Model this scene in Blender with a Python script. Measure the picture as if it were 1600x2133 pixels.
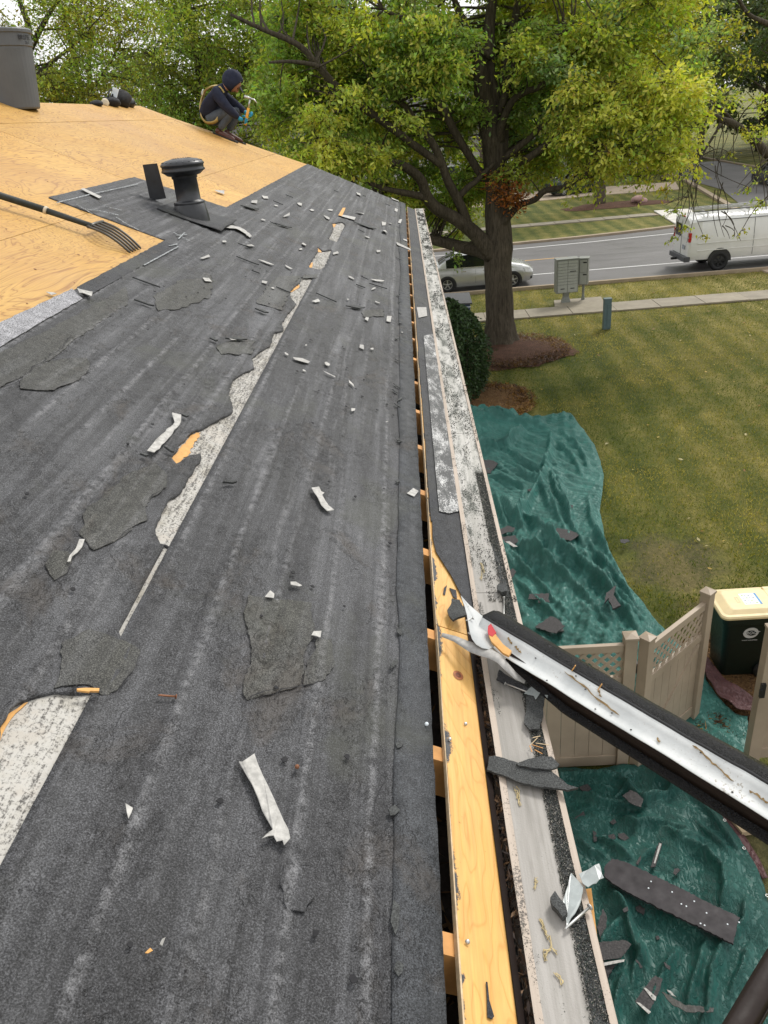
import bpy, bmesh, math, random
import numpy as np
from mathutils import Vector, Matrix, Euler, Quaternion
from mathutils.geometry import delaunay_2d_cdt

for _o in list(bpy.data.objects):
    bpy.data.objects.remove(_o, do_unlink=True)
SC = bpy.context.scene
COL = SC.collection
RNG = random.Random(11)
NR = np.random.default_rng(5)

# ------------------------------------------------------------------ camera
CAM_Z = 6.75                      # eye above the lawn, metres
F = 1600.0                        # focal length in photo pixels (photo 1600 wide)
AX_R = Vector((0.9962671, 0.0194166, -0.0841119))
AX_D = Vector((-0.0657823, -0.4601737, -0.8853885))
AX_F = Vector((-0.0558973, 0.8876166, -0.4571787))
CAM = Vector((0, 0, CAM_Z))
cd = bpy.data.cameras.new('camera')
cd.sensor_fit = 'HORIZONTAL'
cd.sensor_width = 36.0
cd.lens = 36.0 * F / 1600.0
cd.clip_start = 0.05
cd.clip_end = 3000
cam = bpy.data.objects.new('camera', cd)
COL.objects.link(cam)
m3 = Matrix((AX_R, -AX_D, -AX_F)).transposed()
cam.matrix_world = Matrix.Translation(CAM) @ m3.to_4x4()
SC.camera = cam

# ------------------------------------------------------------------ sky, sun, exposure
SUN_EL, SUN_AZ = math.radians(46), math.radians(38)
w = bpy.data.worlds.new('World')
SC.world = w
w.use_nodes = True
nt = w.node_tree
nt.nodes.clear()
sky = nt.nodes.new('ShaderNodeTexSky')
sky.sky_type = 'NISHITA'
sky.sun_disc = False
sky.sun_elevation = SUN_EL
sky.sun_rotation = SUN_AZ
sky.dust_density = 4.0
hs = nt.nodes.new('ShaderNodeHueSaturation')
hs.inputs['Saturation'].default_value = 0.25
mx = nt.nodes.new('ShaderNodeMix')
mx.data_type = 'RGBA'
mx.inputs[0].default_value = 0.78
mx.inputs[7].default_value = (10.2, 10.2, 10.25, 1)       # even layer of cloud
bg = nt.nodes.new('ShaderNodeBackground')
bg.inputs[1].default_value = 0.10
wo = nt.nodes.new('ShaderNodeOutputWorld')
nt.links.new(sky.outputs[0], hs.inputs['Color'])
nt.links.new(hs.outputs[0], mx.inputs[6])
nt.links.new(mx.outputs[2], bg.inputs[0])
nt.links.new(bg.outputs[0], wo.inputs[0])

sl = bpy.data.lights.new('sun', 'SUN')
sl.energy = 1.5
sl.angle = math.radians(14)
sl.color = (1.0, 0.965, 0.90)
sun = bpy.data.objects.new('sun', sl)
COL.objects.link(sun)
sun.rotation_euler = (math.radians(90) - SUN_EL, 0, math.radians(180) - SUN_AZ)
SC.view_settings.view_transform = 'Standard'
SC.view_settings.look = 'None'
SC.view_settings.exposure = 0.42
SC.view_settings.gamma = 1.0
SC.view_settings.use_curve_mapping = False
SC.cycles.use_denoising = True
SC.cycles.max_bounces = 6
SC.cycles.diffuse_bounces = 3
SC.cycles.glossy_bounces = 3
SC.cycles.transmission_bounces = 4
SC.cycles.transparent_max_bounces = 8

# ------------------------------------------------------------------ pixel helpers (photo pixels -> rays -> real planes)
def ray(x, y):
    return (AX_R * (x - 800.0) + AX_D * (y - 1066.5) + AX_F * F)
def atz(x, y, z):
    r = ray(x, y); return CAM + r * ((z - CAM_Z) / r.z)
def ground(x, y, z=0.0):
    return atz(x, y, z)
def aty(x, y, Y):
    r = ray(x, y); return CAM + r * (Y / r.y)
TH = math.radians(25.2)
EX, EZ = -0.018, CAM_Z - 1.145                # roof's lower edge
RN = Vector((math.sin(TH), 0, math.cos(TH)))  # roof normal
RU = Vector((-math.cos(TH), 0, math.sin(TH))) # up the slope
def rp(s, v, l=0.0):
    """point on the roof: s metres along the eave, v up the slope, l above the deck"""
    return Vector((EX, s, EZ)) + RU * v + RN * l
def rsv(x, y, l=0.0):
    """photo pixel -> (s, v) on the roof plane"""
    r = ray(x, y); p0 = Vector((EX, 0, EZ)) + RN * l
    p = CAM + r * ((RN.dot(p0 - CAM)) / RN.dot(r))
    d = p - p0
    return (d.y, d.dot(RU))
def onroof(x, y, l=0.0):
    s, v = rsv(x, y, l); return rp(s, v, l)

# ------------------------------------------------------------------ numpy noise
def _hash(ix, iy, seed):
    h = (ix.astype(np.int64) * 374761393 + iy.astype(np.int64) * 668265263 + seed * 1442695041) & 0xFFFFFFFF
    h = ((h ^ (h >> 13)) * 1274126177) & 0xFFFFFFFF
    return ((h ^ (h >> 16)) & 0xFFFF) / 65535.0
def vnoise(x, y, seed=0):
    ix, iy = np.floor(x), np.floor(y)
    fx, fy = x - ix, y - iy
    ux, uy = fx * fx * (3 - 2 * fx), fy * fy * (3 - 2 * fy)
    a = _hash(ix, iy, seed); b = _hash(ix + 1, iy, seed)
    c = _hash(ix, iy + 1, seed); d = _hash(ix + 1, iy + 1, seed)
    return (a * (1 - ux) + b * ux) * (1 - uy) + (c * (1 - ux) + d * ux) * uy
def fbm(x, y, oct=4, seed=0):
    s = 0; a = 0.5
    for i in range(oct):
        s = s + a * vnoise(x, y, seed + i); x = x * 2.03 + 7.1; y = y * 2.03 + 3.7; a *= 0.5
    return s
def ridged(x, y, oct=3, seed=0):
    s = 0; a = 0.6
    for i in range(oct):
        n = 1 - np.abs(2 * vnoise(x, y, seed + i) - 1); s = s + a * n * n
        x = x * 1.9 + 5.3; y = y * 1.9 + 1.7; a *= 0.5
    return s

# ------------------------------------------------------------------ objects
def tag(o, label=None, cat=None, group=None, kind=None):
    if label: o['label'] = label
    if cat: o['category'] = cat
    if group: o['group'] = group
    if kind: o['kind'] = kind
    return o
def thing(name, label, cat, loc=(0, 0, 0), group=None, rotz=0.0):
    o = bpy.data.objects.new(name, None)
    COL.objects.link(o)
    o.empty_display_size = 0.2
    o.location = loc
    o.rotation_euler = (0, 0, rotz)
    return tag(o, label, cat, group)
def setpar(o, p):
    """parent keeping the child's world coordinates (things below are built in world coordinates)"""
    if p is None: return o
    o.parent = p
    o.matrix_parent_inverse = mworld(p).inverted()
    return o
def mworld(p):
    mat = p.matrix_basis.copy()
    q = p
    while q.parent is not None:
        mat = q.parent.matrix_basis @ (q.matrix_parent_inverse @ mat)
        q = q.parent
    return mat

class MB:
    def __init__(s):
        s.v = []; s.f = []; s.mi = []; s.sm = []
    def add(s, vs, fs, mi=0, smooth=False):
        b = len(s.v)
        s.v.extend([tuple(p) for p in vs])
        for f in fs:
            s.f.append(tuple(i + b for i in f)); s.mi.append(mi); s.sm.append(smooth)
        return s
    def box(s, lo, hi, mi=0, M=None):
        x0, y0, z0 = lo; x1, y1, z1 = hi
        vs = [Vector(p) for p in ((x0,y0,z0),(x1,y0,z0),(x1,y1,z0),(x0,y1,z0),(x0,y0,z1),(x1,y0,z1),(x1,y1,z1),(x0,y1,z1))]
        if M is not None: vs = [M @ p for p in vs]
        return s.add(vs, [(0,3,2,1),(4,5,6,7),(0,1,5,4),(1,2,6,5),(2,3,7,6),(3,0,4,7)], mi)
    def cbox(s, lo, hi, b=0.01, mi=0, M=None):
        """box with chamfered edges"""
        bm = bmesh.new()
        bmesh.ops.create_cube(bm, size=1)
        for v in bm.verts:
            v.co = Vector([lo[i] + (v.co[i] + 0.5) * (hi[i] - lo[i]) for i in range(3)])
        bmesh.ops.bevel(bm, geom=list(bm.edges), offset=b, segments=2, affect='EDGES', profile=0.6)
        vs = [v.co.copy() for v in bm.verts]
        bm.verts.index_update()
        fs = [tuple(v.index for v in f.verts) for f in bm.faces]
        bm.free()
        if M is not None: vs = [M @ p for p in vs]
        return s.add(vs, fs, mi)
    def bar(s, a, b, wd, ht, up=(0, 0, 1), mi=0):
        a, b = Vector(a), Vector(b); d = (b - a).normalized(); u = Vector(up)
        r = d.cross(u).normalized(); u = r.cross(d).normalized()
        vs = [p + r * (sx * wd / 2) + u * (sz * ht / 2) for p in (a, b) for sx, sz in ((-1,-1),(1,-1),(1,1),(-1,1))]
        return s.add(vs, [(0,1,2,3),(7,6,5,4),(0,4,5,1),(1,5,6,2),(2,6,7,3),(3,7,4,0)], mi)
    def tube(s, pts, rad, n=8, mi=0, smooth=True, cap=True):
        pts = [Vector(p) for p in pts]
        if not hasattr(rad, '__len__'): rad = [rad] * len(pts)
        vs = []; pr = None
        for i, p in enumerate(pts):
            d = (pts[min(i + 1, len(pts) - 1)] - pts[max(i - 1, 0)])
            if d.length < 1e-9: d = Vector((0, 0, 1))
            d.normalize()
            if pr is None:
                pr = d.orthogonal().normalized()
            else:
                pr = (pr - d * pr.dot(d))
                pr = pr.normalized() if pr.length > 1e-6 else d.orthogonal().normalized()
            q = d.cross(pr)
            for k in range(n):
                a = 2 * math.pi * k / n
                vs.append(p + (pr * math.cos(a) + q * math.sin(a)) * rad[i])
        fs = []
        for i in range(len(pts) - 1):
            for k in range(n):
                k2 = (k + 1) % n
                fs.append((i*n+k, i*n+k2, (i+1)*n+k2, (i+1)*n+k))
        if cap:
            fs.append(tuple(range(n - 1, -1, -1)))
            fs.append(tuple((len(pts) - 1) * n + k for k in range(n)))
        return s.add(vs, fs, mi, smooth)
    def lathe(s, prof, c, n=24, mi=0, axis=None, smooth=True):
        """prof: (r, h) from bottom to top round the vertical (or axis matrix) through c"""
        c = Vector(c); vs = []; M = axis if axis is not None else Matrix.Identity(3)
        for r, h in prof:
            for k in range(n):
                a = 2 * math.pi * k / n
                vs.append(c + M @ Vector((r * math.cos(a), r * math.sin(a), h)))
        fs = []
        for i in range(len(prof) - 1):
            for k in range(n):
                k2 = (k + 1) % n
                fs.append((i*n+k, i*n+k2, (i+1)*n+k2, (i+1)*n+k))
        return s.add(vs, fs, mi, smooth)
    def prism(s, poly, ext, mi=0, smooth=False):
        """polygon of 3D points pushed by ext; ngon caps"""
        poly = [Vector(p) for p in poly]; e = Vector(ext); n = len(poly)
        fs = [tuple(range(n - 1, -1, -1)), tuple(range(n, 2 * n))] + [(i, (i + 1) % n, n + (i + 1) % n, n + i) for i in range(n)]
        return s.add(poly + [p + e for p in poly], fs, mi, smooth)
    def sphere(s, c, r, nu=12, nv=8, mi=0, M=None):
        vs = []; c = Vector(c); r = Vector(r) if hasattr(r, '__len__') else Vector((r, r, r))
        for j in range(nv + 1):
            t = math.pi * j / nv
            for i in range(nu):
                a = 2 * math.pi * i / nu
                p = Vector((r.x * math.sin(t) * math.cos(a), r.y * math.sin(t) * math.sin(a), -r.z * math.cos(t)))
                vs.append(c + (M @ p if M is not None else p))
        fs = [(j*nu+i, j*nu+(i+1)%nu, (j+1)*nu+(i+1)%nu, (j+1)*nu+i) for j in range(nv) for i in range(nu)]
        return s.add(vs, fs, mi, True)
    def build(s, name, mats, parent=None, smooth=None, recalc=True):
        me = bpy.data.meshes.new(name)
        me.from_pydata(s.v, [], s.f)
        mats = mats if isinstance(mats, (list, tuple)) else [mats]
        for m_ in mats: me.materials.append(m_)
        if len(mats) > 1: me.polygons.foreach_set('material_index', s.mi)
        me.polygons.foreach_set('use_smooth', s.sm if smooth is None else [smooth] * len(s.f))
        if recalc:
            bm = bmesh.new(); bm.from_mesh(me)
            bmesh.ops.remove_doubles(bm, verts=bm.verts, dist=1e-6)
            bmesh.ops.recalc_face_normals(bm, faces=bm.faces)
            bm.to_mesh(me); bm.free()
        me.update()
        o = bpy.data.objects.new(name, me)
        COL.objects.link(o)
        return setpar(o, parent)

def quads_object(name, V, Fq, mats, parent=None, colors=None, smooth=False, mi=None):
    """fast numpy mesh; V (n,3), Fq (m,k) all faces of k corners"""
    V = np.asarray(V, dtype=np.float32); Fq = np.asarray(Fq, dtype=np.int32); k = Fq.shape[1]
    me = bpy.data.meshes.new(name)
    me.vertices.add(len(V)); me.vertices.foreach_set('co', V.ravel())
    me.loops.add(Fq.size); me.loops.foreach_set('vertex_index', Fq.ravel())
    me.polygons.add(len(Fq))
    me.polygons.foreach_set('loop_start', np.arange(0, Fq.size, k, dtype=np.int32))
    me.polygons.foreach_set('use_smooth', np.full(len(Fq), smooth))
    if mi is not None: me.polygons.foreach_set('material_index', np.asarray(mi, dtype=np.int32))
    me.update(calc_edges=True)
    if colors is not None:
        at = me.color_attributes.new('tint', 'FLOAT_COLOR', 'POINT')
        at.data.foreach_set('color', np.asarray(colors, dtype=np.float32).ravel())
    for m_ in (mats if isinstance(mats, (list, tuple)) else [mats]): me.materials.append(m_)
    me.validate()
    o = bpy.data.objects.new(name, me); COL.objects.link(o)
    return setpar(o, parent)

def copy_tree(o, parent=None, dx=None):
    c = o.copy(); COL.objects.link(c)
    if parent is not None:
        inv = o.matrix_parent_inverse.copy(); c.parent = parent; c.matrix_parent_inverse = inv
    for ch in o.children: copy_tree(ch, c)
    return c
# ------------------------------------------------------------------ materials
class N:
    def __init__(s, name):
        s.m = bpy.data.materials.new(name); s.m.use_nodes = True
        s.t = s.m.node_tree; s.t.nodes.clear()
        s.o = s.t.nodes.new('ShaderNodeOutputMaterial')
        s._pos = None
    def n(s, ty, **kw):
        x = s.t.nodes.new(ty)
        for k, v in kw.items(): setattr(x, k, v)
        return x
    def put(s, sock, v):
        if hasattr(v, 'is_linked') or isinstance(v, bpy.types.NodeSocket): s.t.links.new(v, sock)
        elif v is not None:
            if isinstance(v, (tuple, list)) and len(v) == 3 and sock.type == 'RGBA': v = (*v, 1)
            sock.default_value = v
    def pos(s, sc=(1, 1, 1), rot=(0, 0, 0), loc=(0, 0, 0), obj=False):
        if obj: base = s.n('ShaderNodeTexCoord').outputs['Object']
        else: base = s.n('ShaderNodeNewGeometry').outputs['Position']
        mp = s.n('ShaderNodeMapping')
        s.t.links.new(base, mp.inputs[0])
        mp.inputs[1].default_value = loc; mp.inputs[2].default_value = rot; mp.inputs[3].default_value = sc
        return mp.outputs[0]
    def noise(s, vec, scale=5, detail=4, rough=0.55, dist=0.0, col=False):
        x = s.n('ShaderNodeTexNoise'); s.put(x.inputs['Vector'], vec)
        x.inputs['Scale'].default_value = scale; x.inputs['Detail'].default_value = detail
        x.inputs['Roughness'].default_value = rough; x.inputs['Distortion'].default_value = dist
        return x.outputs['Color' if col else 0]
    def voro(s, vec, scale=5, feature='F1', out=0, rand=1.0):
        x = s.n('ShaderNodeTexVoronoi', feature=feature); s.put(x.inputs['Vector'], vec)
        x.inputs['Scale'].default_value = scale; x.inputs['Randomness'].default_value = rand
        return x.outputs[out]
    def wave(s, vec, scale=5, dist=2, detail=2, dscale=1.0, typ='BANDS', d='X', prof='SIN'):
        x = s.n('ShaderNodeTexWave', wave_type=typ, wave_profile=prof)
        if typ == 'BANDS': x.bands_direction = d
        else: x.rings_direction = d
        s.put(x.inputs['Vector'], vec)
        x.inputs['Scale'].default_value = scale; x.inputs['Distortion'].default_value = dist
        x.inputs['Detail'].default_value = detail; x.inputs['Detail Scale'].default_value = dscale
        return x.outputs[1]
    def ramp(s, fac, stops, interp='LINEAR'):
        x = s.n('ShaderNodeValToRGB'); s.put(x.inputs[0], fac); cr = x.color_ramp; cr.interpolation = interp
        while len(cr.elements) < len(stops): cr.elements.new(0.5)
        for e, (p, c) in zip(cr.elements, stops):
            e.position = p; e.color = (c, c, c, 1) if not hasattr(c, '__len__') else (*c[:3], 1)
        return x.outputs[0]
    def mix(s, fac, a, b, mode='MIX'):
        x = s.n('ShaderNodeMix', data_type='RGBA', blend_type=mode)
        s.put(x.inputs[0], fac); s.put(x.inputs[6], a); s.put(x.inputs[7], b)
        return x.outputs[2]
    def math(s, op, a, b=None, c=None, clamp=False):
        x = s.n('ShaderNodeMath', operation=op); x.use_clamp = clamp
        s.put(x.inputs[0], a)
        if b is not None: s.put(x.inputs[1], b)
        if c is not None: s.put(x.inputs[2], c)
        return x.outputs[0]
    def mrange(s, v, a, b, c=0.0, d=1.0):
        x = s.n('ShaderNodeMapRange'); s.put(x.inputs[0], v)
        for i, q in enumerate((a, b, c, d)): x.inputs[i + 1].default_value = q
        return x.outputs[0]
    def sep(s, vec):
        x = s.n('ShaderNodeSeparateXYZ'); s.put(x.inputs[0], vec); return x.outputs
    def bump(s, h, strength=0.5, dist=0.01, normal=None):
        x = s.n('ShaderNodeBump'); s.put(x.inputs['Height'], h)
        x.inputs['Strength'].default_value = strength; x.inputs['Distance'].default_value = dist
        if normal is not None: s.put(x.inputs['Normal'], normal)
        return x.outputs[0]
    def attr(s, name='tint'):
        x = s.n('ShaderNodeAttribute'); x.attribute_name = name; return x.outputs[0]
    def rnd(s):
        return s.n('ShaderNodeObjectInfo').outputs['Random']
    def out(s, col, rough=0.7, normal=None, metal=0.0, spec=0.5, trans=None, coat=None, alpha=None, transmission=None, ior=None):
        b = s.n('ShaderNodeBsdfPrincipled')
        s.put(b.inputs['Base Color'], col); s.put(b.inputs['Roughness'], rough); s.put(b.inputs['Metallic'], metal)
        s.put(b.inputs['Specular IOR Level'], spec)
        if normal is not None: s.put(b.inputs['Normal'], normal)
        if coat is not None: b.inputs['Coat Weight'].default_value = coat; b.inputs['Coat Roughness'].default_value = 0.08
        if alpha is not None: s.put(b.inputs['Alpha'], alpha)
        if transmission is not None: b.inputs['Transmission Weight'].default_value = transmission
        if ior is not None: b.inputs['IOR'].default_value = ior
        sh = b.outputs[0]
        if trans is not None:
            t = s.n('ShaderNodeBsdfTranslucent'); s.put(t.inputs[0], trans[1])
            if normal is not None: s.put(t.inputs['Normal'], normal)
            ms = s.n('ShaderNodeMixShader'); ms.inputs[0].default_value = trans[0]
            s.t.links.new(sh, ms.inputs[1]); s.t.links.new(t.outputs[0], ms.inputs[2]); sh = ms.outputs[0]
        s.t.links.new(sh, s.o.inputs[0])
        return s.m

def plain(name, col, rough=0.6, metal=0.0, var=0.12, vs=12.0, bump=0.0, bs=60.0, spec=0.5, coat=None):
    q = N(name); p = q.pos()
    n1 = q.noise(p, vs, 5, 0.6)
    c = q.mix(1.0, col, q.ramp(n1, [(0.25, 1 - var), (0.75, 1 + var)]), 'MULTIPLY')
    nrm = q.bump(q.noise(p, bs, 3), bump, 0.004) if bump else None
    r = q.mrange(q.noise(p, vs * 1.7, 3), 0.3, 0.7, max(0, rough - 0.08), min(1, rough + 0.08))
    return q.out(c, r, nrm, metal, spec, coat=coat)

M = {}
# roof felt: granular, dusty streaks along the courses
def felt(name, tint=(1, 1, 1), dust=1.0, course=1.0, grain=1.0):
    q = N(name); p = q.pos()
    fine = q.noise(p, 380, 3, 0.7)
    mid = q.noise(p, 36, 5, 0.7)
    low = q.noise(q.pos((1.6, 0.7, 1.6)), 1.7, 5, 0.6, 0.3)
    streak = q.noise(q.pos((9, 0.55, 9)), 1.6, 5, 0.6, 0.25)
    streak2 = q.noise(q.pos((26, 1.2, 26), loc=(3, 1, 0)), 1.0, 4, 0.6, 0.2)
    base = q.ramp(fine, [(0.34, tuple(0.009 * t for t in tint)), (0.5, tuple(0.037 * t for t in tint)), (0.66, tuple(0.118 * t * grain for t in tint))])
    base = q.mix(1.0, base, q.ramp(mid, [(0.3, 0.66), (0.7, 1.4)]), 'MULTIPLY')
    base = q.mix(1.0, base, q.ramp(low, [(0.3, 0.66), (0.55, 1.0), (0.75, 1.4)]), 'MULTIPLY')
    # pale dust held on the courses
    dm = q.math('MULTIPLY', q.ramp(streak, [(0.46, 0), (0.72, 1)]), q.ramp(fine, [(0.35, 0.15), (0.65, 1.0)]))
    dm2 = q.math('MULTIPLY', q.ramp(streak2, [(0.55, 0), (0.7, 1)]), q.ramp(mid, [(0.35, 0.0), (0.65, 0.9)]))
    base = q.mix(q.math('MULTIPLY', dm, 0.5 * dust), base, (0.27, 0.275, 0.29))
    base = q.mix(q.math('MULTIPLY', dm2, 0.45 * dust), base, (0.30, 0.30, 0.31))
    br = q.noise(q.pos((2.2, 1.3, 2.2), loc=(9, 4, 2)), 2.6, 5, 0.65, 0.5)
    base = q.mix(q.math('MULTIPLY', q.ramp(br, [(0.57, 0), (0.68, 1)]), 0.45), base, (0.075, 0.062, 0.05))
    gr = q.noise(q.pos((1.5, 1.0, 1.5), loc=(2, 8, 5)), 2.0, 5, 0.6, 0.4)
    base = q.mix(q.math('MULTIPLY', q.ramp(gr, [(0.56, 0), (0.66, 1)]), 0.4), base, (0.075, 0.078, 0.062))
    # fine cracks and scuffs
    cr = q.noise(q.pos((5, 3, 5)), 4.5, 7, 0.72, 1.2)
    crack = q.ramp(q.math('ABSOLUTE', q.math('SUBTRACT', cr, 0.5)), [(0.0, 1), (0.006, 0)])
    crack = q.math('MULTIPLY', crack, q.ramp(br, [(0.48, 0), (0.6, 1)]))
    base = q.mix(q.math('MULTIPLY', crack, 0.55), base, (0.012, 0.011, 0.010))
    xyz = q.sep(p)
    vv = q.math('MULTIPLY', q.math('SUBTRACT', xyz[0], -0.018), -1.0 / math.cos(math.radians(25.2)))
    vv = q.math('ADD', vv, q.math('MULTIPLY', q.math('SUBTRACT', q.noise(q.pos((1.2, 0.5, 1.2)), 1.6, 3), 0.5), 0.05))
    ph = q.math('DIVIDE', vv, 0.127)
    tri_ = q.math('ABSOLUTE', q.math('SUBTRACT', q.math('FRACT', ph), 0.5))
    on = q.noise(q.pos((7.8, 0.45, 7.8), loc=(0.7, 3, 0)), 1.0, 3, 0.6)
    pale = q.math('MULTIPLY', q.ramp(tri_, [(0.41, 0), (0.475, 1)]), q.ramp(on, [(0.38, 0), (0.54, 1)]))
    pale = q.math('MULTIPLY', pale, q.ramp(fine, [(0.32, 0.1), (0.62, 1.0)]))
    dark = q.math('MULTIPLY', q.ramp(tri_, [(0.26, 0), (0.31, 1), (0.36, 0)]), q.ramp(on, [(0.4, 0), (0.6, 1)]))
    pale = q.math('MULTIPLY', pale, q.ramp(mid, [(0.42, 0.05), (0.62, 1.0)]))
    base = q.mix(q.math('MULTIPLY', pale, 0.66 * course * dust), base, (0.31, 0.31, 0.32))
    base = q.mix(q.math('MULTIPLY', dark, 0.40 * course), base, (0.022, 0.022, 0.024))
    h = q.math('ADD', q.math('MULTIPLY', fine, 0.35), q.math('MULTIPLY', mid, 0.5))
    h = q.math('ADD', h, q.math('MULTIPLY', streak2, 1.1 * course))
    h = q.math('SUBTRACT', h, q.math('MULTIPLY', crack, 0.5))
    return q.out(base, q.mrange(low, 0.3, 0.7, 0.52, 0.75), q.bump(h, 0.9, 0.006), spec=0.4)
M['felt'] = felt('roof_felt', (1.0, 1.01, 1.07))
M['felt_smooth'] = felt('eave_felt', (0.95, 1.03, 1.14), 0.35, 0.3, 0.7)
M['felt_green'] = felt('old_granule_patch', (1.20, 1.19, 1.06), 0.7, 0.8, 0.95)
M['felt_black'] = felt('new_black_felt', (0.72, 0.75, 0.84), 0.12, 0.2, 0.75)

def granule(name, lo, hi, thr=(0.4, 0.6), sc=420, rough=0.75):
    q = N(name); p = q.pos()
    f = q.noise(p, sc, 2, 0.7); g = q.noise(p, 30, 4, 0.6)
    c = q.ramp(f, [(thr[0], lo), (thr[1], hi)])
    c = q.mix(1.0, c, q.ramp(g, [(0.3, 0.7), (0.7, 1.25)]), 'MULTIPLY')
    return q.out(c, rough, q.bump(f, 0.6, 0.004))
M['light_granule'] = granule('light_granule', (0.05, 0.05, 0.055), (0.42, 0.42, 0.44), (0.36, 0.58), 260)
M['shingle'] = granule('shingle_granules', (0.012, 0.013, 0.013), (0.085, 0.09, 0.088), (0.34, 0.68), 330)
M['shingle_far'] = granule('shingle_back', (0.018, 0.017, 0.018), (0.06, 0.055, 0.055), (0.3, 0.7), 60)

def plywood(name, a, b, c, worn=0.0, obj=False, edge=False):
    q = N(name); r = q.rnd()
    off = q.n('ShaderNodeCombineXYZ')
    q.put(off.inputs[0], q.math('MULTIPLY', r, 37.0)); q.put(off.inputs[1], q.math('MULTIPLY', r, 91.0))
    va = q.n('ShaderNodeVectorMath', operation='ADD')
    q.put(va.inputs[0], q.pos((1, 0.30, 1))); q.put(va.inputs[1], off.outputs[0])
    v = va.outputs[0]
    wob = q.noise(v, 2.9, 4, 0.6, 0.9)
    rings = q.math('FRACT', q.math('MULTIPLY', wob, 24.0))
    line = q.ramp(rings, [(0.0, 1), (0.1, 0.25), (0.5, 0), (0.88, 0.2), (1.0, 1)])
    fib = q.noise(q.pos((90, 3.5, 90)), 1.6, 4, 0.6)
    blot = q.noise(q.pos((1, 0.6, 1)), 3.2, 5, 0.6)
    base = q.mix(q.ramp(blot, [(0.35, 0), (0.7, 1)]), a, b)
    base = q.mix(q.math('MULTIPLY', line, 0.8), base, c)
    base = q.mix(1.0, base, q.ramp(fib, [(0.3, 0.86), (0.7, 1.12)]), 'MULTIPLY')
    base = q.mix(1.0, base, q.mix(r, (0.9, 0.89, 0.86), (1.07, 1.06, 1.03)), 'MULTIPLY')
    knot = q.voro(q.pos((2.2, 0.9, 2.2)), 1.1, 'F1', 0)
    base = q.mix(q.ramp(knot, [(0.02, 0.55), (0.05, 0)]), base, (0.12, 0.045, 0.015))
    st = q.noise(q.pos((1, 1, 1), loc=(5, 3, 1)), 11, 6, 0.75, 0.6)
    base = q.mix(q.ramp(st, [(0.66, 0), (0.72, 0.55)]), base, (0.14, 0.065, 0.02))
    wet = q.noise(q.pos((1, 1, 1), loc=(2, 2, 7)), 1.2, 3, 0.5)
    base = q.mix(q.ramp(wet, [(0.5, 0), (0.68, 0.3)]), base, (0.36, 0.16, 0.035))
    if edge:
        x_ = q.sep(q.pos())[0]
        wv = q.noise(q.pos((1, 1, 1), loc=(3, 1, 2)), 3.3, 3, 0.5); jg = q.noise(q.pos((60, 40, 60)), 1.0, 4, 0.75)
        lim = q.math('MULTIPLY', q.ramp(wv, [(0.48, 0.002), (0.66, 0.04)]), 0.5)
        lim = q.math('ADD', lim, q.math('MULTIPLY', q.math('SUBTRACT', jg, 0.62), 0.035))
        mk = q.ramp(q.math('SUBTRACT', q.math('SUBTRACT', x_, 0.004), lim), [(0.0, 1), (0.0008, 0)])
        base = q.mix(mk, base, q.ramp(q.noise(q.pos(), 260, 2), [(0.3, (0.012, 0.013, 0.015)), (0.7, (0.06, 0.062, 0.066))]))
        sp_ = q.noise(q.pos(loc=(4, 4, 4)), 95, 4, 0.7)
        base = q.mix(q.ramp(sp_, [(0.70, 0), (0.73, 0.8)]), base, (0.09, 0.06, 0.02))
    return q.out(base, q.mrange(wet, 0.3, 0.7, 0.62, 0.48), q.bump(q.math('ADD', fib, q.math('MULTIPLY', line, 0.5)), 0.25, 0.003))
M['ply'] = plywood('plywood', (0.55, 0.310, 0.066), (0.60, 0.365, 0.100), (0.26, 0.105, 0.018))
M['board'] = plywood('eave_board', (0.62, 0.335, 0.080), (0.70, 0.43, 0.145), (0.55, 0.27, 0.06), edge=True)
M['ply_edge'] = plain('plywood_edge', (0.55, 0.42, 0.26), 0.8, var=0.3, vs=80)
M['rafter'] = plain('rafter_wood', (0.62, 0.31, 0.10), 0.7, var=0.35, vs=9, bump=0.2)
M['attic'] = plain('attic_dark_debris', (0.022, 0.017, 0.013), 0.9, var=0.6, vs=26, bump=0.8, bs=40)  # near-black base holds the loft's darkness as well as the debris
# worn strip of old underlay paper left on the deck
def worn(name, dark=0.5):
    q = N(name)
    f = q.noise(q.pos((1, 1, 1)), 150, 4, 0.75)
    g = q.noise(q.pos((40, 5, 40)), 3.0, 5, 0.7, 0.6)
    l = q.noise(q.pos((1, 1, 1)), 9, 5, 0.65)
    c = q.mix(q.ramp(l, [(0.35, 0), (0.7, 1)]), (0.38, 0.355, 0.30), (0.55, 0.545, 0.53))
    far = q.mrange(q.sep(q.pos())[1], 1.4, 2.6)
    c = q.mix(q.ramp(l, [(0.52, 0), (0.6, 0.5)]), c, (0.36, 0.31, 0.24))
    m = q.math('ADD', q.math('MULTIPLY', f, 0.6), q.math('MULTIPLY', g, 0.42))
    m = q.math('ADD', m, q.math('MULTIPLY', l, 0.14))
    m = q.math('SUBTRACT', m, q.math('MULTIPLY', far, 0.035))
    c = q.mix(q.ramp(m, [(0.515 - 0.06 * (1 - dark), 0.92), (0.59, 0)]), c, (0.05, 0.045, 0.04))
    return q.out(c, 0.7, q.bump(m, 0.4, 0.003))
M['worn'] = worn('worn_paper_strip', 0.55)
M['paper'] = plain('torn_white_paper', (0.42, 0.41, 0.385), 0.75, var=0.4, vs=60, bump=0.3)
M['paper_grey'] = plain('grey_paper', (0.36, 0.35, 0.33), 0.75, var=0.3, vs=70, bump=0.3)
M['chip'] = plain('wood_chip', (0.62, 0.33, 0.10), 0.7, var=0.2, vs=50)
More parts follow.
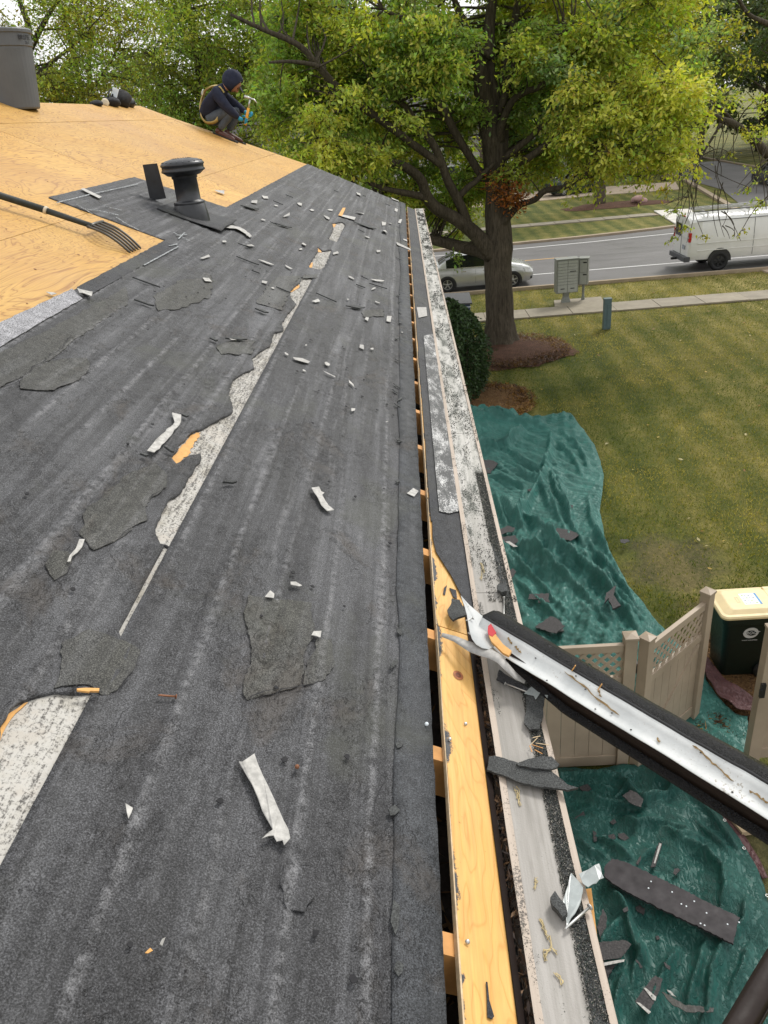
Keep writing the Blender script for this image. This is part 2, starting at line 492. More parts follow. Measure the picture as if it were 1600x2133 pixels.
M['chalk'] = granule('chalk_line', (0.06, 0.065, 0.07), (0.52, 0.55, 0.56), (0.44, 0.58), 190)

# gutter guard: grey sheet with streaks along its length
def guard(name, a, b, speck, amt):
    q = N(name)
    s1 = q.noise(q.pos((60, 1.2, 60)), 1.4, 5, 0.6)
    f = q.noise(q.pos(), 260, 3, 0.7); l = q.noise(q.pos((4, 1.5, 4)), 5, 5, 0.65, 0.4)
    c = q.mix(q.ramp(s1, [(0.35, 0), (0.65, 1)]), a, b)
    m = q.math('ADD', q.math('MULTIPLY', f, 0.5), q.math('MULTIPLY', l, 0.5))
    c = q.mix(q.ramp(m, [(amt, 0), (amt + 0.05, 1)]), c, speck)
    return q.out(c, 0.55, q.bump(f, 0.25, 0.002), 0.0)
M['guard_plain'] = guard('guard_grey', (0.29, 0.275, 0.25), (0.37, 0.35, 0.325), (0.10, 0.095, 0.08), 0.63)
def guard_mix():
    # grey near the camera, chalky white with black growth further off
    q = N('guard_sheet')
    p = q.pos(); y = q.sep(p)[1]
    s1 = q.noise(q.pos((60, 1.2, 60)), 1.4, 5, 0.6); f = q.noise(p, 260, 3, 0.7); l = q.noise(q.pos((5, 1.6, 5)), 5, 5, 0.65, 0.4); g = q.noise(q.pos((14, 2.5, 14)), 2.2, 4, 0.6, 0.5)
    grey = q.mix(q.ramp(s1, [(0.35, 0), (0.65, 1)]), (0.25, 0.235, 0.21), (0.34, 0.32, 0.295))
    grey = q.mix(q.ramp(g, [(0.5, 0), (0.75, 0.5)]), grey, (0.15, 0.14, 0.12))
    wh = q.mix(q.ramp(s1, [(0.35, 0), (0.65, 1)]), (0.42, 0.41, 0.37), (0.55, 0.535, 0.50))
    t = q.math('ADD', q.mrange(y, 1.75, 2.7), q.math('MULTIPLY', q.math('SUBTRACT', l, 0.5), 0.9), clamp=True)
    c = q.mix(t, grey, wh)
    m = q.math('ADD', q.math('MULTIPLY', f, 0.42), q.math('MULTIPLY', l, 0.40))
    m = q.math('ADD', m, q.math('MULTIPLY', g, 0.18))
    m = q.math('ADD', m, q.mrange(y, 1.6, 2.4, -0.09, 0.015))
    c = q.mix(q.ramp(m, [(0.50, 0), (0.55, 1)]), c, (0.05, 0.055, 0.043))
    return q.out(c, 0.55, q.bump(f, 0.25, 0.002))
M['guard_grey'] = guard_mix()
M['guard_white'] = guard('guard_white', (0.60, 0.58, 0.53), (0.72, 0.70, 0.65), (0.05, 0.055, 0.045), 0.53)
M['guard_speck'] = guard('felt_paper_mix', (0.50, 0.50, 0.49), (0.62, 0.62, 0.61), (0.040, 0.042, 0.043), 0.435)
M['lip'] = guard('gutter_lip', (0.36, 0.295, 0.235), (0.45, 0.375, 0.305), (0.09, 0.075, 0.06), 0.565)
M['gutter'] = plain('gutter_tan', (0.52, 0.42, 0.33), 0.5, var=0.15, vs=20)
M['brown_metal'] = plain('brown_metal', (0.016, 0.010, 0.008), 0.58, 0.0, var=0.3, vs=25, bump=0.15, spec=0.25)
M['dark_metal'] = plain('dark_metal', (0.035, 0.032, 0.030), 0.45, 0.4, var=0.4, vs=30)
M['nail'] = plain('nail_steel', (0.55, 0.55, 0.53), 0.35, 0.8, var=0.2)
M['rust_nail'] = plain('rusty_nail', (0.23, 0.10, 0.05), 0.6, 0.3, var=0.3)
def tarm():
    q = N('black_textured_metal'); f = q.noise(q.pos(), 300, 2, 0.7); l = q.noise(q.pos(), 14, 4, 0.6)
    c = q.ramp(f, [(0.35, (0.004, 0.004, 0.005)), (0.7, (0.016, 0.017, 0.020))])
    return q.out(c, q.ramp(l, [(0.42, 0.45), (0.6, 0.22)]), q.bump(f, 1.0, 0.006), spec=0.35)
M['tar'] = tarm()
def whitemetal():
    q = N('white_metal'); p = q.pos()
    l = q.noise(p, 9, 5, 0.65); f = q.noise(p, 150, 3, 0.7)
    c = q.mix(q.ramp(l, [(0.35, 0), (0.65, 1)]), (0.48, 0.50, 0.495), (0.62, 0.635, 0.625))
    c = q.mix(q.ramp(q.math('ADD', q.math('MULTIPLY', f, 0.6), q.math('MULTIPLY', l, 0.4)), [(0.585, 0), (0.65, 0.75)]), c, (0.24, 0.20, 0.145))
    return q.out(c, 0.55, q.bump(l, 0.3, 0.01))
M['white_metal'] = whitemetal()
M['glue'] = plain('old_sealant', (0.26, 0.17, 0.07), 0.8, var=0.45, vs=120, bump=0.6, bs=180)
M['red'] = plain('red_paint', (0.45, 0.02, 0.03), 0.6)
M['black_plastic'] = plain('black_plastic', (0.018, 0.019, 0.021), 0.35, var=0.25, vs=18)
M['black_matte'] = plain('black_cloth', (0.012, 0.012, 0.014), 0.85, var=0.3, vs=30, bump=0.4)
M['vent'] = plain('vent_black', (0.022, 0.024, 0.028), 0.38, var=0.35, vs=22, bump=0.1)

# ground
def grassm():
    q = N('lawn_grass'); p = q.pos()
    xyz = q.sep(p)
    big = q.noise(p, 0.33, 5, 0.6, 0.4); mid = q.noise(p, 1.7, 5, 0.65); fine = q.noise(q.pos((1, 0.7, 1)), 19, 4, 0.75); tiny = q.noise(p, 70, 2, 0.7)
    warp = q.math('ADD', xyz[0], q.math('MULTIPLY', q.noise(p, 0.5, 2), 0.35))
    stripe = q.math('SINE', q.math('MULTIPLY', warp, 6.6))
    stripe2 = q.math('SINE', q.math('ADD', q.math('MULTIPLY', warp, 15.0), 1.0))
    t = q.math('ADD', q.math('MULTIPLY', big, 0.55), q.math('MULTIPLY', mid, 0.35))
    t = q.math('ADD', t, q.math('MULTIPLY', stripe, 0.058))
    t = q.math('ADD', t, q.math('MULTIPLY', stripe2, 0.012))
    # drier towards the street strip and the open right side
    dry = q.mrange(xyz[0], 3.0, 11.0, -0.03, 0.07)
    dry2 = q.mrange(xyz[1], 24.0, 30.0, 0.0, 0.11)
    far = q.mrange(xyz[1], 43.0, 46.0, 0.0, -0.17)
    t = q.math('ADD', q.math('ADD', t, dry), q.math('ADD', dry2, far))
    t = q.math('ADD', t, q.math('MULTIPLY', q.math('SUBTRACT', fine, 0.5), 0.42))
    c = q.ramp(t, [(0.28, (0.050, 0.070, 0.011)), (0.42, (0.110, 0.122, 0.023)), (0.55, (0.200, 0.180, 0.046)), (0.70, (0.35, 0.295, 0.10))])
    c = q.mix(1.0, c, q.ramp(tiny, [(0.25, 0.6), (0.75, 1.35)]), 'MULTIPLY')
    # bare trodden soil by the gate and near the house
    def blob(cx, cy, rx, ry):
        a = q.math('DIVIDE', q.math('SUBTRACT', xyz[0], cx), rx); b = q.math('DIVIDE', q.math('SUBTRACT', xyz[1], cy), ry)
        d = q.math('SQRT', q.math('ADD', q.math('MULTIPLY', a, a), q.math('MULTIPLY', b, b)))
        d = q.math('ADD', d, q.math('MULTIPLY', q.math('SUBTRACT', mid, 0.5), 1.5))
        d = q.math('ADD', d, q.math('MULTIPLY', q.math('SUBTRACT', fine, 0.5), 0.8))
        return q.ramp(d, [(0.6, 1), (1.0, 0)])
    soil = q.math('MAXIMUM', blob(3.9, 10.7, 0.95, 1.0), blob(4.1, 9.1, 0.8, 0.7))
    soil = q.math('MAXIMUM', soil, blob(3.6, 5.3, 1.2, 1.2))
    sc_ = q.ramp(fine, [(0.3, (0.06, 0.042, 0.028)), (0.7, (0.19, 0.135, 0.09))])
    c = q.mix(q.math('MULTIPLY', soil, 0.45), c, sc_)
    h = q.math('ADD', fine, q.math('MULTIPLY', tiny, 0.6))
    return q.out(c, 0.85, q.bump(h, 0.9, 0.05), spec=0.25)
M['grass'] = grassm()
def mulchm(name, a, b, c_):
    q = N(name); p = q.pos()
    f = q.noise(q.pos((1, 1.6, 1), rot=(0, 0, 0.5)), 38, 4, 0.75, 0.6); g = q.noise(p, 4, 4, 0.6)
    c = q.ramp(f, [(0.28, a), (0.5, b), (0.72, c_)])
    c = q.mix(1.0, c, q.ramp(g, [(0.3, 0.75), (0.7, 1.25)]), 'MULTIPLY')
    return q.out(c, 0.9, q.bump(f, 1.0, 0.04), spec=0.2)
M['mulch'] = mulchm('bark_mulch', (0.03, 0.016, 0.011), (0.105, 0.055, 0.037), (0.21, 0.12, 0.082))
M['leaf_mulch'] = mulchm('leaf_litter', (0.035, 0.02, 0.01), (0.14, 0.075, 0.03), (0.33, 0.20, 0.09))
def concrete(name, col, rough=0.85):
    q = N(name); p = q.pos(); l = q.noise(p, 1.6, 5, 0.65); f = q.noise(p, 60, 3, 0.7); s = q.noise(p, 0.6, 3)
    c = q.mix(1.0, col, q.ramp(l, [(0.3, 0.78), (0.7, 1.15)]), 'MULTIPLY')
    c = q.mix(1.0, c, q.ramp(f, [(0.25, 0.85), (0.75, 1.12)]), 'MULTIPLY')
    c = q.mix(1.0, c, q.mix(q.rnd(), (0.9, 0.9, 0.9), (1.06, 1.05, 1.03)), 'MULTIPLY')
    return q.out(c, rough, q.bump(f, 0.3, 0.006))
M['walk'] = concrete('sidewalk_concrete', (0.30, 0.265, 0.205))
M['kerb'] = concrete('kerb_concrete', (0.34, 0.27, 0.19))
M['drive'] = concrete('pale_concrete', (0.42, 0.34, 0.26))
M['white_conc'] = concrete('white_concrete', (0.60, 0.58, 0.54))
def asphaltm():
    q = N('asphalt'); p = q.pos(); f = q.noise(p, 45, 3, 0.75); l = q.noise(q.pos((0.25, 1.6, 1)), 1.3, 5, 0.6, 0.3); g = q.noise(p, 0.25, 4, 0.6)
    c = q.ramp(f, [(0.25, (0.080, 0.076, 0.075)), (0.75, (0.135, 0.128, 0.126))])
    c = q.mix(1.0, c, q.ramp(l, [(0.3, 0.82), (0.7, 1.15)]), 'MULTIPLY')
    c = q.mix(1.0, c, q.ramp(g, [(0.3, 0.85), (0.7, 1.12)]), 'MULTIPLY')
    return q.out(c, q.mrange(l, 0.3, 0.7, 0.42, 0.62), q.bump(f, 0.4, 0.006), spec=0.5)
M['asphalt'] = asphaltm()
M['paint_white'] = plain('road_paint_white', (0.62, 0.62, 0.60), 0.7, var=0.2, vs=14)
M['paint_yellow'] = plain('road_paint_yellow', (0.58, 0.34, 0.10), 0.7, var=0.2, vs=14)
# tarps
def tarpm(name, a, b, c_):
    q = N(name); p = q.pos()
    l = q.noise(p, 1.5, 5, 0.6); f = q.noise(q.pos((1, 1, 1)), 26, 4, 0.7, 0.7); wv = q.noise(p, 320, 1)
    cr = q.noise(q.pos((2.0, 1, 1)), 7.0, 5, 0.65, 1.3)
    c = q.mix(q.ramp(l, [(0.3, 0), (0.7, 1)]), a, b)
    c = q.mix(q.ramp(q.math('ADD', q.math('MULTIPLY', f, 0.5), q.math('MULTIPLY', l, 0.5)), [(0.56, 0), (0.70, 0.5)]), c, c_)
    ab = q.math('ABSOLUTE', q.math('SUBTRACT', cr, 0.5))
    h = q.math('ADD', q.math('MULTIPLY', f, 0.35), q.ramp(ab, [(0, 1), (0.06, 0)]))
    return q.out(c, q.mrange(f, 0.3, 0.7, 0.42, 0.6), q.bump(h, 0.6, 0.02), spec=0.5)
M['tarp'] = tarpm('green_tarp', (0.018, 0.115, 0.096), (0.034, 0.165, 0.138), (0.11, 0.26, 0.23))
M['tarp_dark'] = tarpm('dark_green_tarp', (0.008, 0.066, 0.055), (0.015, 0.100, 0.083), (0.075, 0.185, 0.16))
M['tarp_maroon'] = tarpm('maroon_tarp', (0.075, 0.028, 0.030), (0.12, 0.05, 0.05), (0.22, 0.12, 0.115))
# vegetation
def leafm(name, tr=0.35):
    q = N(name); a = q.attr('tint')
    t = q.mix(1.0, a, (1.6, 1.6, 0.5), 'MULTIPLY')
    return q.out(a, 0.5, None, spec=0.35, trans=(tr, t))
M['leaf'] = leafm('tree_leaf', 0.42)
M['leaf_bush'] = leafm('bush_leaf', 0.2)
def barkm(name, a, b):
    q = N(name); v = q.pos((9, 9, 1.3)); f = q.noise(v, 2.2, 6, 0.7, 0.6); g = q.noise(q.pos(), 1.3, 4)
    c = q.ramp(f, [(0.3, a), (0.7, b)])
    c = q.mix(1.0, c, q.ramp(g, [(0.3, 0.8), (0.7, 1.2)]), 'MULTIPLY')
    return q.out(c, 0.9, q.bump(f, 0.9, 0.05), spec=0.2)
M['bark'] = barkm('bark', (0.030, 0.024, 0.017), (0.125, 0.104, 0.076))
M['bark_far'] = barkm('bark_far', (0.05, 0.04, 0.03), (0.15, 0.12, 0.09))
# vehicles, street things
def paintm(name, col, rough=0.25, metal=0.0):
    q = N(name); n = q.noise(q.pos(), 2.2, 4)
    c = q.mix(1.0, col, q.ramp(n, [(0.3, 0.94), (0.7, 1.05)]), 'MULTIPLY')
    return q.out(c, rough, None, metal, 0.5, coat=0.5)
M['silver'] = paintm('silver_paint', (0.47, 0.475, 0.46), 0.25, 0.45)
M['van_white'] = paintm('van_white', (0.66, 0.66, 0.63), 0.35)
M['glass_dark'] = plain('tinted_glass', (0.008, 0.009, 0.010), 0.06, var=0.1, spec=0.7)
M['tyre'] = plain('tyre_rubber', (0.012, 0.012, 0.012), 0.8, var=0.3, vs=30)
M['alloy'] = plain('alloy_wheel', (0.36, 0.36, 0.35), 0.35, 0.7)
M['chrome'] = plain('chrome_trim', (0.7, 0.7, 0.7), 0.15, 0.9)
M['lamp_red'] = plain('lamp_red', (0.40, 0.015, 0.012), 0.25)
M['lamp_clear'] = plain('lamp_clear', (0.62, 0.63, 0.64), 0.15)
M['lamp_amber'] = plain('lamp_amber', (0.6, 0.25, 0.04), 0.25)
M['alu'] = plain('ladder_aluminium', (0.55, 0.55, 0.54), 0.35, 0.7, var=0.12)
M['mail'] = plain('mailbox_grey', (0.22, 0.23, 0.205), 0.5, 0.1, var=0.08)  # shade of the door gaps is put into this darker cabinet grey
M['mail_door'] = plain('mailbox_door', (0.36, 0.375, 0.345), 0.45, 0.15, var=0.08)
M['pedestal'] = plain('utility_green', (0.085, 0.135, 0.145), 0.55, var=0.12)
M['vinyl'] = plain('tan_vinyl', (0.36, 0.29, 0.215), 0.5, var=0.2, vs=1.7)
M['cart'] = plain('cart_green', (0.003, 0.011, 0.008), 0.42, var=0.25, vs=14, bump=0.1)
M['cart_lid'] = plain('cart_lid_yellow', (0.74, 0.60, 0.34), 0.5, var=0.07, vs=7)
M['print_white'] = plain('white_print', (0.55, 0.56, 0.56), 0.6)
M['sticker_white'] = plain('sticker_white', (0.72, 0.78, 0.82), 0.5, var=0.05)
M['sticker_blue'] = plain('sticker_blue', (0.06, 0.25, 0.50), 0.5)
M['sticker_grey'] = plain('sticker_grey', (0.30, 0.32, 0.36), 0.5)
M['sticker_green'] = plain('sticker_green', (0.36, 0.48, 0.16), 0.5)
M['bin_grey'] = plain('bin_grey', (0.105, 0.113, 0.125), 0.5, var=0.1, vs=7)
M['print_black'] = plain('black_print', (0.012, 0.012, 0.014), 0.6)
M['siding'] = plain('house_siding', (0.42, 0.38, 0.32), 0.8, var=0.06)
M['siding_far'] = plain('pale_siding', (0.50, 0.49, 0.47), 0.8, var=0.06)
M['roof_far'] = plain('far_roof', (0.075, 0.07, 0.07), 0.9, var=0.25, vs=6)
M['window'] = plain('window_glass', (0.03, 0.035, 0.04), 0.08, var=0.2)
M['brick_far'] = plain('far_brick', (0.23, 0.12, 0.08), 0.85, var=0.2, vs=10)
# people
M['skin'] = plain('skin', (0.36, 0.18, 0.11), 0.6, var=0.08)
M['hoodie'] = plain('navy_hoodie', (0.010, 0.014, 0.034), 0.9, var=0.25, vs=16, bump=0.4, bs=50)
M['jeans'] = plain('grey_jeans', (0.065, 0.078, 0.095), 0.9, var=0.35, vs=14, bump=0.4)
M['boot'] = plain('brown_boot', (0.085, 0.028, 0.018), 0.5, var=0.25, vs=20)
M['glove'] = plain('blue_glove', (0.01, 0.26, 0.42), 0.6, var=0.12)
M['strap'] = plain('harness_strap', (0.46, 0.35, 0.13), 0.75, var=0.15)
M['hammer_yellow'] = plain('hammer_grip', (0.72, 0.34, 0.03), 0.5)
M['fork'] = plain('fork_steel', (0.10, 0.095, 0.085), 0.45, 0.6, var=0.3)
M['handle'] = plain('fork_handle', (0.028, 0.034, 0.032), 0.6, var=0.4, vs=50)
M['cream'] = plain('cream_tape', (0.62, 0.55, 0.42), 0.7)
M['blue_box'] = plain('blue_box', (0.055, 0.085, 0.15), 0.6, var=0.15)
M['lid_dark'] = plain('dark_lid', (0.06, 0.063, 0.068), 0.6)
M['stone'] = plain('tan_stone', (0.42, 0.32, 0.20), 0.85, var=0.2, vs=9, bump=0.4)
M['pink_stone'] = plain('pink_stone', (0.42, 0.27, 0.25), 0.85, var=0.3, vs=5, bump=0.4)
M['plastic_clear'] = plain('clear_wrapper', (0.30, 0.33, 0.325), 0.25, var=0.2, vs=40)
# ================================================================== THE SETTING
def sheet(name, poly, z, mat, parent=None, kind='structure', thick=0.0):
    mb = MB()
    pts = [(p[0], p[1], z) for p in poly]
    if thick: mb.prism([(x, y, z - thick) for x, y, _ in pts], (0, 0, thick))
    else: mb.add(pts, [tuple(range(len(pts)))])
    o = mb.build(name, mat, parent)
    if parent is None: o['kind'] = kind
    return o
def gp(*pix): return [tuple(ground(x, y)[:2]) for x, y in pix]

# ground: one sheet out to the horizon, finer near the house
def build_ground():
    xs = np.concatenate([np.linspace(-900, -40, 12), np.linspace(-30, 40, 60), np.linspace(50, 900, 12)])
    ys = np.concatenate([np.linspace(-300, -10, 6), np.linspace(-5, 60, 60), np.linspace(70, 1500, 16)])
    X, Y = np.meshgrid(xs, ys)
    near = (np.abs(X - 4) < 30) & (Y > 8) & (Y < 27)
    Z = np.where(near, -0.03 + 0.05 * (fbm(X * 0.3, Y * 0.3, 3, 4) - 0.5), -0.03)
    Z = np.minimum(Z, -0.004)
    V = np.stack([X, Y, Z], -1).reshape(-1, 3)
    n = len(xs); idx = np.arange(len(V)).reshape(len(ys), n)
    Fq = np.stack([idx[:-1, :-1], idx[:-1, 1:], idx[1:, 1:], idx[1:, :-1]], -1).reshape(-1, 4)
    o = quads_object('lawn_ground', V, Fq, M['grass'], smooth=True); o['kind'] = 'structure'
build_ground()

# main road with kerbs and paint
KN, KF = 32.1, 43.4
road = MB().add([(-200, KN, -0.10), (200, KN, -0.10), (200, KF + 1.3, -0.10), (19, KF + 1.3, -0.10), (14.6, KF + 1.3, -0.10), (11, KF + 0.5, -0.10), (6, KF + 0.08, -0.10), (-200, KF, -0.10)],
                [(0, 1, 2, 3, 4, 5, 6, 7)])
# the road lies in a shallow cutting: ground above it is opened with a raised crown instead
for i, v in enumerate(road.v): road.v[i] = (v[0], v[1], 0.012)
r_o = road.build('road', M['asphalt']); r_o['kind'] = 'structure'
side = sheet('side_street', [(19.0, 44.6), (29.5, 44.6), (31.5, 84), (23.8, 84), (22.6, 60)], 0.008, M['asphalt'])
def strip(name, pts, wd, z0, z1, mat, kind='structure', parent=None):
    """raised strip along a polyline"""
    mb = MB(); L = []; R_ = []
    for i, p in enumerate(pts):
        a = Vector(pts[max(i - 1, 0)]); b = Vector(pts[min(i + 1, len(pts) - 1)])
        d = (b - a).normalized(); nrm = Vector((-d.y, d.x))
        L.append(Vector(p) + nrm * wd / 2); R_.append(Vector(p) - nrm * wd / 2)
    for i in range(len(pts) - 1):
        q = [L[i], L[i + 1], R_[i + 1], R_[i]]
        vs = [(p.x, p.y, z1) for p in q] + [(p.x, p.y, z0) for p in q]
        mb.add(vs, [(3, 2, 1, 0), (0, 1, 5, 4), (2, 3, 7, 6)] + ([(3, 0, 4, 7)] if i == 0 else []) + ([(1, 2, 6, 5)] if i == len(pts) - 2 else []))
    o = mb.build(name, mat, parent)
    if parent is None: o['kind'] = kind
    return o
strip('near_kerb', [(-120, KN - 0.09), (13.4, KN - 0.09), (14.3, KN - 0.09)], 0.18, -0.05, 0.11, M['kerb'])
strip('near_kerb_beyond_driveway', [(19.5, KN - 0.09), (120, KN - 0.09)], 0.18, -0.05, 0.11, M['kerb'])
far_k = [(-120, KF), (2, KF), (6, KF + 0.08), (9, KF + 0.3), (11.5, KF + 0.65), (13.5, KF + 1.05), (15.5, KF + 1.6), (17.5, KF + 2.6), (18.9, KF + 4.2), (19.6, KF + 6.5), (20.6, 56), (23, 70), (24.3, 95)]
strip('far_kerb', far_k, 0.34, -0.05, 0.115, M['kerb'])
strip('side_street_kerb', [(29.4, 44.6), (31.4, 95)], 0.3, -0.05, 0.115, M['kerb'])
def paint(name, pts, wd, mat):
    return strip(name, pts, wd, 0.006, 0.0165, mat)
paint('parking_lane_line', [(-80, 34.9), (60, 34.8)], 0.12, M['paint_white'])
paint('far_lane_line', [(-80, 41.8), (4, 41.85), (9, 42.15), (14.5, 42.75), (18, 43.6)], 0.12, M['paint_white'])
for k in range(-5, 3):
    if k in (1,): continue
    paint('yellow_centre_dash', [(7.5 + k * 12.2 - 3.05, 38.35), (7.5 + k * 12.2, 38.42)], 0.11, M['paint_yellow'])

# near sidewalk: slabs one by one on a bed
walk = sheet('near_sidewalk', [(-30, 27.25), (40, 27.25), (40, 28.5), (-30, 28.5)], 0.004, M['kerb'])
def slab_run(parent, x0, n, wd, y0, y1, z, mat, skew=0.0):
    mb = MB().box((0, y0, -0.03), (wd - 0.02, y1, z))
    o = mb.build('slab', mat, parent)
    o.location.x = x0
    for k in range(1, n):
        c = o.copy(); COL.objects.link(c); c.location.x = x0 + k * wd; c.location.z = 0.004 * ((k * 7) % 3 - 1)
slab_run(walk, -2.02, 14, 1.52, 27.27, 28.48, 0.035, M['walk'])
pad = sheet('mailbox_pad', [(5.15, 28.52), (6.95, 28.52), (7.05, 29.55), (5.3, 29.55)], 0.03, M['walk'], thick=0.06)
sheet('concrete_apron', [(14.35, 28.52), (20, 28.52), (20, 32.0), (13.9, 32.0)], 0.03, M['drive'], thick=0.06)
fw = sheet('far_sidewalk', [(-40, 49.0), (15.2, 49.95), (15.2, 51.1), (-40, 50.1)], 0.006, M['kerb'])
mb = MB()
sl_w = 1.55
for k in range(22):
    x0 = -18 + k * 1.5
    y = 49.0 + (x0 + 40) * 0.0172
    MB().box((x0, y + 0.02, -0.03), (x0 + 1.46, y + 1.08, 0.03)).build('slab', M['walk'], fw)
sheet('kerb_ramp', gp((1362, 440), (1440, 436), (1452, 468), (1412, 470)), 0.05, M['white_conc'], thick=0.06)
sheet('far_driveway', [(-6, 61.5), (14, 63.5), (20.4, 62.5), (21.8, 68), (8, 70.5), (-6, 69)], 0.012, M['drive'], thick=0.04)

# mulch beds
def mound(name, c, rx, ry, h, mat, seed=1, kind='structure', n=40):
    mb = MB(); vs = []; rings = 10
    for j in range(rings + 1):
        for i in range(n):
            a = 2 * math.pi * i / n
            t = j / rings
            e = 1 + 0.10 * math.sin(3 * a + seed) + 0.06 * math.sin(7 * a + seed * 2) + 0.04 * math.sin(13 * a)
            x = c[0] + rx * t * e * math.cos(a); y = c[1] + ry * t * e * math.sin(a)
            z = h * (1 - t * t) + 0.03 * float(fbm(np.array(x * 6.0), np.array(y * 6.0), 3, seed)) * (1 - t ** 4) - 0.012 * (t == 1)
            vs.append((x, y, z))
    fs = [(j*n+i, j*n+(i+1)%n, (j+1)*n+(i+1)%n, (j+1)*n+i) for j in range(rings) for i in range(n)]
    o = mb.add(vs, fs, 0, True).build(name, mat); o['kind'] = kind
    return o
TREE = ground(1043, 716)
mound('tree_mulch_bed', (TREE.x + 0.25, TREE.y - 0.85), 1.75, 1.9, 0.10, M['mulch'], 2)
mound('wall_leaf_bed', (1.6, 18.9), 1.35, 1.5, 0.06, M['leaf_mulch'], 5)
mound('gate_leaf_bed', (3.75, 7.7), 1.15, 1.0, 0.035, M['leaf_mulch'], 8)
mound('far_tree_mulch_bed', (14.2, 56.6), 3.6, 1.7, 0.12, M['mulch'], 3)

def tufts(name, label, n, region, hgt, wd, pal, mask=None, lie=0.5, kind='stuff', cat='grass', z0=-0.01):
    x = NR.uniform(region[0], region[1], n); y = region[2] + (region[3] - region[2]) * NR.random(n) ** 1.6
    k = np.ones(n, bool) if mask is None else mask(x, y)
    x, y = x[k], y[k]; n = len(x)
    a = NR.uniform(0, 6.283, n); h = hgt * NR.uniform(0.5, 1.3, n); l = NR.normal(0, lie, (n, 2)) * h[:, None]
    w_ = wd * NR.uniform(0.6, 1.4, n)
    B = np.stack([x, y, np.full(n, z0)], -1); dx = np.stack([np.cos(a) * w_, np.sin(a) * w_, np.zeros(n)], -1)
    T = B + np.stack([l[:, 0], l[:, 1], h], -1)
    V = np.stack([B - dx, B + dx, T], 1).reshape(-1, 3)
    dryness = np.clip(fbm(x * 0.5, y * 0.5, 4, 3) * 1.4 - 0.25 + 0.05 * (x - 5) / 5 + (NR.random(n) - 0.5) * 0.7, 0, 0.999)
    col = np.array(pal)[(dryness * len(pal)).astype(int)] * NR.uniform(0.7, 1.3, (n, 1))
    C4 = np.repeat(np.concatenate([col, np.ones((n, 1))], 1)[:, None], 3, 1).reshape(-1, 4)
    o = quads_object(name, V, np.arange(3 * n).reshape(-1, 3), M['leaf'], colors=C4)
    return tag(o, label, cat, kind=kind)
def lawn_mask(x, y):
    m = ~((x < np.interp(y, [6, 8, 9, 10.2, 11.6, 12.9, 14.5, 16, 17.6, 18.3], [9, 4.6, 3.3, 3.0, 3.0, 3.15, 3.6, 3.75, 3.65, 2.5])) & (y < 18.3))
    m &= ~((y > 27.2) & (y < 28.6)) & ~((x - TREE.x - 0.25) ** 2 / 1.75 ** 2 + (y - TREE.y + 0.85) ** 2 / 1.9 ** 2 < 1)
    m &= ~((x - 1.6) ** 2 / 1.3 ** 2 + (y - 18.9) ** 2 / 1.5 ** 2 < 1) & ~((y > 28.5) & (y < 29.8) & (x > 5) & (x < 7.4)) & ~((x > 13.9) & (y > 28.4))
    soil = ((x - 3.9) / 0.9) ** 2 + ((y - 10.7) / 0.95) ** 2 < 1
    return m & ~(soil & (NR.random(len(x)) < 0.7))
tufts('grass_blades', 'short mown grass blades over the lawn', 230000, (1.2, 16.5, 8.2, 31.9), 0.045, 0.008, [(0.064, 0.092, 0.013), (0.108, 0.130, 0.022), (0.175, 0.172, 0.038), (0.26, 0.225, 0.062), (0.38, 0.32, 0.12)], lawn_mask)
def bed(cx, cy, rx, ry): return lambda x, y: ((x - cx) / rx) ** 2 + ((y - cy) / ry) ** 2 < 1 - 0.1 * NR.random(len(x))
MU = [(0.05, 0.028, 0.018), (0.11, 0.06, 0.04), (0.17, 0.10, 0.065), (0.26, 0.17, 0.11)]
tufts('bark_chips', 'bark chips in the ring round the big tree', 9000, (TREE.x - 1.7, TREE.x + 2.2, TREE.y - 2.9, TREE.y + 1.2), 0.05, 0.022, MU, bed(TREE.x + 0.25, TREE.y - 0.85, 1.8, 1.95), 1.2, cat='mulch', z0=0.05)
tufts('leaf_chips', 'fallen leaves in the bed by the shrub', 6000, (0.2, 3.1, 17.3, 20.5), 0.05, 0.025, [(0.06, 0.03, 0.015), (0.16, 0.08, 0.03), (0.26, 0.15, 0.06), (0.36, 0.24, 0.11)], bed(1.6, 18.9, 1.4, 1.55), 1.3, cat='mulch', z0=0.03)
tufts('leaf_chips', 'fallen leaves and wood chips round the wheeled cart', 7000, (2.5, 5.0, 6.6, 8.8), 0.045, 0.018, [(0.06, 0.03, 0.015), (0.16, 0.08, 0.03), (0.30, 0.18, 0.07), (0.42, 0.28, 0.13)], bed(3.75, 7.7, 1.2, 1.05), 1.3, cat='mulch', z0=0.015)
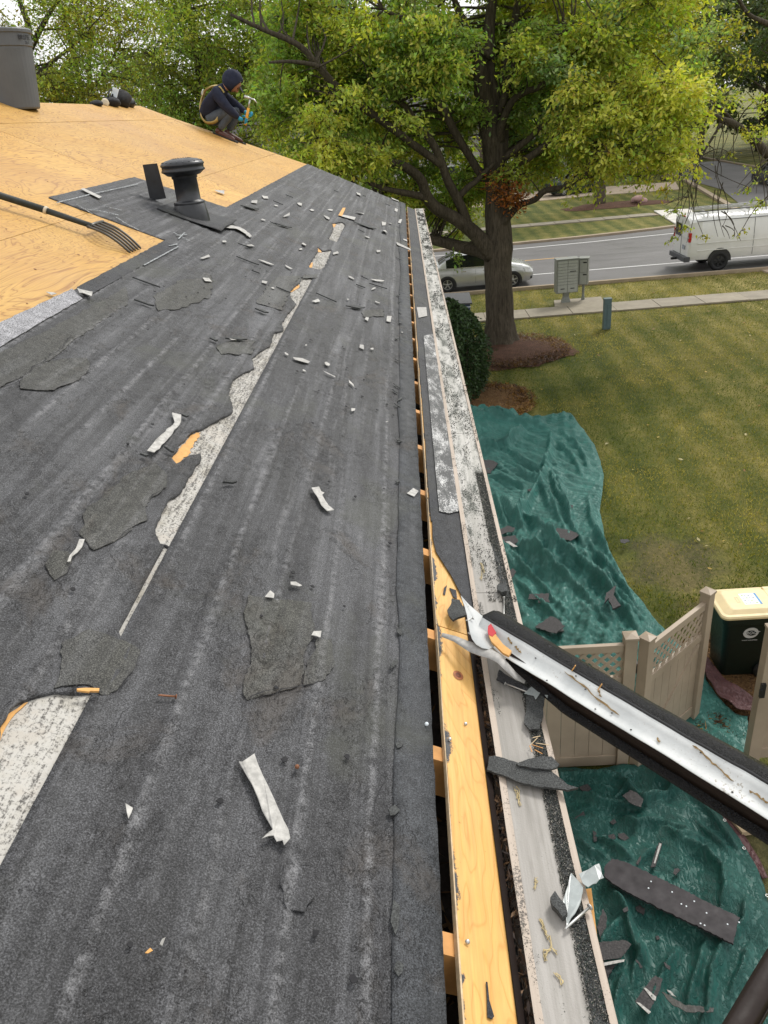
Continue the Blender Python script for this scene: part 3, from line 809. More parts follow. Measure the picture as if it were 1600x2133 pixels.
# fallen leaves on the lawn: nobody could count them
def fallen():
    n = 900
    x = NR.uniform(1.5, 16, n); y = NR.uniform(6.9, 31, n)
    keep = ~((y > 27) & (y < 28.7)) & ~((x < 3.9) & (y < 18.5))
    # thicker on the open right-hand side
    keep &= NR.random(n) < np.clip(0.35 + 0.08 * (x - 3), 0.25, 1.0)
    x, y = x[keep], y[keep]; n = len(x)
    a = NR.uniform(0, 6.28, n); s = NR.uniform(0.025, 0.055, n)
    tl = NR.uniform(-0.5, 0.5, (n, 2))
    C = np.stack([x, y, np.full(n, 0.012)], -1)
    d = np.stack([np.cos(a), np.sin(a), tl[:, 0]], -1) * s[:, None]
    e = np.stack([-np.sin(a), np.cos(a), tl[:, 1]], -1) * (s * 0.6)[:, None]
    V = np.stack([C - d, C + e, C + d, C - e], 1); V[..., 2] = np.maximum(V[..., 2], 0.004)
    pal = np.array([(0.42, 0.28, 0.07), (0.50, 0.37, 0.12), (0.30, 0.15, 0.05), (0.46, 0.40, 0.22)])
    col = pal[NR.integers(0, 4, n)] * NR.uniform(0.7, 1.2, (n, 1))
    col = np.repeat(np.concatenate([col, np.ones((n, 1))], 1)[:, None, :], 4, 1)
    o = quads_object('fallen_leaves', V.reshape(-1, 3), np.arange(4 * n).reshape(-1, 4), M['leaf'], colors=col.reshape(-1, 4))
    tag(o, 'yellow fallen leaves scattered over the lawn', 'leaves', kind='stuff')
fallen()
# ================================================================== THE HOUSE WITH ITS STRIPPED ROOF
house = thing('house', 'two storey house whose roof is half stripped to plywood and dark felt', 'house', (-3.2, 4.0, 0))
RIDGE_V = 3.535
S0, S1 = -3.0, 11.62
RAKE = [(11.62, -0.02), (11.78, 1.46), (11.25, 2.30), (10.9, 2.85), (10.72, RIDGE_V)]      # far gable edge, (s, v)
def rake_s(v):
    for (a, va), (b, vb) in zip(RAKE, RAKE[1:]):
        if v <= vb: return a + (b - a) * max(0, (v - va)) / (vb - va)
    return RAKE[-1][0]
DECK_T = 0.0125
def slab_on_roof(poly, top, thick):
    """poly in (s, v) -> prism whose top is `top` above the deck plane"""
    a = [rp(s, v, top - thick) for s, v in poly]
    return MB().prism(a, RN * thick)
# bare sheets: 2.44 x 1.22, laid along the eave in staggered rows
FV = 1.475
rows = [(FV, 1.90, 0.35), (1.90, 3.105, 1.45), (3.105, RIDGE_V, 0.6)]
for v0, v1, off in rows:
    s = S0 + off - 2.44
    while s < 11.9:
        a, b = max(s, S0), s + 2.44
        s += 2.44
        if b <= S0 + 0.05: continue
        e0, e1 = rake_s(v0), rake_s(v1)
        if a > min(e0, e1) - 0.05: continue
        g = 0.0022
        jv = RNG.uniform(-0.0012, 0.0012)
        if b > min(e0, e1): poly = [(a + g, v0 + g), (min(b, e0), v0 + g), (min(b, e1), v1 - g), (a + g, v1 - g)]
        else: poly = [(a + g, v0 + g), (b - g, v0 + g), (b - g, v1 - g), (a + g, v1 - g)]
        o = slab_on_roof(poly, 0.001 + jv, DECK_T).build('plywood_sheet', M['ply'], house)
# deck under the felt
poly = [(S0, 0.0045), (RAKE[0][0], 0.0045), (rake_s(FV), FV - 0.002), (S0, FV - 0.002)]
slab_on_roof(poly, -0.001, DECK_T).build('covered_deck', M['worn'], house)
# far slope, gable and walls
rz = rp(0, RIDGE_V)
back = MB()
bx, bz = rz.x - 3.7 * math.cos(TH), rz.z - 3.7 * math.sin(TH)
back.prism([(rz.x, S0, rz.z), (rz.x, 10.7, rz.z), (bx, 11.6, bz), (bx, S0, bz)], (0, 0, -DECK_T))
back.build('back_roof_slope', M['ply'], house)
wl, wr = bx + 0.35, EX - 0.42
wm = MB()
wm.box((wl, S0, 0), (wr, 11.25, EZ - 0.30))
wm.add([(wl, 11.25, EZ - 0.30), (wr, 11.25, EZ - 0.30), (rz.x, 10.6, rz.z - 0.06)], [(0, 1, 2)])
wm.build('wall', M['siding'], house)
bd0 = None
for k in range(27):
    z0 = 0.12 + k * 0.19
    if bd0 is None:
        bd0 = MB().add([(wr + 0.001, S0, 0), (wr + 0.001, 11.3, 0), (wr + 0.018, 11.3, 0.002), (wr + 0.018, S0, 0.002), (wr + 0.005, S0, 0.195), (wr + 0.005, 11.3, 0.195)], [(0, 1, 2, 3), (3, 2, 5, 4)]).build('siding_board', M['siding'], house)
        bd0.location.z = z0
    else:
        c_ = bd0.copy(); COL.objects.link(c_); c_.location.z = z0
MB().box((wr, S0, EZ - 0.235), (0.07, 11.3, EZ - 0.215)).build('soffit', M['gutter'], house)
# loft floor coloured near-black for the unlit space, and the old debris seen through the open slot
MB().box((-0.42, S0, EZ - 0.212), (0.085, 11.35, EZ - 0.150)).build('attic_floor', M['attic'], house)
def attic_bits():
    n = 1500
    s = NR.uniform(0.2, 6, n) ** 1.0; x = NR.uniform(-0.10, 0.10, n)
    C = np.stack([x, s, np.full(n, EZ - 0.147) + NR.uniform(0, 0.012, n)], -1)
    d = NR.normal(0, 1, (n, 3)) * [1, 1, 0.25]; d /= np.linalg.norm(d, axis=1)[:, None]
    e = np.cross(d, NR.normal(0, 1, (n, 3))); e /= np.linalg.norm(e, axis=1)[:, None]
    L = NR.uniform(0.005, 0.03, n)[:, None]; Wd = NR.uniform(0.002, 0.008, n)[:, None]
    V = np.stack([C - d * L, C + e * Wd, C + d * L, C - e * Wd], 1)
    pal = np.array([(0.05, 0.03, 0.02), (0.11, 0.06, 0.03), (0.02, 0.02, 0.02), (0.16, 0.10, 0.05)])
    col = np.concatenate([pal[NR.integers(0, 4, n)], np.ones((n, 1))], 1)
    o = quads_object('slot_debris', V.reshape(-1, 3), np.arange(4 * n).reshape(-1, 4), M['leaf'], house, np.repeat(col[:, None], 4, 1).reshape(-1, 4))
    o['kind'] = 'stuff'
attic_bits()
# rafters at 16 inch centres, tails showing in the slot
Y0 = atz(935, 1950, EZ).y
for k in range(-8, 28):
    y = Y0 + k * 0.4064
    if y < S0 + 0.1 or y > 11.3: continue
    top = rp(y, 0, -0.0145)
    a = rp(y, 0.55, -0.0145); b = rp(y, -0.098, -0.0145)
    mb = MB()
    dn = Vector((0, 0, -0.115))
    q = [a, b, b + Vector((0, 0, -0.10)), a + dn]
    mb.prism([p + Vector((0, -0.019, 0)) for p in q], (0, 0.038, 0))
    mb.build('rafter', M['rafter'], house)
# sheathing strip left along the eave (bare near the camera, under felt further off)
def bx_(x): return (EX - x) / math.cos(TH)          # world x -> v on the roof plane
def eave_strip(name, s0, s1, x0, x1, top, thick, mat, seed, wob=0.002, n=None, parent=None):
    n = n or max(4, int((s1 - s0) / 0.06)); L = []; R_ = []
    for i in range(n + 1):
        s = s0 + (s1 - s0) * i / n
        a = x0 + wob * (2 * float(fbm(np.array(s * 3.1), np.array(seed * 1.7), 3, seed)) - 0.9)
        b = x1 + wob * 0.4 * (2 * float(fbm(np.array(s * 5.1), np.array(seed * 2.9), 3, seed + 3)) - 0.9)
        L.append((s, bx_(a))); R_.append((s, bx_(b)))
    poly = L + R_[::-1]
    mb = MB()
    top_ = [rp(s, v, top) for s, v in poly]; m = n + 1; N2 = len(poly)
    bot = [p - RN * thick for p in top_]
    fs = [(i, i + 1, N2 - 2 - i, N2 - 1 - i) for i in range(n)]
    fs += [(N2 + i, N2 + N2 - 1 - i, N2 + N2 - 2 - i, N2 + i + 1) for i in range(n)]
    fs += [(i, N2 + i, N2 + (i + 1) % N2, (i + 1) % N2) for i in range(N2)]
    mb.add(top_ + bot, fs, 0, False)
    return mb.build(name, mat, parent or house)
y_joint = atz(930, 1292, EZ).y
def edge_band(o, s0, s1):
    pass
eave_strip('eave_board', S0, y_joint - 0.004, 0.0065, 0.083, -0.001, 0.0125, M['board'], 3)
eave_strip('eave_board', y_joint, atz(902, 1120, EZ).y + 0.35, 0.0065, 0.083, -0.0012, 0.0125, M['board'], 4)
eave_strip('eave_board', atz(902, 1120, EZ).y + 0.352, 11.5, 0.005, 0.083, -0.001, 0.0125, M['board'], 5)
for s0, s1, sd in ((S0, y_joint - 0.004, 3), (y_joint, 2.32, 4), (2.33, 11.5, 5)):
    eave_strip('board_edge', s0, s1, 0.0038, 0.0058, 0.0002, 0.013, M['ply_edge'], sd)
# flakes of black felt still stuck along the board's inner edge
def felt_flake(pix, mat, l=0.0012, t=0.0012, name='felt_flake', parent=None, jag=0):
    pl = [rsv(x, y, l) for x, y in pix]
    return slab_on_roof(pl, l + t, t).build(name, mat, parent or house)
felt_flake([(1012,2046),(1015,2046),(1019,2085),(1029,2118),(1024,2124),(1015,2120),(1014,2080)], M['felt_black'])
felt_flake([(936,1225),(950,1230),(952,1248),(944,1244)], M['felt_black'])
felt_flake([(925,1225),(931,1219),(929,1230),(927,1240),(923,1238)], M['felt_black'])
# knot in the board
kc = rsv(955, 1406, 0.0012)
mbk = MB()
for j, (r, mi_) in enumerate(((1.0, 0), (0.55, 1))):
    pts = [rp(kc[0] + r * 0.016 * math.sin(a), kc[1] + r * 0.013 * math.cos(a), 0.0006 + 0.0008 * j) for a in np.linspace(0, 6.28, 15)[:-1]]
    mbk.add(pts, [tuple(range(14))], mi_)
mbk.build('board_knot', [plain('knot_wood', (0.36, 0.12, 0.045), 0.5, var=0.5, vs=120), plain('knot_core', (0.17, 0.05, 0.025), 0.5, var=0.5, vs=160)], house)
# new felt strip over the board further off
eave_strip('eave_felt', atz(890, 1080, EZ).y, 11.45, 0.0085, 0.118, 0.0045, 0.003, M['felt_black'], 9, 0.0035)
sA = atz(890, 1085, EZ).y
tri = [(900,1078),(968,1078),(992,1175),(1000,1248),(985,1272),(968,1255),(940,1200),(908,1150),(901,1120)]
felt_flake(tri, M['felt_black'], 0.0035, 0.002, 'eave_felt')
felt_flake([(882,700),(925,690),(955,905),(968,1062),(935,1070),(915,1065),(905,960)], M['guard_speck'], 0.008, 0.0015, 'torn_paper_band')
felt_flake([(868,640),(888,640),(890,658),(872,662)], M['paper_grey'], 0.009, 0.001, 'torn_paper_band')

# --- felt underlayment with its torn openings
torn_px = [(354,1142),(332,1139),(322,1112),(334,1075),(349,1049),(379,1026),(391,1003),(401,989),(418,962),(416,949),(394,953),(366,970),(356,959),(370,935),(394,910),(416,899),(450,882),(484,861),(480,840),(476,820),(484,797),(499,784),(529,771),(523,752),(540,737),(562,724),(566,710),(570,696),(592,692),(587,675),(597,659),(616,637),(603,619),(603,609),(625,591),(627,580),(662,580)]
strip_v = np.mean([rsv(715, 462)[1], rsv(560, 740)[1], rsv(440, 975)[1], rsv(262, 1328)[1]])
holes = []
h1 = [rsv(x, y) for x, y in torn_px]
h1 = [(h1[0][0], strip_v)] + [(s, max(v, strip_v + 0.006)) for s, v in h1] + [(h1[-1][0], strip_v)]
holes.append(h1)
holes.append([(rsv(255, 1330)[0], strip_v), (rsv(255, 1330)[0] + .01, strip_v + .008), (h1[0][0] - 0.004, strip_v + 0.010), (h1[0][0] - 0.004, strip_v)])
holes.append([rsv(*p) for p in [(641,559),(647,548),(652,540),(662,525),(661,516),(672,525),(691,522),(677,556),(670,564)]])
holes.append([rsv(*p) for p in [(683,500),(690,488),(694,478),(691,467),(700,466),(712,464),(719,470),(702,506)]])
low = [rsv(*p) for p in [(-260,1640),(-60,1545),(0,1520),(19,1486),(35,1473),(56,1462),(85,1452),(112,1447),(150,1450),(191,1447)]]
lv = np.mean([rsv(56, 1700)[1], rsv(0, 1806)[1], rsv(191, 1447)[1]])
low = [(low[-1][0], lv)] + [(rsv(-300, 2330)[0], lv)] + low[:-1]
low_hole = low[1:] + [low[0]]
holes.append(low_hole)
def tab(): return [(S0, FV), (4.462, FV), (4.44, 2.115), (5.95, 2.115), (6.02, 1.93), (6.14, FV)]
def jag(poly, step, amp, seed, closed=True, keep=()):
    """subdivide and roughen an outline"""
    out = []; n = len(poly); rg = random.Random(seed)
    for i in range(n if closed else n - 1):
        a, b = poly[i], poly[(i + 1) % n]
        d = math.hypot(b[0] - a[0], b[1] - a[1]); k = max(1, int(d / step))
        for j in range(k):
            t = j / k
            x, y = a[0] + (b[0] - a[0]) * t, a[1] + (b[1] - a[1]) * t
            if (i not in keep) and j > 0: x += rg.uniform(-amp, amp); y += rg.uniform(-amp, amp)
            out.append((x, y))
    return out
def cdt_sheet(name, outer, holes, lift, mat, parent, inner_step=(0.05, 0.03), disp=None, skirt=0.006, seed=0):
    V = []; E = []; Fc = []
    def addloop(lp):
        b = len(V); V.extend([Vector(p) for p in lp]); n = len(lp)
        E.extend([(b + i, b + (i + 1) % n) for i in range(n)])
        return list(range(b, b + n))
    o_ids = addloop(outer)
    h_ids = [addloop(h) for h in holes]
    lo = np.min(outer, 0); hi = np.max(outer, 0)
    rg = np.random.default_rng(seed)
    # finer points near the camera
    pts = []
    s = lo[0] + 0.01
    while s < hi[0]:
        st = inner_step[0] * (0.45 + 0.16 * max(0.6, abs(s)))
        vs = np.arange(lo[1] + 0.012, hi[1], inner_step[1] * (0.6 + 0.12 * max(0.6, abs(s))))
        for v in vs: pts.append((s + rg.uniform(-0.3, 0.3) * st, v + rg.uniform(-0.25, 0.25) * inner_step[1]))
        s += st
    P = np.array(pts)
    def inside(P, poly):
        x, y = P[:, 0], P[:, 1]; r = np.zeros(len(P), bool); n = len(poly)
        for i in range(n):
            x1, y1 = poly[i]; x2, y2 = poly[(i + 1) % n]
            if y1 == y2: continue
            c = ((y1 > y) != (y2 > y)) & (x < (x2 - x1) * (y - y1) / (y2 - y1) + x1); r ^= c
        return r
    k = inside(P, outer)
    for h in holes: k &= ~inside(P, h)
    # keep away from the outlines
    B = np.array(outer + [p for h in holes for p in h])
    Q = P[k]
    keep = np.ones(len(Q), bool)
    for i in range(0, len(B), 200):
        d = ((Q[:, None, :] - B[None, i:i + 200]) ** 2).sum(-1).min(1); keep &= d > 0.006 ** 2
    Q = Q[keep]
    V.extend([Vector(p) for p in Q])
    res = delaunay_2d_cdt(V, E, [o_ids] + h_ids, 0, 1e-5)
    vo, eo, fo = res[0], res[1], res[2]
    A = np.array([(v.x, v.y) for v in vo])
    cen = np.array([A[list(f)].mean(0) for f in fo])
    kf = inside(cen, outer)
    for h in holes: kf &= ~inside(cen, h)
    faces = [tuple(f) for f, kk in zip(fo, kf) if kk]
    z = np.full(len(A), lift)
    if disp is not None: z = z + disp(A[:, 0], A[:, 1])
    bm = bmesh.new()
    bv = [bm.verts.new(rp(a[0], a[1], zz)) for a, zz in zip(A, z)]
    for f in faces:
        try: bm.faces.new([bv[i] for i in f])
        except ValueError: pass
    for v in [v for v in bm.verts if not v.link_faces]: bm.verts.remove(v)
    bmesh.ops.recalc_face_normals(bm, faces=bm.faces)
    for f in bm.faces: f.smooth = True
    if skirt:
        be = [e for e in bm.edges if e.is_boundary]
        r = bmesh.ops.extrude_edge_only(bm, edges=be)
        for v in [g for g in r['geom'] if isinstance(g, bmesh.types.BMVert)]: v.co -= RN * skirt
    me = bpy.data.meshes.new(name); bm.to_mesh(me); bm.free()
    me.materials.append(mat)
    o = bpy.data.objects.new(name, me); COL.objects.link(o)
    # sharp skirt
    return setpar(o, parent)
HB = np.array([p for h in holes for p in jag(h, 0.02, 0.0, 1)])
def felt_disp(s, v):
    d = 0.0016 * (2 * fbm(s * 5.0, v * 9.0, 3, 2) - 0.95)
    # courses of the old shingles printed through, gently wandering
    ww = v + 0.012 * (fbm(s * 0.9, v * 2.0, 3, 6) - 0.5)
    ph = ww / 0.127
    tri_ = np.abs(ph - np.round(ph))
    d = d + 0.0055 * np.exp(-(tri_ / 0.06) ** 2) * (0.3 + vnoise(s * 1.3, np.round(ph) * 3.1, 8))
    p2 = ww / 0.127 + 0.37; t2 = np.abs(p2 - np.round(p2)); d = d + 0.0030 * np.exp(-(t2 / 0.04) ** 2) * vnoise(s * 1.1, np.round(p2) * 2.3, 18)
    d = d - 0.0030 * np.exp(-((tri_ - 0.2) / 0.1) ** 2) * vnoise(s * 0.9 + 5, np.round(ph) * 1.7, 9)
    d = d + 0.005 * np.clip(ridged(s * 1.1, v * 7.0, 2, 12) - 0.62, 0, 1)
    # torn edges curl a little
    m = np.full(len(s), 9.0)
    for i in range(0, len(HB), 100):
        q = HB[i:i + 100]; m = np.minimum(m, np.sqrt((s[:, None] - q[None, :, 0]) ** 2 + (v[:, None] - q[None, :, 1]) ** 2).min(1))
    d = d + np.where(v > strip_v + 0.004, 0.007, 0.001) * np.exp(-(m / 0.016) ** 2) * vnoise(s * 14, v * 14, 21)
    return d
outer = [(S0, 0.006), (RAKE[0][0] + 0.01, 0.006), (rake_s(0.8), 0.8), (rake_s(FV) + 0.01, FV)] + tab()[::-1]
outer = jag(outer, 0.035, 0.003, 3, True, keep=(1, 2))
outer = [(s, max(0.005, v) if v < 0.02 else v) for s, v in outer]
hj = [jag(h1, 0.016, 0.0035, 5, True, keep=(len(h1) - 1,)), jag(holes[1], 0.03, 0.0006, 6), jag(holes[2], 0.02, 0.005, 7), jag(holes[3], 0.02, 0.005, 8), jag(low_hole, 0.018, 0.0025, 9, True, keep=(0, len(low_hole) - 1, len(low_hole) - 2))]
under = cdt_sheet('felt_underlayment', outer, hj, 0.006, M['felt'], house, (0.034, 0.016), felt_disp, 0.0075, 3)
# --- bits of old shingle backing and second layers lying bonded on the felt
def patch(pix, mat=None, lift=0.0092, amp=0.008, seed=0, name='felt_patch', t=0.0022, px_scale=None):
    pl = [rsv(x, y, lift) for x, y in pix]
    pl = jag(jag(pl, 0.035, amp, seed), 0.010, amp * 0.3, seed + 5)
    top = [rp(s, v, lift + 0.0015 * random.Random(seed + i).random()) for i, (s, v) in enumerate(pl)]
    return MB().prism([p - RN * t for p in top], RN * t).build(name, mat or M['felt_green'], under, recalc=True)
def z4(pts): return [(x / 2.667, 1100 + y / 2.667) for x, y in pts]
def z1(pts): return [(x / 2.667, 550 + y / 2.667) for x, y in pts]
def z2(pts): return [(400 + x / 3.2, 400 + y / 3.2) for x, y in pts]
def z6(pts): return [(400 + x / 2.724, 1350 + y / 2.724) for x, y in pts]
patch(z4([(340,640),(500,560),(620,600),(720,640),(780,680),(750,770),(690,850),(650,900),(600,930),(560,925),(540,900),(500,870),(430,870),(300,890),(340,780)]), seed=1)
patch([(517,1240),(560,1246),(610,1250),(648,1256),(655,1300),(640,1345),(625,1425),(615,1432),(560,1447),(515,1458),(505,1440),(525,1350),(512,1300)], seed=2)
patch([(660,1330),(690,1332),(698,1380),(690,1395),(672,1418),(632,1428),(640,1380)], seed=3)
patch(z1([(480,1350),(600,1250),(750,1150),(860,1100),(930,1180),(900,1260),(830,1310),(820,1420),(700,1500),(640,1540),(520,1590),(440,1500)]), seed=4)
patch(z1([(110,650),(200,560),(330,530),(480,520),(490,600),(400,660),(300,700),(200,700),(110,690)]), seed=5)
patch(z2([(490,640),(580,560),(720,560),(640,690),(600,790),(430,740)]), seed=6)
patch(z2([(190,1040),(300,990),(420,1030),(390,1080),(210,1080)]), seed=7)
patch(z2([(740,560),(850,540),(840,572),(735,575)]), seed=17)
patch(z1([(1200,460),(1330,400),(1420,430),(1380,490),(1230,500)]), seed=8)
patch(z1([(850,180),(1000,90),(1180,70),(1170,180),(1000,250),(880,260)]), seed=9)
patch(z2([(1130,790),(1270,780),(1280,830),(1140,830)]), seed=10)
patch(z4([(250,200),(300,120),(380,130),(400,190),(370,250),(300,290)]), seed=11)
patch(z6([(520,1230),(690,1240),(700,1400),(640,1500),(540,1480),(500,1340)]), mat=M['felt'], seed=12)
patch(z4([(1370,700),(1480,560),(1600,540),(1640,700),(1600,860),(1440,900),(1340,940)]), seed=13, amp=0.006) if False else None
# long band of darker granules under the plywood edge and the paler strip beside it
patch([(-300,905),(0,735),(150,660),(262,598),(268,632),(150,712),(86,762),(0,808),(-300,990)], seed=14, amp=0.006)
patch([(-240,795),(0,672),(150,601),(172,622),(90,668),(0,722),(-240,862)], M['light_granule'], 0.0115, 0.002, 15)
patch([(160,598),(341,503),(372,512),(300,552),(262,572),(182,618)], M['felt_black'], 0.011, 0.002, 16)
# raw orange wood showing at the torn edge
bw = jag([rsv(*p) for p in [(356,959),(366,970),(380,958),(394,946),(404,925),(418,902),(408,902),(394,912),(372,936)]], 0.012, 0.004, 4)
MB().prism([rp(s, v, 0.0004) for s, v in bw], RN * 0.0012).build('bare_wood', M['chip'], under)
for pp__ in ([(641,559),(646,548),(652,547),(650,556),(645,562)], [(661,525),(660,515),(668,521),(670,526)], [(603,612),(610,600),(622,592),(624,598),(612,606)], [(0,1519),(19,1487),(50,1466),(58,1464),(22,1500),(0,1545)], [(690,470),(694,465),(700,468),(696,474)]):
    bw = jag([rsv(*p) for p in pp__], 0.012, 0.003, 6)
    MB().prism([rp(s, v, 0.0006) for s, v in bw], RN * 0.0012).build('bare_wood', M['chip'], under)
# smoother strip of eave felt
se = []
for i in range(100):
    s = -1.0 + i * 0.128
    se.append((s, 0.088 + 0.018 * (float(fbm(np.array(s * 2.3), np.array(1.0), 4, 5)) - 0.5) * 2 - 0.012 * math.exp(-((s - 1.5) / 0.5) ** 2)))
pl = jag([(p[0], 0.0068) for p in se[::-1]] + se, 0.03, 0.0012, 4)
cdt_sheet('eave_felt', pl, [], 0.0125, M['felt_smooth'], house, (0.06, 0.025), lambda s, v: 0.0012 * (fbm(s * 4, v * 12, 3, 3) - 0.5), 0.004, 5)
# short curled shingle fragments along that seam
rg = random.Random(4)
for k in range(24):
    s = rg.uniform(0.6, 9.5) ; v = 0.088 + rg.uniform(-0.008, 0.016)
    L_ = rg.uniform(0.008, 0.03); wd = rg.uniform(0.003, 0.009); a = rg.uniform(-0.6, 0.9)
    c = Vector((s, v)); d = Vector((math.cos(a), math.sin(a))); e = Vector((-d.y, d.x))
    q = [c - d * L_, c - d * L_ * 0.3 + e * wd, c + d * L_ + e * wd * 0.4, c + d * L_ * 0.7 - e * wd, c - d * L_ * 0.4 - e * wd * 0.7]
    MB().prism([rp(p.x, p.y, 0.0140) for p in q], RN * 0.0028).build('felt_flake', M['shingle'], under)
# cracks: thin black splits in the felt, most of them along the lower edge of a patch
def crack(pts, wd, seed):
    pl = jag(pts, 0.02, 0.006, seed, False) + [pts[-1]]; r_ = random.Random(seed); L_ = []; R_ = []
    for i, (s, v) in enumerate(pl):
        w_ = wd * r_.uniform(0.3, 1.2) * (0.15 if i in (0, len(pl) - 1) else 1)
        L_.append(rp(s, v + w_, 0.0150)); R_.append(rp(s, v - w_, 0.0150))
    mb = MB().add(L_ + R_, [(i, i + 1, len(pl) + i + 1, len(pl) + i) for i in range(len(pl) - 1)]); mb.build('felt_crack', M['black_matte'], under)
for k, pts in enumerate([z4([(0,1010),(60,960),(150,960),(280,930),(400,900),(430,870),(500,870),(540,840)]), z4([(560,930),(620,925),(690,850),(740,790)]), z6([(310,290),(420,265),(560,225),(680,205),(740,185)]), z6([(1060,740),(1085,770),(1050,830),(1035,900),(1040,1000)]),
        z1([(0,690),(100,650),(200,560),(330,470),(400,390)]), z1([(820,1310),(850,1280),(900,1255),(930,1250)]), z1([(640,1540),(700,1480),(780,1460)]), z4([(250,260),(300,290),(370,260),(400,190)]), z2([(440,750),(520,770),(590,795)]), z2([(120,540),(180,530),(220,545)]), z2([(240,685),(290,700)]),
        z6([(1085,1740),(1110,1760),(1180,1745)]), z6([(1000,2100),(1050,2080),(1090,2040)]), z2([(1030,1485),(1110,1510)]), z4([(870,1180),(960,1140),(1010,1110)]), z4([(1090,470),(1150,420),(1160,330)]), z4([(1500,470),(1540,490),(1600,480)]), z2([(1100,290),(1190,310)]), z2([(1290,680),(1440,720)]), z4([(1370,950),(1470,905),(1600,885)])]):
    crack([rsv(x, y, 0.015) for x, y in pts], 0.0011 + 0.0004 * (k % 3), 40 + k)
rg = random.Random(9)
for k in range(60):
    s = rg.uniform(0.55, 6.5); v = rg.uniform(0.1, 1.3); n = rg.randint(2, 5); a = rg.uniform(-0.4, 0.4) + (1.57 if rg.random() < 0.35 else 0); pts = [(s, v)]
    for i in range(n): a += rg.uniform(-0.7, 0.7); pts.append((pts[-1][0] + math.cos(a) * rg.uniform(0.01, 0.035), pts[-1][1] + math.sin(a) * rg.uniform(0.008, 0.025)))
    crack(pts, rg.uniform(0.0004, 0.0011) * (1 + 0.15 * s), 200 + k)
# nail holes and lifted scars in the felt
for k in range(90):
    s = rg.uniform(0.6, 5.0); v = rg.uniform(0.1, 1.3); r = rg.uniform(0.003, 0.006)
    if any(abs(v - strip_v) < 0.12 for _ in (0,)): continue
    q = [rp(s + r * math.cos(a) * rg.uniform(0.7, 1.4), v + r * math.sin(a) * rg.uniform(0.7, 1.3), 0.0135) for a in np.linspace(0, 6.28, 8)[:-1]]
    MB().prism(q, RN * 0.0016).build('tar_spot', M['black_matte'], under)
for k in range(16):
    s = rg.uniform(3.4, 10.8); v = rg.uniform(0.12, 1.38); L_ = rg.uniform(0.02, 0.07); wd = rg.uniform(0.001, 0.004) * (1 + 0.1 * s); a = 1.57 + rg.uniform(-0.35, 0.35)
    c = Vector((s, v)); d = Vector((math.cos(a), math.sin(a))); e = Vector((-d.y, d.x))
    q = [c - d * L_, c - d * L_ * 0.4 + e * wd, c + d * L_ * 0.5 + e * wd * 0.6, c + d * L_, c + d * L_ * 0.3 - e * wd, c - d * L_ * 0.5 - e * wd * 0.4]
    MB().prism([rp(p.x, p.y, 0.0125) for p in q], RN * 0.006).build('felt_flake', M['shingle'], under)

# nail marks along the rafter lines of the bare sheets
def nail_marks():
    pts = []
    for k in range(-6, 28):
        y = Y0 + k * 0.4064
        for v in np.arange(FV + 0.03, RIDGE_V, 0.152):
            if y < rake_s(v) - 0.03 and not (4.4 < y < 6.2 and v < 2.13): pts.append((y + RNG.uniform(-0.012, 0.012), v + RNG.uniform(-0.02, 0.02)))
    mb = MB()
    for s, v in pts:
        r = RNG.uniform(0.003, 0.006)
        mb.prism([rp(s + r * math.cos(a), v + r * math.sin(a), 0.0021) for a in (0, 1.05, 2.09, 3.14, 4.19, 5.24)], RN * 0.0008)
    mb.build('nail_marks', M['rust_nail'], house)['kind'] = 'stuff'
nail_marks()
# --- gutter
gut = thing('gutter', 'long tan gutter with a mesh guard full of shingle granules along the eave', 'gutter', (0.17, 4.0, EZ - 0.1))
GZ = EZ - 0.052
def gstrip(name, x0, x1, z0, z1, s0, s1, mat, parent=gut, thick=0.0025, wob=0.0, seed=0):
    n = max(2, int((s1 - s0) / 0.05)) if wob else max(2, int((s1 - s0) / 0.6)); mb = MB(); vs = []
    for i in range(n + 1):
        s = s0 + (s1 - s0) * i / n
        a = x0 + (wob * (2 * float(fbm(np.array(s * 6.0), np.array(0.3 + seed), 4, seed)) - 0.95) if wob else 0)
        b = x1 + (wob * (2 * float(fbm(np.array(s * 7.0), np.array(5.3 + seed), 4, seed + 9)) - 0.95) if wob else 0)
        vs += [(a, s, z0), (b, s, z1), (b, s, z1 - thick), (a, s, z0 - thick)]
    fs = []
    for i in range(n):
        q = i * 4
        for k in range(4): fs.append((q + k, q + (k + 1) % 4, q + 4 + (k + 1) % 4, q + 4 + k))
    fs += [(0, 1, 2, 3), (n*4+3, n*4+2, n*4+1, n*4)]
    return mb.add(vs, fs).build(name, mat, parent)
gstrip('drip_edge', 0.0835, 0.0945, GZ + 0.008, GZ - 0.006, S0, 11.5, M['brown_metal'])
gstrip('fascia_board', 0.086, 0.100, GZ - 0.030, GZ - 0.034, S0, 11.4, M['dark_metal'], thick=0.14)
gstrip('back_lip', 0.108, 0.1215, GZ + 0.004, GZ + 0.002, S0, 11.55, M['lip'], wob=0.0012, seed=4)
s = S0
k = 0
while s < 11.5:
    e = min(s + 1.2, 11.55); mt = M['guard_grey']
    gstrip('guard_panel', 0.1195, 0.2160, GZ - 0.001 + 0.0006 * (k % 2), GZ - 0.0065, s, e - 0.003, mt)
    s = e; k += 1
gstrip('outer_lip', 0.2165, 0.2285, GZ - 0.003, GZ - 0.006, S0, 11.58, M['lip'], wob=0.0008, seed=7)
gb = MB()
prof = [(0.2285, GZ - 0.006), (0.2285, GZ - 0.035), (0.205, GZ - 0.07), (0.185, GZ - 0.115), (0.10, GZ - 0.115)]
for (xa, za), (xb, zb) in zip(prof, prof[1:]):
    gb.add([(xa, S0, za), (xa, 11.56, za), (xb, 11.56, zb), (xb, S0, zb)], [(0, 1, 2, 3)])
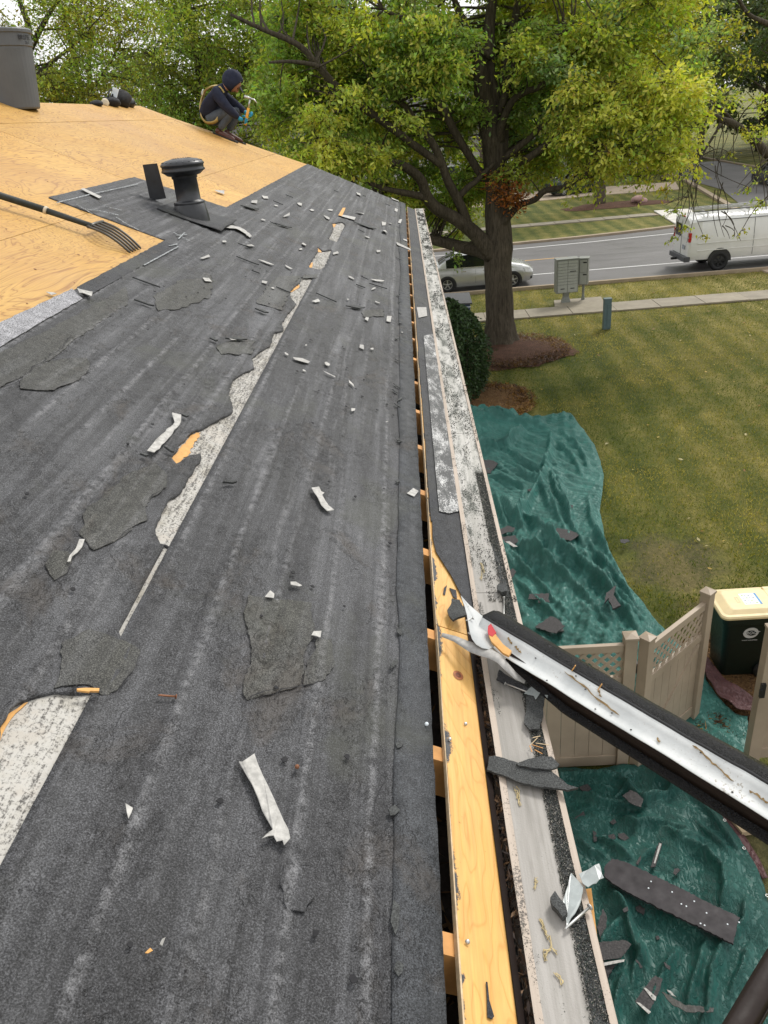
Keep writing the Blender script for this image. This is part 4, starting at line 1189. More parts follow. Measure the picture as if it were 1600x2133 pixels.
gb.add([(0.2285, 11.56, GZ - 0.006), (0.2285, 11.56, GZ - 0.035), (0.205, 11.56, GZ - 0.07), (0.185, 11.56, GZ - 0.115), (0.10, 11.56, GZ - 0.115), (0.10, 11.56, GZ - 0.006)], [(0, 1, 2, 3, 4, 5)])
gb.build('trough', M['gutter'], gut)
gstrip('front_spacer', 0.2280, 0.2290, GZ - 0.0075, GZ - 0.0075, S0, 11.57, M['gutter'], thick=0.03)
# granule drifts: real grains
def grains(name, n, s0, s1, x0, x1, z, size, pal, parent, power=1.0, clump=4.0, thr=0.42):
    s = s0 + (s1 - s0) * NR.random(n) ** power; t = NR.random(n)
    x = x0 + (x1 - x0) * t
    keep = fbm(s * clump, x * 30, 4, 17) > thr + 0.12 * NR.random(n)
    s, x = s[keep], x[keep]; n = len(s)
    sz = size * NR.uniform(0.5, 1.3, n) * (1 + 0.22 * np.maximum(0, s - 1.2))
    zc = z - 0.055 * (x - 0.12) + NR.uniform(0, 0.003, n)
    C = np.stack([x, s, zc], -1)
    T = np.array([(1, 1, 1), (-1, -1, 1), (-1, 1, -1), (1, -1, -1)], float) * 0.6
    a = NR.normal(0, 1, (n, 3, 3)); qm, _ = np.linalg.qr(a)
    V = C[:, None, :] + np.einsum('nij,kj->nki', qm, T) * sz[:, None, None]
    Fq = (np.arange(n)[:, None, None] * 4 + np.array([(0, 1, 2), (0, 3, 1), (0, 2, 3), (1, 3, 2)])[None]).reshape(-1, 3)
    col = np.array(pal)[NR.integers(0, len(pal), n)] * NR.uniform(0.6, 1.3, (n, 1))
    col = np.repeat(np.concatenate([col, np.ones((n, 1))], 1)[:, None], 4, 1)
    o = quads_object(name, V.reshape(-1, 3), Fq, M['grain'], parent, col.reshape(-1, 4))
    o['kind'] = 'stuff'
    return o
q = N('loose_granule'); M['grain'] = q.out(q.attr('tint'), 0.6)
palg = [(0.012, 0.016, 0.013), (0.018, 0.022, 0.018), (0.03, 0.05, 0.035), (0.02, 0.018, 0.016), (0.10, 0.095, 0.08), (0.30, 0.28, 0.24)]
gstrip('granule_bed', 0.193, 0.2145, GZ - 0.0035, GZ - 0.0052, S0, 2.5, M['shingle'], wob=0.0035, seed=2, thick=0.001)
grains('granules', 26000, 0.5, 2.6, 0.188, 0.217, GZ - 0.0005, 0.0012, palg, gut, 1.0, 3.0, 0.30)
grains('granules', 12000, 1.75, 11.4, 0.12, 0.2275, GZ + 0.0005, 0.0017, palg, gut, 1.6, 5.0, 0.46)
grains('granules', 5000, 0.5, 2.2, 0.119, 0.134, GZ + 0.001, 0.0010, palg, gut, 1.0, 6.0, 0.50)
grains('granules', 1800, 0.5, 2.2, 0.106, 0.122, GZ + 0.0045, 0.0009, palg, gut, 1.0, 6.0, 0.46)
# leaf litter and needles in the slot behind the gutter
def slot_litter():
    n = 2600
    s = NR.uniform(0.4, 5, n); x = NR.uniform(0.093, 0.108, n); C = np.stack([x, s, GZ - 0.022 + NR.uniform(-0.004, 0.012, n)], -1)
    d = NR.normal(0, 1, (n, 3)) * [0.5, 1, 0.3]; d /= np.linalg.norm(d, axis=1)[:, None]
    e = np.cross(d, NR.normal(0, 1, (n, 3))); e /= np.linalg.norm(e, axis=1)[:, None]
    L_ = NR.uniform(0.003, 0.013, n)[:, None]; Wd = NR.uniform(0.0007, 0.0035, n)[:, None]
    V = np.stack([C - d * L_, C + e * Wd, C + d * L_, C - e * Wd], 1)
    pal = np.array([(0.05, 0.03, 0.02), (0.10, 0.055, 0.03), (0.03, 0.025, 0.02), (0.20, 0.11, 0.05)])
    col = np.concatenate([pal[NR.integers(0, 4, n)], np.ones((n, 1))], 1)
    o = quads_object('leaf_litter', V.reshape(-1, 3), np.arange(4 * n).reshape(-1, 4), M['grain'], gut, np.repeat(col[:, None], 4, 1).reshape(-1, 4)); o['kind'] = 'stuff'
slot_litter()

# --- vent pipe and its cap
VP = onroof(400, 452)
vz = VP.z
vent = MB()
mbv = MB()
mbv.lathe([(0.115, -0.06), (0.112, 0.0), (0.098, 0.085), (0.090, 0.09)], (VP.x, VP.y, vz), 28)
vo_ = mbv.build('vent_pipe', M['vent'], house)
MB().lathe([(0.096, 0.080), (0.100, 0.085), (0.099, 0.096), (0.085, 0.101), (0.078, 0.108), (0.076, 0.235), (0.082, 0.237), (0.082, 0.26)], (VP.x, VP.y, vz), 28).build('pipe_sleeve', M['vent'], vo_)
capm = MB()
cz = vz + 0.252
capm.lathe([(0.085, 0.0), (0.105, 0.004), (0.128, 0.022), (0.137, 0.026), (0.139, 0.034), (0.133, 0.040), (0.133, 0.058), (0.139, 0.062), (0.138, 0.070), (0.128, 0.082), (0.10, 0.094), (0.06, 0.101), (0.0, 0.103)], (VP.x, VP.y, cz), 36)
cap = capm.build('vent_cap', M['vent'], vo_)
for k in range(20):
    a = 2 * math.pi * k / 20
    d = Vector((math.cos(a), math.sin(a), 0))
    MB().bar(Vector((VP.x, VP.y, cz + 0.100)) + d * 0.05, Vector((VP.x, VP.y, cz + 0.081)) + d * 0.128, 0.006, 0.008).build('cap_rib', M['vent'], vo_)
# base flashing: a thin sheet, its lower edge curled up
bf = MB(); n1, n2 = 12, 8; vs = []
sB, vB = rsv(400, 452)
for i in range(n1 + 1):
    for j in range(n2 + 1):
        ss = sB - 0.21 + 0.50 * i / n1; vv = vB - 0.24 + 0.42 * j / n2
        lf = 0.014 + 0.03 * max(0, 1 - j / 2.5) * (0.35 + 0.65 * float(vnoise(np.array(i * 0.5), np.array(2.0), 3))) + 0.006 * float(vnoise(np.array(i * 0.9), np.array(j * 0.9), 8))
        vs.append(rp(ss, vv, lf))
fs = [(i*(n2+1)+j, (i+1)*(n2+1)+j, (i+1)*(n2+1)+j+1, i*(n2+1)+j+1) for i in range(n1) for j in range(n2)]
bf.add(vs, fs, 0, True)
fo_ = bf.build('vent_flashing', M['felt_black'], vo_)
sm = fo_.modifiers.new('t', 'SOLIDIFY'); sm.thickness = 0.004
# ================================================================== THE YARD BELOW THE EAVE
def interp(px, table):
    for (a, va), (b, vb) in zip(table, table[1:]):
        if px <= b: return va + (vb - va) * (px - a) / (b - a)
    return table[-1][1]
def smooth01(t): t = np.clip(t, 0, 1); return t * t * (3 - 2 * t)
# ---- tarps: draped cloth with real folds
UR = sorted([(p.y, p.x) for p in (ground(*q) for q in [(1190,862),(1210,885),(1225,910),(1240,945),(1246,975),(1244,1010),(1240,1050),(1247,1085),(1255,1120),(1275,1165),(1300,1210),(1340,1260),(1378,1302),(1400,1335)])])
UR = [(6.52, 2.05), (6.9, 2.45), (7.6, 2.95)] + [u for u in UR if u[0] > 8.0]
UTOP = sorted([(p.x, p.y) for p in (ground(*q) for q in [(985,862),(1003,856),(1020,866),(1042,880),(1062,873),(1085,870),(1120,872),(1150,866),(1190,862)])])
UTOP = [(0.1, UTOP[0][1])] + UTOP
def fold_set(lines, offx, offy, k):
    out = []
    for amp, wd, pts in lines:
        out.append((amp, wd, [tuple(ground(offx + x / k, offy + y / k, 0.08)[:2]) for x, y in pts]))
    return out
def folds(x, y, fs):
    """sharp crests along polylines, steeper on one side like pulled cloth"""
    h = np.zeros_like(x)
    wob = 0.05 * (fbm(x * 4.0, y * 4.0, 3, 88) - 0.5)
    for amp, wd, P in fs:
        best = np.full(x.shape, 9.0); sg = np.ones_like(x); tt = np.zeros_like(x); n = len(P) - 1
        for i in range(n):
            (ax, ay), (bx_2, by_2) = P[i], P[i + 1]
            dx, dy = bx_2 - ax, by_2 - ay; L2 = dx * dx + dy * dy + 1e-9
            t = np.clip(((x - ax) * dx + (y - ay) * dy) / L2, 0, 1)
            ex, ey = x - (ax + t * dx), y - (ay + t * dy); d = np.sqrt(ex * ex + ey * ey)
            m = d < best
            best = np.where(m, d, best); sg = np.where(m, np.sign(dx * ey - dy * ex), sg); tt = np.where(m, (i + t) / n, tt)
        d = np.abs(best + wob * sg)
        w_ = np.where(sg > 0, wd, wd * 0.5)
        h = h + amp * np.exp(-(d / w_) ** 1.25) * np.clip(4 * tt * (1 - tt) + 0.25, 0, 1)
    return h
UF = fold_set([(0.17,.11,[(640,640),(760,740),(900,870),(1050,1010),(1200,1150),(1330,1290),(1420,1420)]),(0.14,.09,[(690,860),(800,960),(960,1080),(1100,1220),(1250,1400)]),(0.13,.08,[(860,180),(855,300),(810,450),(720,600),(650,720)]),(0.10,.06,[(810,480),(860,560),(950,760)]),
  (0.11,.06,[(900,420),(960,620),(1000,760),(1060,860)]),(0.11,.07,[(1090,540),(1110,700),(1180,850),(1260,980),(1420,1170),(1540,1300)]),(0.10,.06,[(850,380),(900,520),(1000,700)]),(0.13,.08,[(560,560),(650,700),(720,800)]),(0.12,.07,[(1060,800),(1150,930),(1300,1100),(1400,1220)]),
  (0.10,.06,[(700,500),(690,620),(640,760)]),(0.09,.05,[(760,420),(820,520),(870,640)]),(0.16,.10,[(430,250),(520,270),(600,250),(690,150)]),(0.12,.08,[(480,110),(560,130),(700,130),(830,110)]),(0.10,.07,[(600,260),(680,330),(790,390),(850,330)]),(0.10,.06,[(470,420),(560,440),(650,470),(720,480)]),
  (0.08,.05,[(520,500),(560,640),(600,720)]),(0.08,.05,[(640,340),(720,420),(810,440)]),(0.09,.06,[(900,220),(990,300),(1060,420)]),(0.08,.05,[(940,160),(1040,250),(1100,380)]),(0.09,.05,[(620,900),(700,1000),(830,1120),(960,1290)]),(0.08,.05,[(660,1050),(760,1180),(900,1300)]),(0.07,.05,[(1000,900),(1120,1060),(1240,1180)]),(0.07,.04,[(1180,1000),(1300,1160),(1440,1320)])], 850, 850, 2.909)
LF = fold_set([(0.12,.06,[(230,130),(420,150),(600,180),(760,330)]),(0.10,.05,[(250,210),(480,310),(760,340),(1050,190)]),(0.12,.06,[(820,100),(900,150),(960,200),(940,240)]),(0.06,.05,[(600,400),(720,470),(900,450),(1160,560)]),(0.05,.04,[(700,740),(780,660),(850,590)]),(0.09,.05,[(980,560),(1180,660),(1280,780),(1310,900),(1280,1000)]),
  (0.09,.05,[(540,900),(640,1050),(700,1250),(760,1400)]),(0.11,.05,[(1000,1290),(900,1420),(820,1650),(790,1760)]),(0.09,.05,[(1190,1230),(1080,1500),(1050,1700)]),(0.10,.05,[(1300,1250),(1200,1450),(1180,1700),(1140,1780)]),(0.08,.05,[(1440,960),(1420,1100),(1330,1250)]),(0.08,.05,[(600,1080),(520,1200),(470,1300)]),(0.08,.04,[(640,1440),(590,1600),(560,1740)]),(0.07,.04,[(1480,1240),(1420,1420),(1320,1600)]),
  (0.06,.04,[(420,520),(560,600),(700,700)]),(0.05,.04,[(900,480),(1000,560),(1180,560)]),(0.06,.04,[(1120,420),(1250,560),(1340,660)]),(0.07,.04,[(760,1250),(700,1400),(690,1560)]),(0.06,.05,[(330,560),(420,640),(520,660)]),(0.06,.04,[(1060,250),(1180,340),(1300,480),(1420,620)]),(0.05,.03,[(560,280),(640,240),(760,220)]),(0.06,.04,[(950,1040),(1060,1140),(1180,1220)])], 1100, 1580, 3.2)
def tri(t): return 2 * np.abs(t - np.floor(t + 0.5))
def crumple(x, y, waves, seed):
    """folded-paper relief: warped triangle waves give flat facets with sharp creases"""
    h = np.zeros_like(x)
    for i, (amp, lam, ang, wp) in enumerate(waves):
        c, s_ = math.cos(ang), math.sin(ang)
        u = x * c + y * s_ + wp * (fbm(x * 0.9 + i * 3.1, y * 0.9 - i, 3, seed + i) - 0.5) + 0.25 * wp * (fbm(x * 3.2, y * 3.2 + i, 2, seed + 7 * i) - 0.5)
        m = smooth01((fbm(x * 0.8 + 5 * i, y * 0.55, 2, seed + 31 + i) - 0.28) / 0.3)
        h = h + amp * m * tri(u / lam)
    return h
def upper_h(x, y):
    u = x - 0.10 * (18 - y)
    h = folds(x, y, UF) * 1.7
    h = h + crumple(u, y, [(0.15, 0.70, 0.0, 0.7), (0.11, 0.41, 0.16, 0.5), (0.09, 0.27, -0.3, 0.4), (0.07, 0.40, 0.8, 0.5), (0.055, 0.19, 0.35, 0.3), (0.05, 0.5, 1.35, 0.6), (0.035, 0.12, -0.6, 0.2), (0.030, 0.10, 0.9, 0.2)], 130)
    hx, hy = (x - 1.55) / 0.75, (y - 16.9) / 0.95
    heap = np.exp(-(hx * hx + hy * hy))
    h = h + 0.34 * heap
    return 0.012 + h
def lower_h(x, y):
    h = folds(x, y, LF) * 1.45
    h = h + crumple(x, y, [(0.07, 0.75, 0.6, 0.7), (0.06, 0.42, -0.5, 0.5), (0.04, 0.33, 1.2, 0.45), (0.026, 0.23, 0.2, 0.35), (0.015, 0.14, -1.0, 0.3), (0.010, 0.09, 0.8, 0.25), (0.006, 0.06, 2.2, 0.15)], 170)
    h = h + 0.04 * fbm(x * 1.5, y * 1.5, 3, 83)
    return 0.012 + h
LR = sorted([(p.y, p.x) for p in (ground(*q) for q in [(1425,1606),(1460,1645),(1500,1700),(1540,1750),(1570,1800),(1592,1850),(1605,1900),(1612,1960),(1640,2050),(1690,2133)])])
LR = [(2.2, 2.9)] + [u for u in LR] + [(6.40, 2.62)]
def cloth(name, y0, y1, xl, xr_tab, hf, mat, label, res=0.028, top=None, edge_drop=0.10, kx=None):
    ny = int((y1 - y0) / res); nx = int(3.4 / res)
    V = []
    yy = np.linspace(y0, y1, ny); XR = np.array([interp(v, xr_tab) for v in yy])
    T = np.linspace(0, 1, nx)
    X = xl + (XR - xl)[:, None] * T[None, :]
    Yv = np.repeat(yy[:, None], nx, 1)
    if top is not None:
        lim = np.interp(X, [p[0] for p in top], [p[1] for p in top])
        t = (Yv - y0) / (y1 - y0); Yv = y0 + t * (np.maximum(lim, y0 + 1) - y0)
    # fine wander of the hem
    X = X + (T[None, :] ** 8) * 0.05 * (fbm(Yv * 2.0, X * 0 + 3, 3, 5) - 0.5)
    Z = hf(X, Yv)
    ed = np.minimum((1 - T)[None, :] * (XR - xl)[:, None], 9)
    Z = 0.012 + (Z - 0.012) * (0.35 + 0.65 * smooth01(ed / edge_drop))
    if top is not None:
        e2 = (1 - (Yv - y0) / (np.maximum(lim, y0 + 1) - y0)) * 11
        Z = 0.012 + (Z - 0.012) * (0.25 + 0.75 * smooth01(e2 / 0.3))
    idx = np.arange(ny * nx).reshape(ny, nx)
    Fq = np.stack([idx[:-1, :-1], idx[:-1, 1:], idx[1:, 1:], idx[1:, :-1]], -1).reshape(-1, 4)
    o = quads_object(name, np.stack([X, Yv, Z], -1).reshape(-1, 3), Fq, mat, smooth=True)
    s_ = o.modifiers.new('thickness', 'SOLIDIFY'); s_.thickness = 0.004; s_.offset = 1
    tag(o, label, 'tarp')
    return o
cloth('tarp', 6.52, 18.3, 0.1, UR, upper_h, M['tarp'], 'large crumpled green tarp spread on the lawn beyond the fence', 0.023, UTOP)
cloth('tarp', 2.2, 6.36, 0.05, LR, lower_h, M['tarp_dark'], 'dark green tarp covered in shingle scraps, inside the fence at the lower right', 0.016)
lt_ = [o for o in bpy.data.objects if o.name.startswith('tarp') and 'inside' in o.get('label', '')][0]
for gx, gy in ((1308, 424), (1592, 925), (1034, 226), (1440, 600)):
    p = ground(1100 + gx / 3.2, 1580 + gy / 3.2, 0.05); p.z = float(lower_h(np.array([p.x]), np.array([p.y]))[0]) * 0.6 + 0.02
    MB().tube([p + Vector((0.014 * math.cos(a), 0.014 * math.sin(a), 0)) for a in np.linspace(0, 6.283, 12)], 0.005, 6).build('eyelet', M['nail'], lt_)
def patch_cloth(name, pix, mat, label, hf, res=0.03, z=0.02):
    P = [ground(*q) for q in pix]
    poly = [(p.x, p.y) for p in P]
    x0, y0 = np.min(poly, 0); x1, y1 = np.max(poly, 0)
    V = [Vector(p) for p in jag(poly, 0.06, 0.006, 3)]; n = len(V); E = [(i, (i + 1) % n) for i in range(n)]
    gx, gy = np.meshgrid(np.arange(x0, x1, res), np.arange(y0, y1, res))
    for a, b in zip(gx.ravel(), gy.ravel()): V.append(Vector((a + 0.004, b + 0.003)))
    vo, eo, fo = delaunay_2d_cdt(V, E, [list(range(n))], 1, 1e-5)[:3]
    A = np.array([(v.x, v.y) for v in vo]); Z = z + hf(A[:, 0], A[:, 1])
    mb = MB().add([(a[0], a[1], zz) for a, zz in zip(A, Z)], [tuple(f) for f in fo], 0, True)
    o = mb.build(name, mat); s_ = o.modifiers.new('thickness', 'SOLIDIFY'); s_.thickness = 0.004
    return tag(o, label, 'tarp')
patch_cloth('tarp', [(1395,1335),(1440,1360),(1462,1388),(1470,1425),(1500,1470),(1530,1495),(1556,1500),(1556,1580),(1540,1600),(1420,1600),(1340,1606)], M['tarp'], 'green tarp on the ground in the open gateway',
            lambda x, y: 0.10 * np.clip(ridged(x * 3 + y, y * 1.6 - x, 2, 91) - 0.25, 0, 1) + 0.05 * fbm(x * 4, y * 4, 3, 93))
patch_cloth('tarp', [(1460,1378),(1474,1388),(1492,1412),(1520,1446),(1548,1462),(1566,1476),(1566,1500),(1530,1497),(1500,1474),(1472,1436),(1460,1402)], M['tarp_maroon'], 'maroon tarp edge folded back beside the wheeled cart',
            lambda x, y: 0.11 + 0.10 * np.clip(ridged(x * 2.4 + y * 3, y * 1.1 - x, 2, 95) - 0.2, 0, 1))
patch_cloth('tarp', [(1480,1672),(1510,1690),(1548,1740),(1580,1790),(1600,1830),(1588,1832),(1550,1775),(1500,1705)], M['tarp_maroon'], 'strip of maroon tarp under the hem of the dark green tarp',
            lambda x, y: 0.012 + 0.02 * fbm(x * 6, y * 6, 2, 97), 0.03, 0.0)
st = MB().prism([(p.x, p.y, 0) for p in (ground(*q) for q in [(1495,1668),(1530,1680),(1578,1730),(1574,1738),(1545,1742),(1510,1700)])], (0, 0, 0.055)).build('paving_stone', M['stone'])
tag(st, 'tan paving stone at the edge of the dark green tarp', 'stone')

# ---- shingle scraps lying on the tarps
def tarp_z(x, y):
    a = np.array([x]); b = np.array([y])
    return float((upper_h if y > 6.5 else lower_h)(a, b)[0])
def on_tarp(pix, hgt=0.07):
    q = [ground(x, y, hgt) for x, y in pix]
    zs = [tarp_z(p.x, p.y) for p in q]; mz = max(zs)
    zz = [(mz * 0.75 + 0.25 * float(np.mean(zs))) + 0.016] * len(zs)
    return [ground(x, y, z) for (x, y), z in zip(pix, zz)]
def scrap(pix, label, mat=None, t=0.007, name='shingle_scrap', cat='shingle', group=None, strips=(), hgt=0.07, up=0.0):
    top = on_tarp(jag(pix, 5.0, 1.3, int(pix[0][0] * 7)), hgt)
    top = [p + Vector((0, 0, up)) for p in top]
    o = MB().prism([p - Vector((0, 0, t)) for p in top], (0, 0, t)).build(name, mat or M['shingle_far'])
    tag(o, label, cat, group)
    for sp in strips:
        tp = on_tarp(sp, hgt)
        c = sum(tp, Vector()) / len(tp); base = max(p.z for p in top) + 0.004
        MB().prism([(p.x, p.y, base) for p in (ground(a, b, base) for a, b in sp)], (0, 0, 0.003)).build('tape_strip', M['paper'], o)
    return o
def Z5(p): return [(850 + x / 2.909, 850 + y / 2.909) for x, y in p]
def Z7(p): return [(1100 + x / 3.2, 1580 + y / 3.2) for x, y in p]
scrap(Z5([(860,770),(905,725),(960,735),(1040,765),(985,805),(920,785)]), 'dark shingle piece lying alone in the middle of the large green tarp')
scrap(Z5([(440,310),(500,315),(545,335),(500,395),(450,385)]), 'brown shingle piece in a hollow of the tarp close to the gutter')
scrap(Z5([(545,740),(600,712),(650,725),(640,745),(560,765)]), 'narrow dark scrap above the white-taped shingle beside the gutter')
scrap(Z5([(555,785),(650,770),(670,810),(640,825),(560,825)]), 'black shingle with a white tape bit beside the gutter', strips=[Z5([(590,810),(615,808),(665,840),(640,842)])])
scrap(Z5([(735,1125),(855,1122),(850,1155),(860,1178),(790,1180),(790,1160),(728,1158)]), 'stepped dark shingle pair lying left of the twisted black pieces')
scrap(Z5([(1190,1180),(1200,1120),(1260,1075),(1245,1130),(1290,1195),(1240,1215),(1215,1150)]), 'twisted black flashing scrap standing near the tarp edge', t=0.03)
scrap(Z5([(770,1325),(860,1262),(905,1275),(950,1320),(900,1365),(840,1350)]), 'dark shingle heap lying where the tarp meets the black flashing')
scrap(Z5([(870,1330),(930,1325),(945,1350),(890,1365)]), 'pale edged shingle lying on the heap near the flashing', M['felt_green'], hgt=0.1)
scrap(Z5([(720,495),(745,487),(765,490),(740,505)]), 'small dark scrap near the bunched top of the green tarp')
scrap(Z5([(612,985),(635,970),(655,990),(630,1030)]), 'small curled scrap on the green tarp just right of the gutter')
scrap(Z5([(1285,797),(1330,792),(1345,808),(1315,820),(1290,815)]), 'dark scrap on the bare lawn right of the green tarp')
scrap(Z5([(980,585),(1000,588),(998,605),(984,600)]), 'tiny brown scrap on a fold of the green tarp')
LB = Z7([(510,740),(560,690),(640,710),(720,745),(1000,880),(1200,985),(1410,1085),(1385,1150),(1365,1262),(1150,1150),(900,1035),(700,935),(560,855),(505,800)])
lb = scrap(LB, 'long dark grey board with white nail heads lying across the dark tarp', plain('grey_coated_board', (0.036, 0.032, 0.035), 0.6, var=0.4, vs=7, spec=0.25), 0.02, 'coated_board', 'board', up=0.05)
for a, b in [(820,820),(803,864),(960,890),(1022,970),(1055,985),(1108,952),(1190,1030),(1150,1100),(1177,1112),(1330,1105),(1407,1092)]:
    x, y = Z7([(a, b)])[0]; p = ground(x, y, 0.14)
    zt = max(v.co.z for v in lb.data.vertices)
    p = ground(x, y, zt + 0.0012)
    MB().lathe([(0.008, 0), (0.007, 0.002), (0.0, 0.003)], p, 8).build('nail_head', M['sticker_white'], lb)
scrap(Z7([(570,750),(630,745),(690,775),(665,820),(610,785)]), 'black felt scrap lying on the left end of the long grey board', M['black_matte'], hgt=0.15)
scrap(Z7([(870,560),(895,565),(850,720),(815,725),(845,640)]), 'upright narrow shingle strip above the long grey board', strips=[Z7([(876,566),(890,570),(848,700),(838,700)])])
scrap(Z7([(975,735),(1000,730),(1015,745),(985,778),(968,765)]), 'small grey shingle chip just above the long grey board')
scrap(Z7([(600,500),(640,495),(675,530),(650,550),(605,525)]), 'brown scrap, right one of a pair in the middle of the dark tarp')
scrap(Z7([(535,510),(570,500),(585,530),(560,555),(540,540)]), 'brown scrap, left one of a pair in the middle of the dark tarp')
scrap(Z7([(630,250),(680,210),(720,225),(770,270),(755,325),(690,300)]), 'square brown felt piece in the folds under the fence')
scrap(Z7([(340,190),(400,170),(425,205),(380,230)]), 'brown scrap on the dark tarp under the torn shingle strip')
scrap(Z7([(430,480),(455,490),(458,550),(438,555)]), 'narrow brown scrap left of the paired scraps on the dark tarp')
scrap(Z7([(720,700),(750,645),(755,660),(735,710)]), 'thin dark sliver left of the upright shingle strip')
scrap(Z7([(545,425),(575,400),(590,425),(565,440)]), 'small curled scrap with a pale edge near the top of the dark tarp')
scrap(Z7([(310,400),(370,350),(380,380),(330,415)]), 'dark curled scrap close to the gutter lip on the dark tarp')
scrap(Z7([(470,1225),(640,1210),(690,1240),(620,1330),(480,1350)]), 'large black shingle with a white band lying beside the gutter', strips=[Z7([(490,1365),(600,1345),(645,1340),(640,1355),(500,1385)])])
scrap(Z7([(490,1385),(600,1370),(560,1410),(510,1500)]), 'black shingle tab under the white banded shingle beside the gutter')
scrap(Z7([(780,1520),(850,1445),(900,1470),(880,1540),(800,1700),(715,1620)]), 'black shingle with two white bands at the bottom of the dark tarp', strips=[Z7([(770,1530),(785,1530),(855,1590),(850,1615),(830,1608)]), Z7([(720,1625),(745,1630),(820,1690),(805,1705)])])
scrap(Z7([(890,1555),(940,1575),(1040,1640),(1240,1660),(1235,1690),(1060,1690),(960,1640)]), 'curved brown shingle strip beside the double banded shingle', M['felt_green'])
scrap(Z7([(925,1540),(950,1548),(990,1592),(960,1580)]), 'white paper sliver at the end of the curved brown strip', M['paper'], cat='paper', name='paper_scrap', hgt=0.1)
scrap(Z7([(905,1355),(950,1385),(945,1410),(915,1385)]), 'small dark scrap below the long grey board')
scrap(Z7([(850,1185),(870,1180),(880,1200),(860,1210)]), 'round dark chip below the middle of the long grey board')
scrap(Z7([(630,1005),(665,985),(670,1015),(640,1025)]), 'small brown chip left of the long grey board')
scrap(Z7([(715,990),(745,975),(780,1000),(770,1045),(730,1020)]), 'brown scrap tucked against the lower edge of the long grey board')
scrap(Z7([(715,1340),(730,1345),(765,1390),(750,1400)]), 'thin brown sliver in the middle of the lower dark tarp')
scrap(Z7([(460,1120),(500,1000),(525,1050),(520,1190),(480,1200)]), 'black strip hanging along the dark tarp below the wood shim')

# ---- tan vinyl fence and gate
FH = 1.80
def post(parent, x, y, h=FH, s=0.127, rot=0.0):
    Mx = Matrix.Translation((x, y, 0)) @ Matrix.Rotation(rot, 4, 'Z')
    o = MB().cbox((-s/2, -s/2, -0.02), (s/2, s/2, h), 0.006, 0, Mx).build('post', M['vinyl'], parent)
    c = MB()
    k = s / 2 + 0.009
    c.cbox((-k, -k, h - 0.004), (k, k, h + 0.028), 0.004, 0, Mx)
    c.add([Mx @ Vector(p) for p in ((-k+.004, -k+.004, h+.028), (k-.004, -k+.004, h+.028), (k-.004, k-.004, h+.028), (-k+.004, k-.004, h+.028), (0, 0, h + 0.05))], [(0,1,4),(1,2,4),(2,3,4),(3,0,4)])
    c.build('post_cap', M['vinyl'], o)
    return o
def panel(parent, A, B, z0=0.05, z1=1.72, lat=0.33, brace=False, rail=0.09):
    A = Vector((*A, 0)); B = Vector((*B, 0)); L = (B - A).length; d = (B - A) / L
    Mx = Matrix.Translation(A) @ Matrix(((d.x, -d.y, 0), (d.y, d.x, 0), (0, 0, 1))).to_4x4()
    def bx(name, lo, hi, b=0.004): return MB().cbox(lo, hi, b, 0, Mx).build(name, M['vinyl'], parent)
    bx('top_rail', (0, -0.025, z1 - rail), (L, 0.025, z1))
    bx('bottom_rail', (0, -0.025, z0), (L, 0.025, z0 + 0.14))
    zl = z1 - rail - lat
    bx('middle_rail', (0, -0.025, zl - rail), (L, 0.025, zl))
    n = max(2, round(L / 0.155)); wd = L / n
    for k in range(n): bx('board', (k * wd + 0.002, -0.012, z0 + 0.14), ((k + 1) * wd - 0.002, 0.010, zl - rail), 0.003)
    # crossed lattice
    sp = 0.125; lw = 0.037
    for sgn, yy in ((1, -0.0075), (-1, 0.0005)):
        k = -int(lat / sp) - 1
        while k * sp < L + lat:
            x0 = k * sp; pts = []
            xa, za, xb, zb = x0, zl, x0 + lat, z1 - rail
            if sgn < 0: xa, xb = xb, xa
            # clip to the panel
            def cl(xa, za, xb, zb):
                if xa == xb: return None
                out = []
                for xc in (0.0, L):
                    pass
                t0, t1 = 0.0, 1.0
                dx = xb - xa
                for lim, s_ in ((0.0, 1), (L, -1)):
                    f0 = s_ * (xa - lim); df = s_ * dx
                    if df == 0: continue
                    t = -f0 / df
                    if df > 0: t0 = max(t0, t)
                    else: t1 = min(t1, t)
                if t1 - t0 < 0.04: return None
                return (xa + dx * t0, za + (zb - za) * t0, xa + dx * t1, za + (zb - za) * t1)
            c = cl(xa, za, xb, zb)
            if c:
                a = Mx @ Vector((c[0], yy, c[1])); b = Mx @ Vector((c[2], yy, c[3]))
                MB().bar(a, b, lw, 0.006, up=Mx.to_3x3() @ Vector((0, 1, 0))).build('lattice_slat', M['vinyl'], parent)
            k += 1
    if brace:
        a = Mx @ Vector((0.05, -0.022, z0 + 0.16)); b = Mx @ Vector((L - 0.05, -0.022, zl - rail - 0.02))
        MB().bar(a, b, 0.05, 0.02, up=Mx.to_3x3() @ Vector((0, 1, 0))).build('brace', M['vinyl'], parent)
    return Mx, L
FY = 6.45
fence = thing('fence', 'tan vinyl fence panel with a lattice top left of the open gate', 'fence', (1.0, FY, 0))
post(fence, 1.995, FY)
panel(fence, (-0.40, FY), (1.93, FY))
hng = MB().box((2.06, FY - 0.03, 1.35), (2.09, FY + 0.03, 1.47)).build('hinge', M['black_plastic'], fence)
MB().box((2.06, FY - 0.03, 0.22), (2.09, FY + 0.03, 0.34)).build('hinge', M['black_plastic'], fence)
gA, gB = (2.155, FY - 0.04), (3.02, 7.16)
gate = thing('gate', 'tan vinyl gate with lattice top and diagonal brace swung open outwards', 'gate', (gA[0], gA[1], 0))
ga = Vector(gA); gb_ = Vector(gB); gd = (gb_ - ga).normalized(); rz_ = math.atan2(gd.y, gd.x)
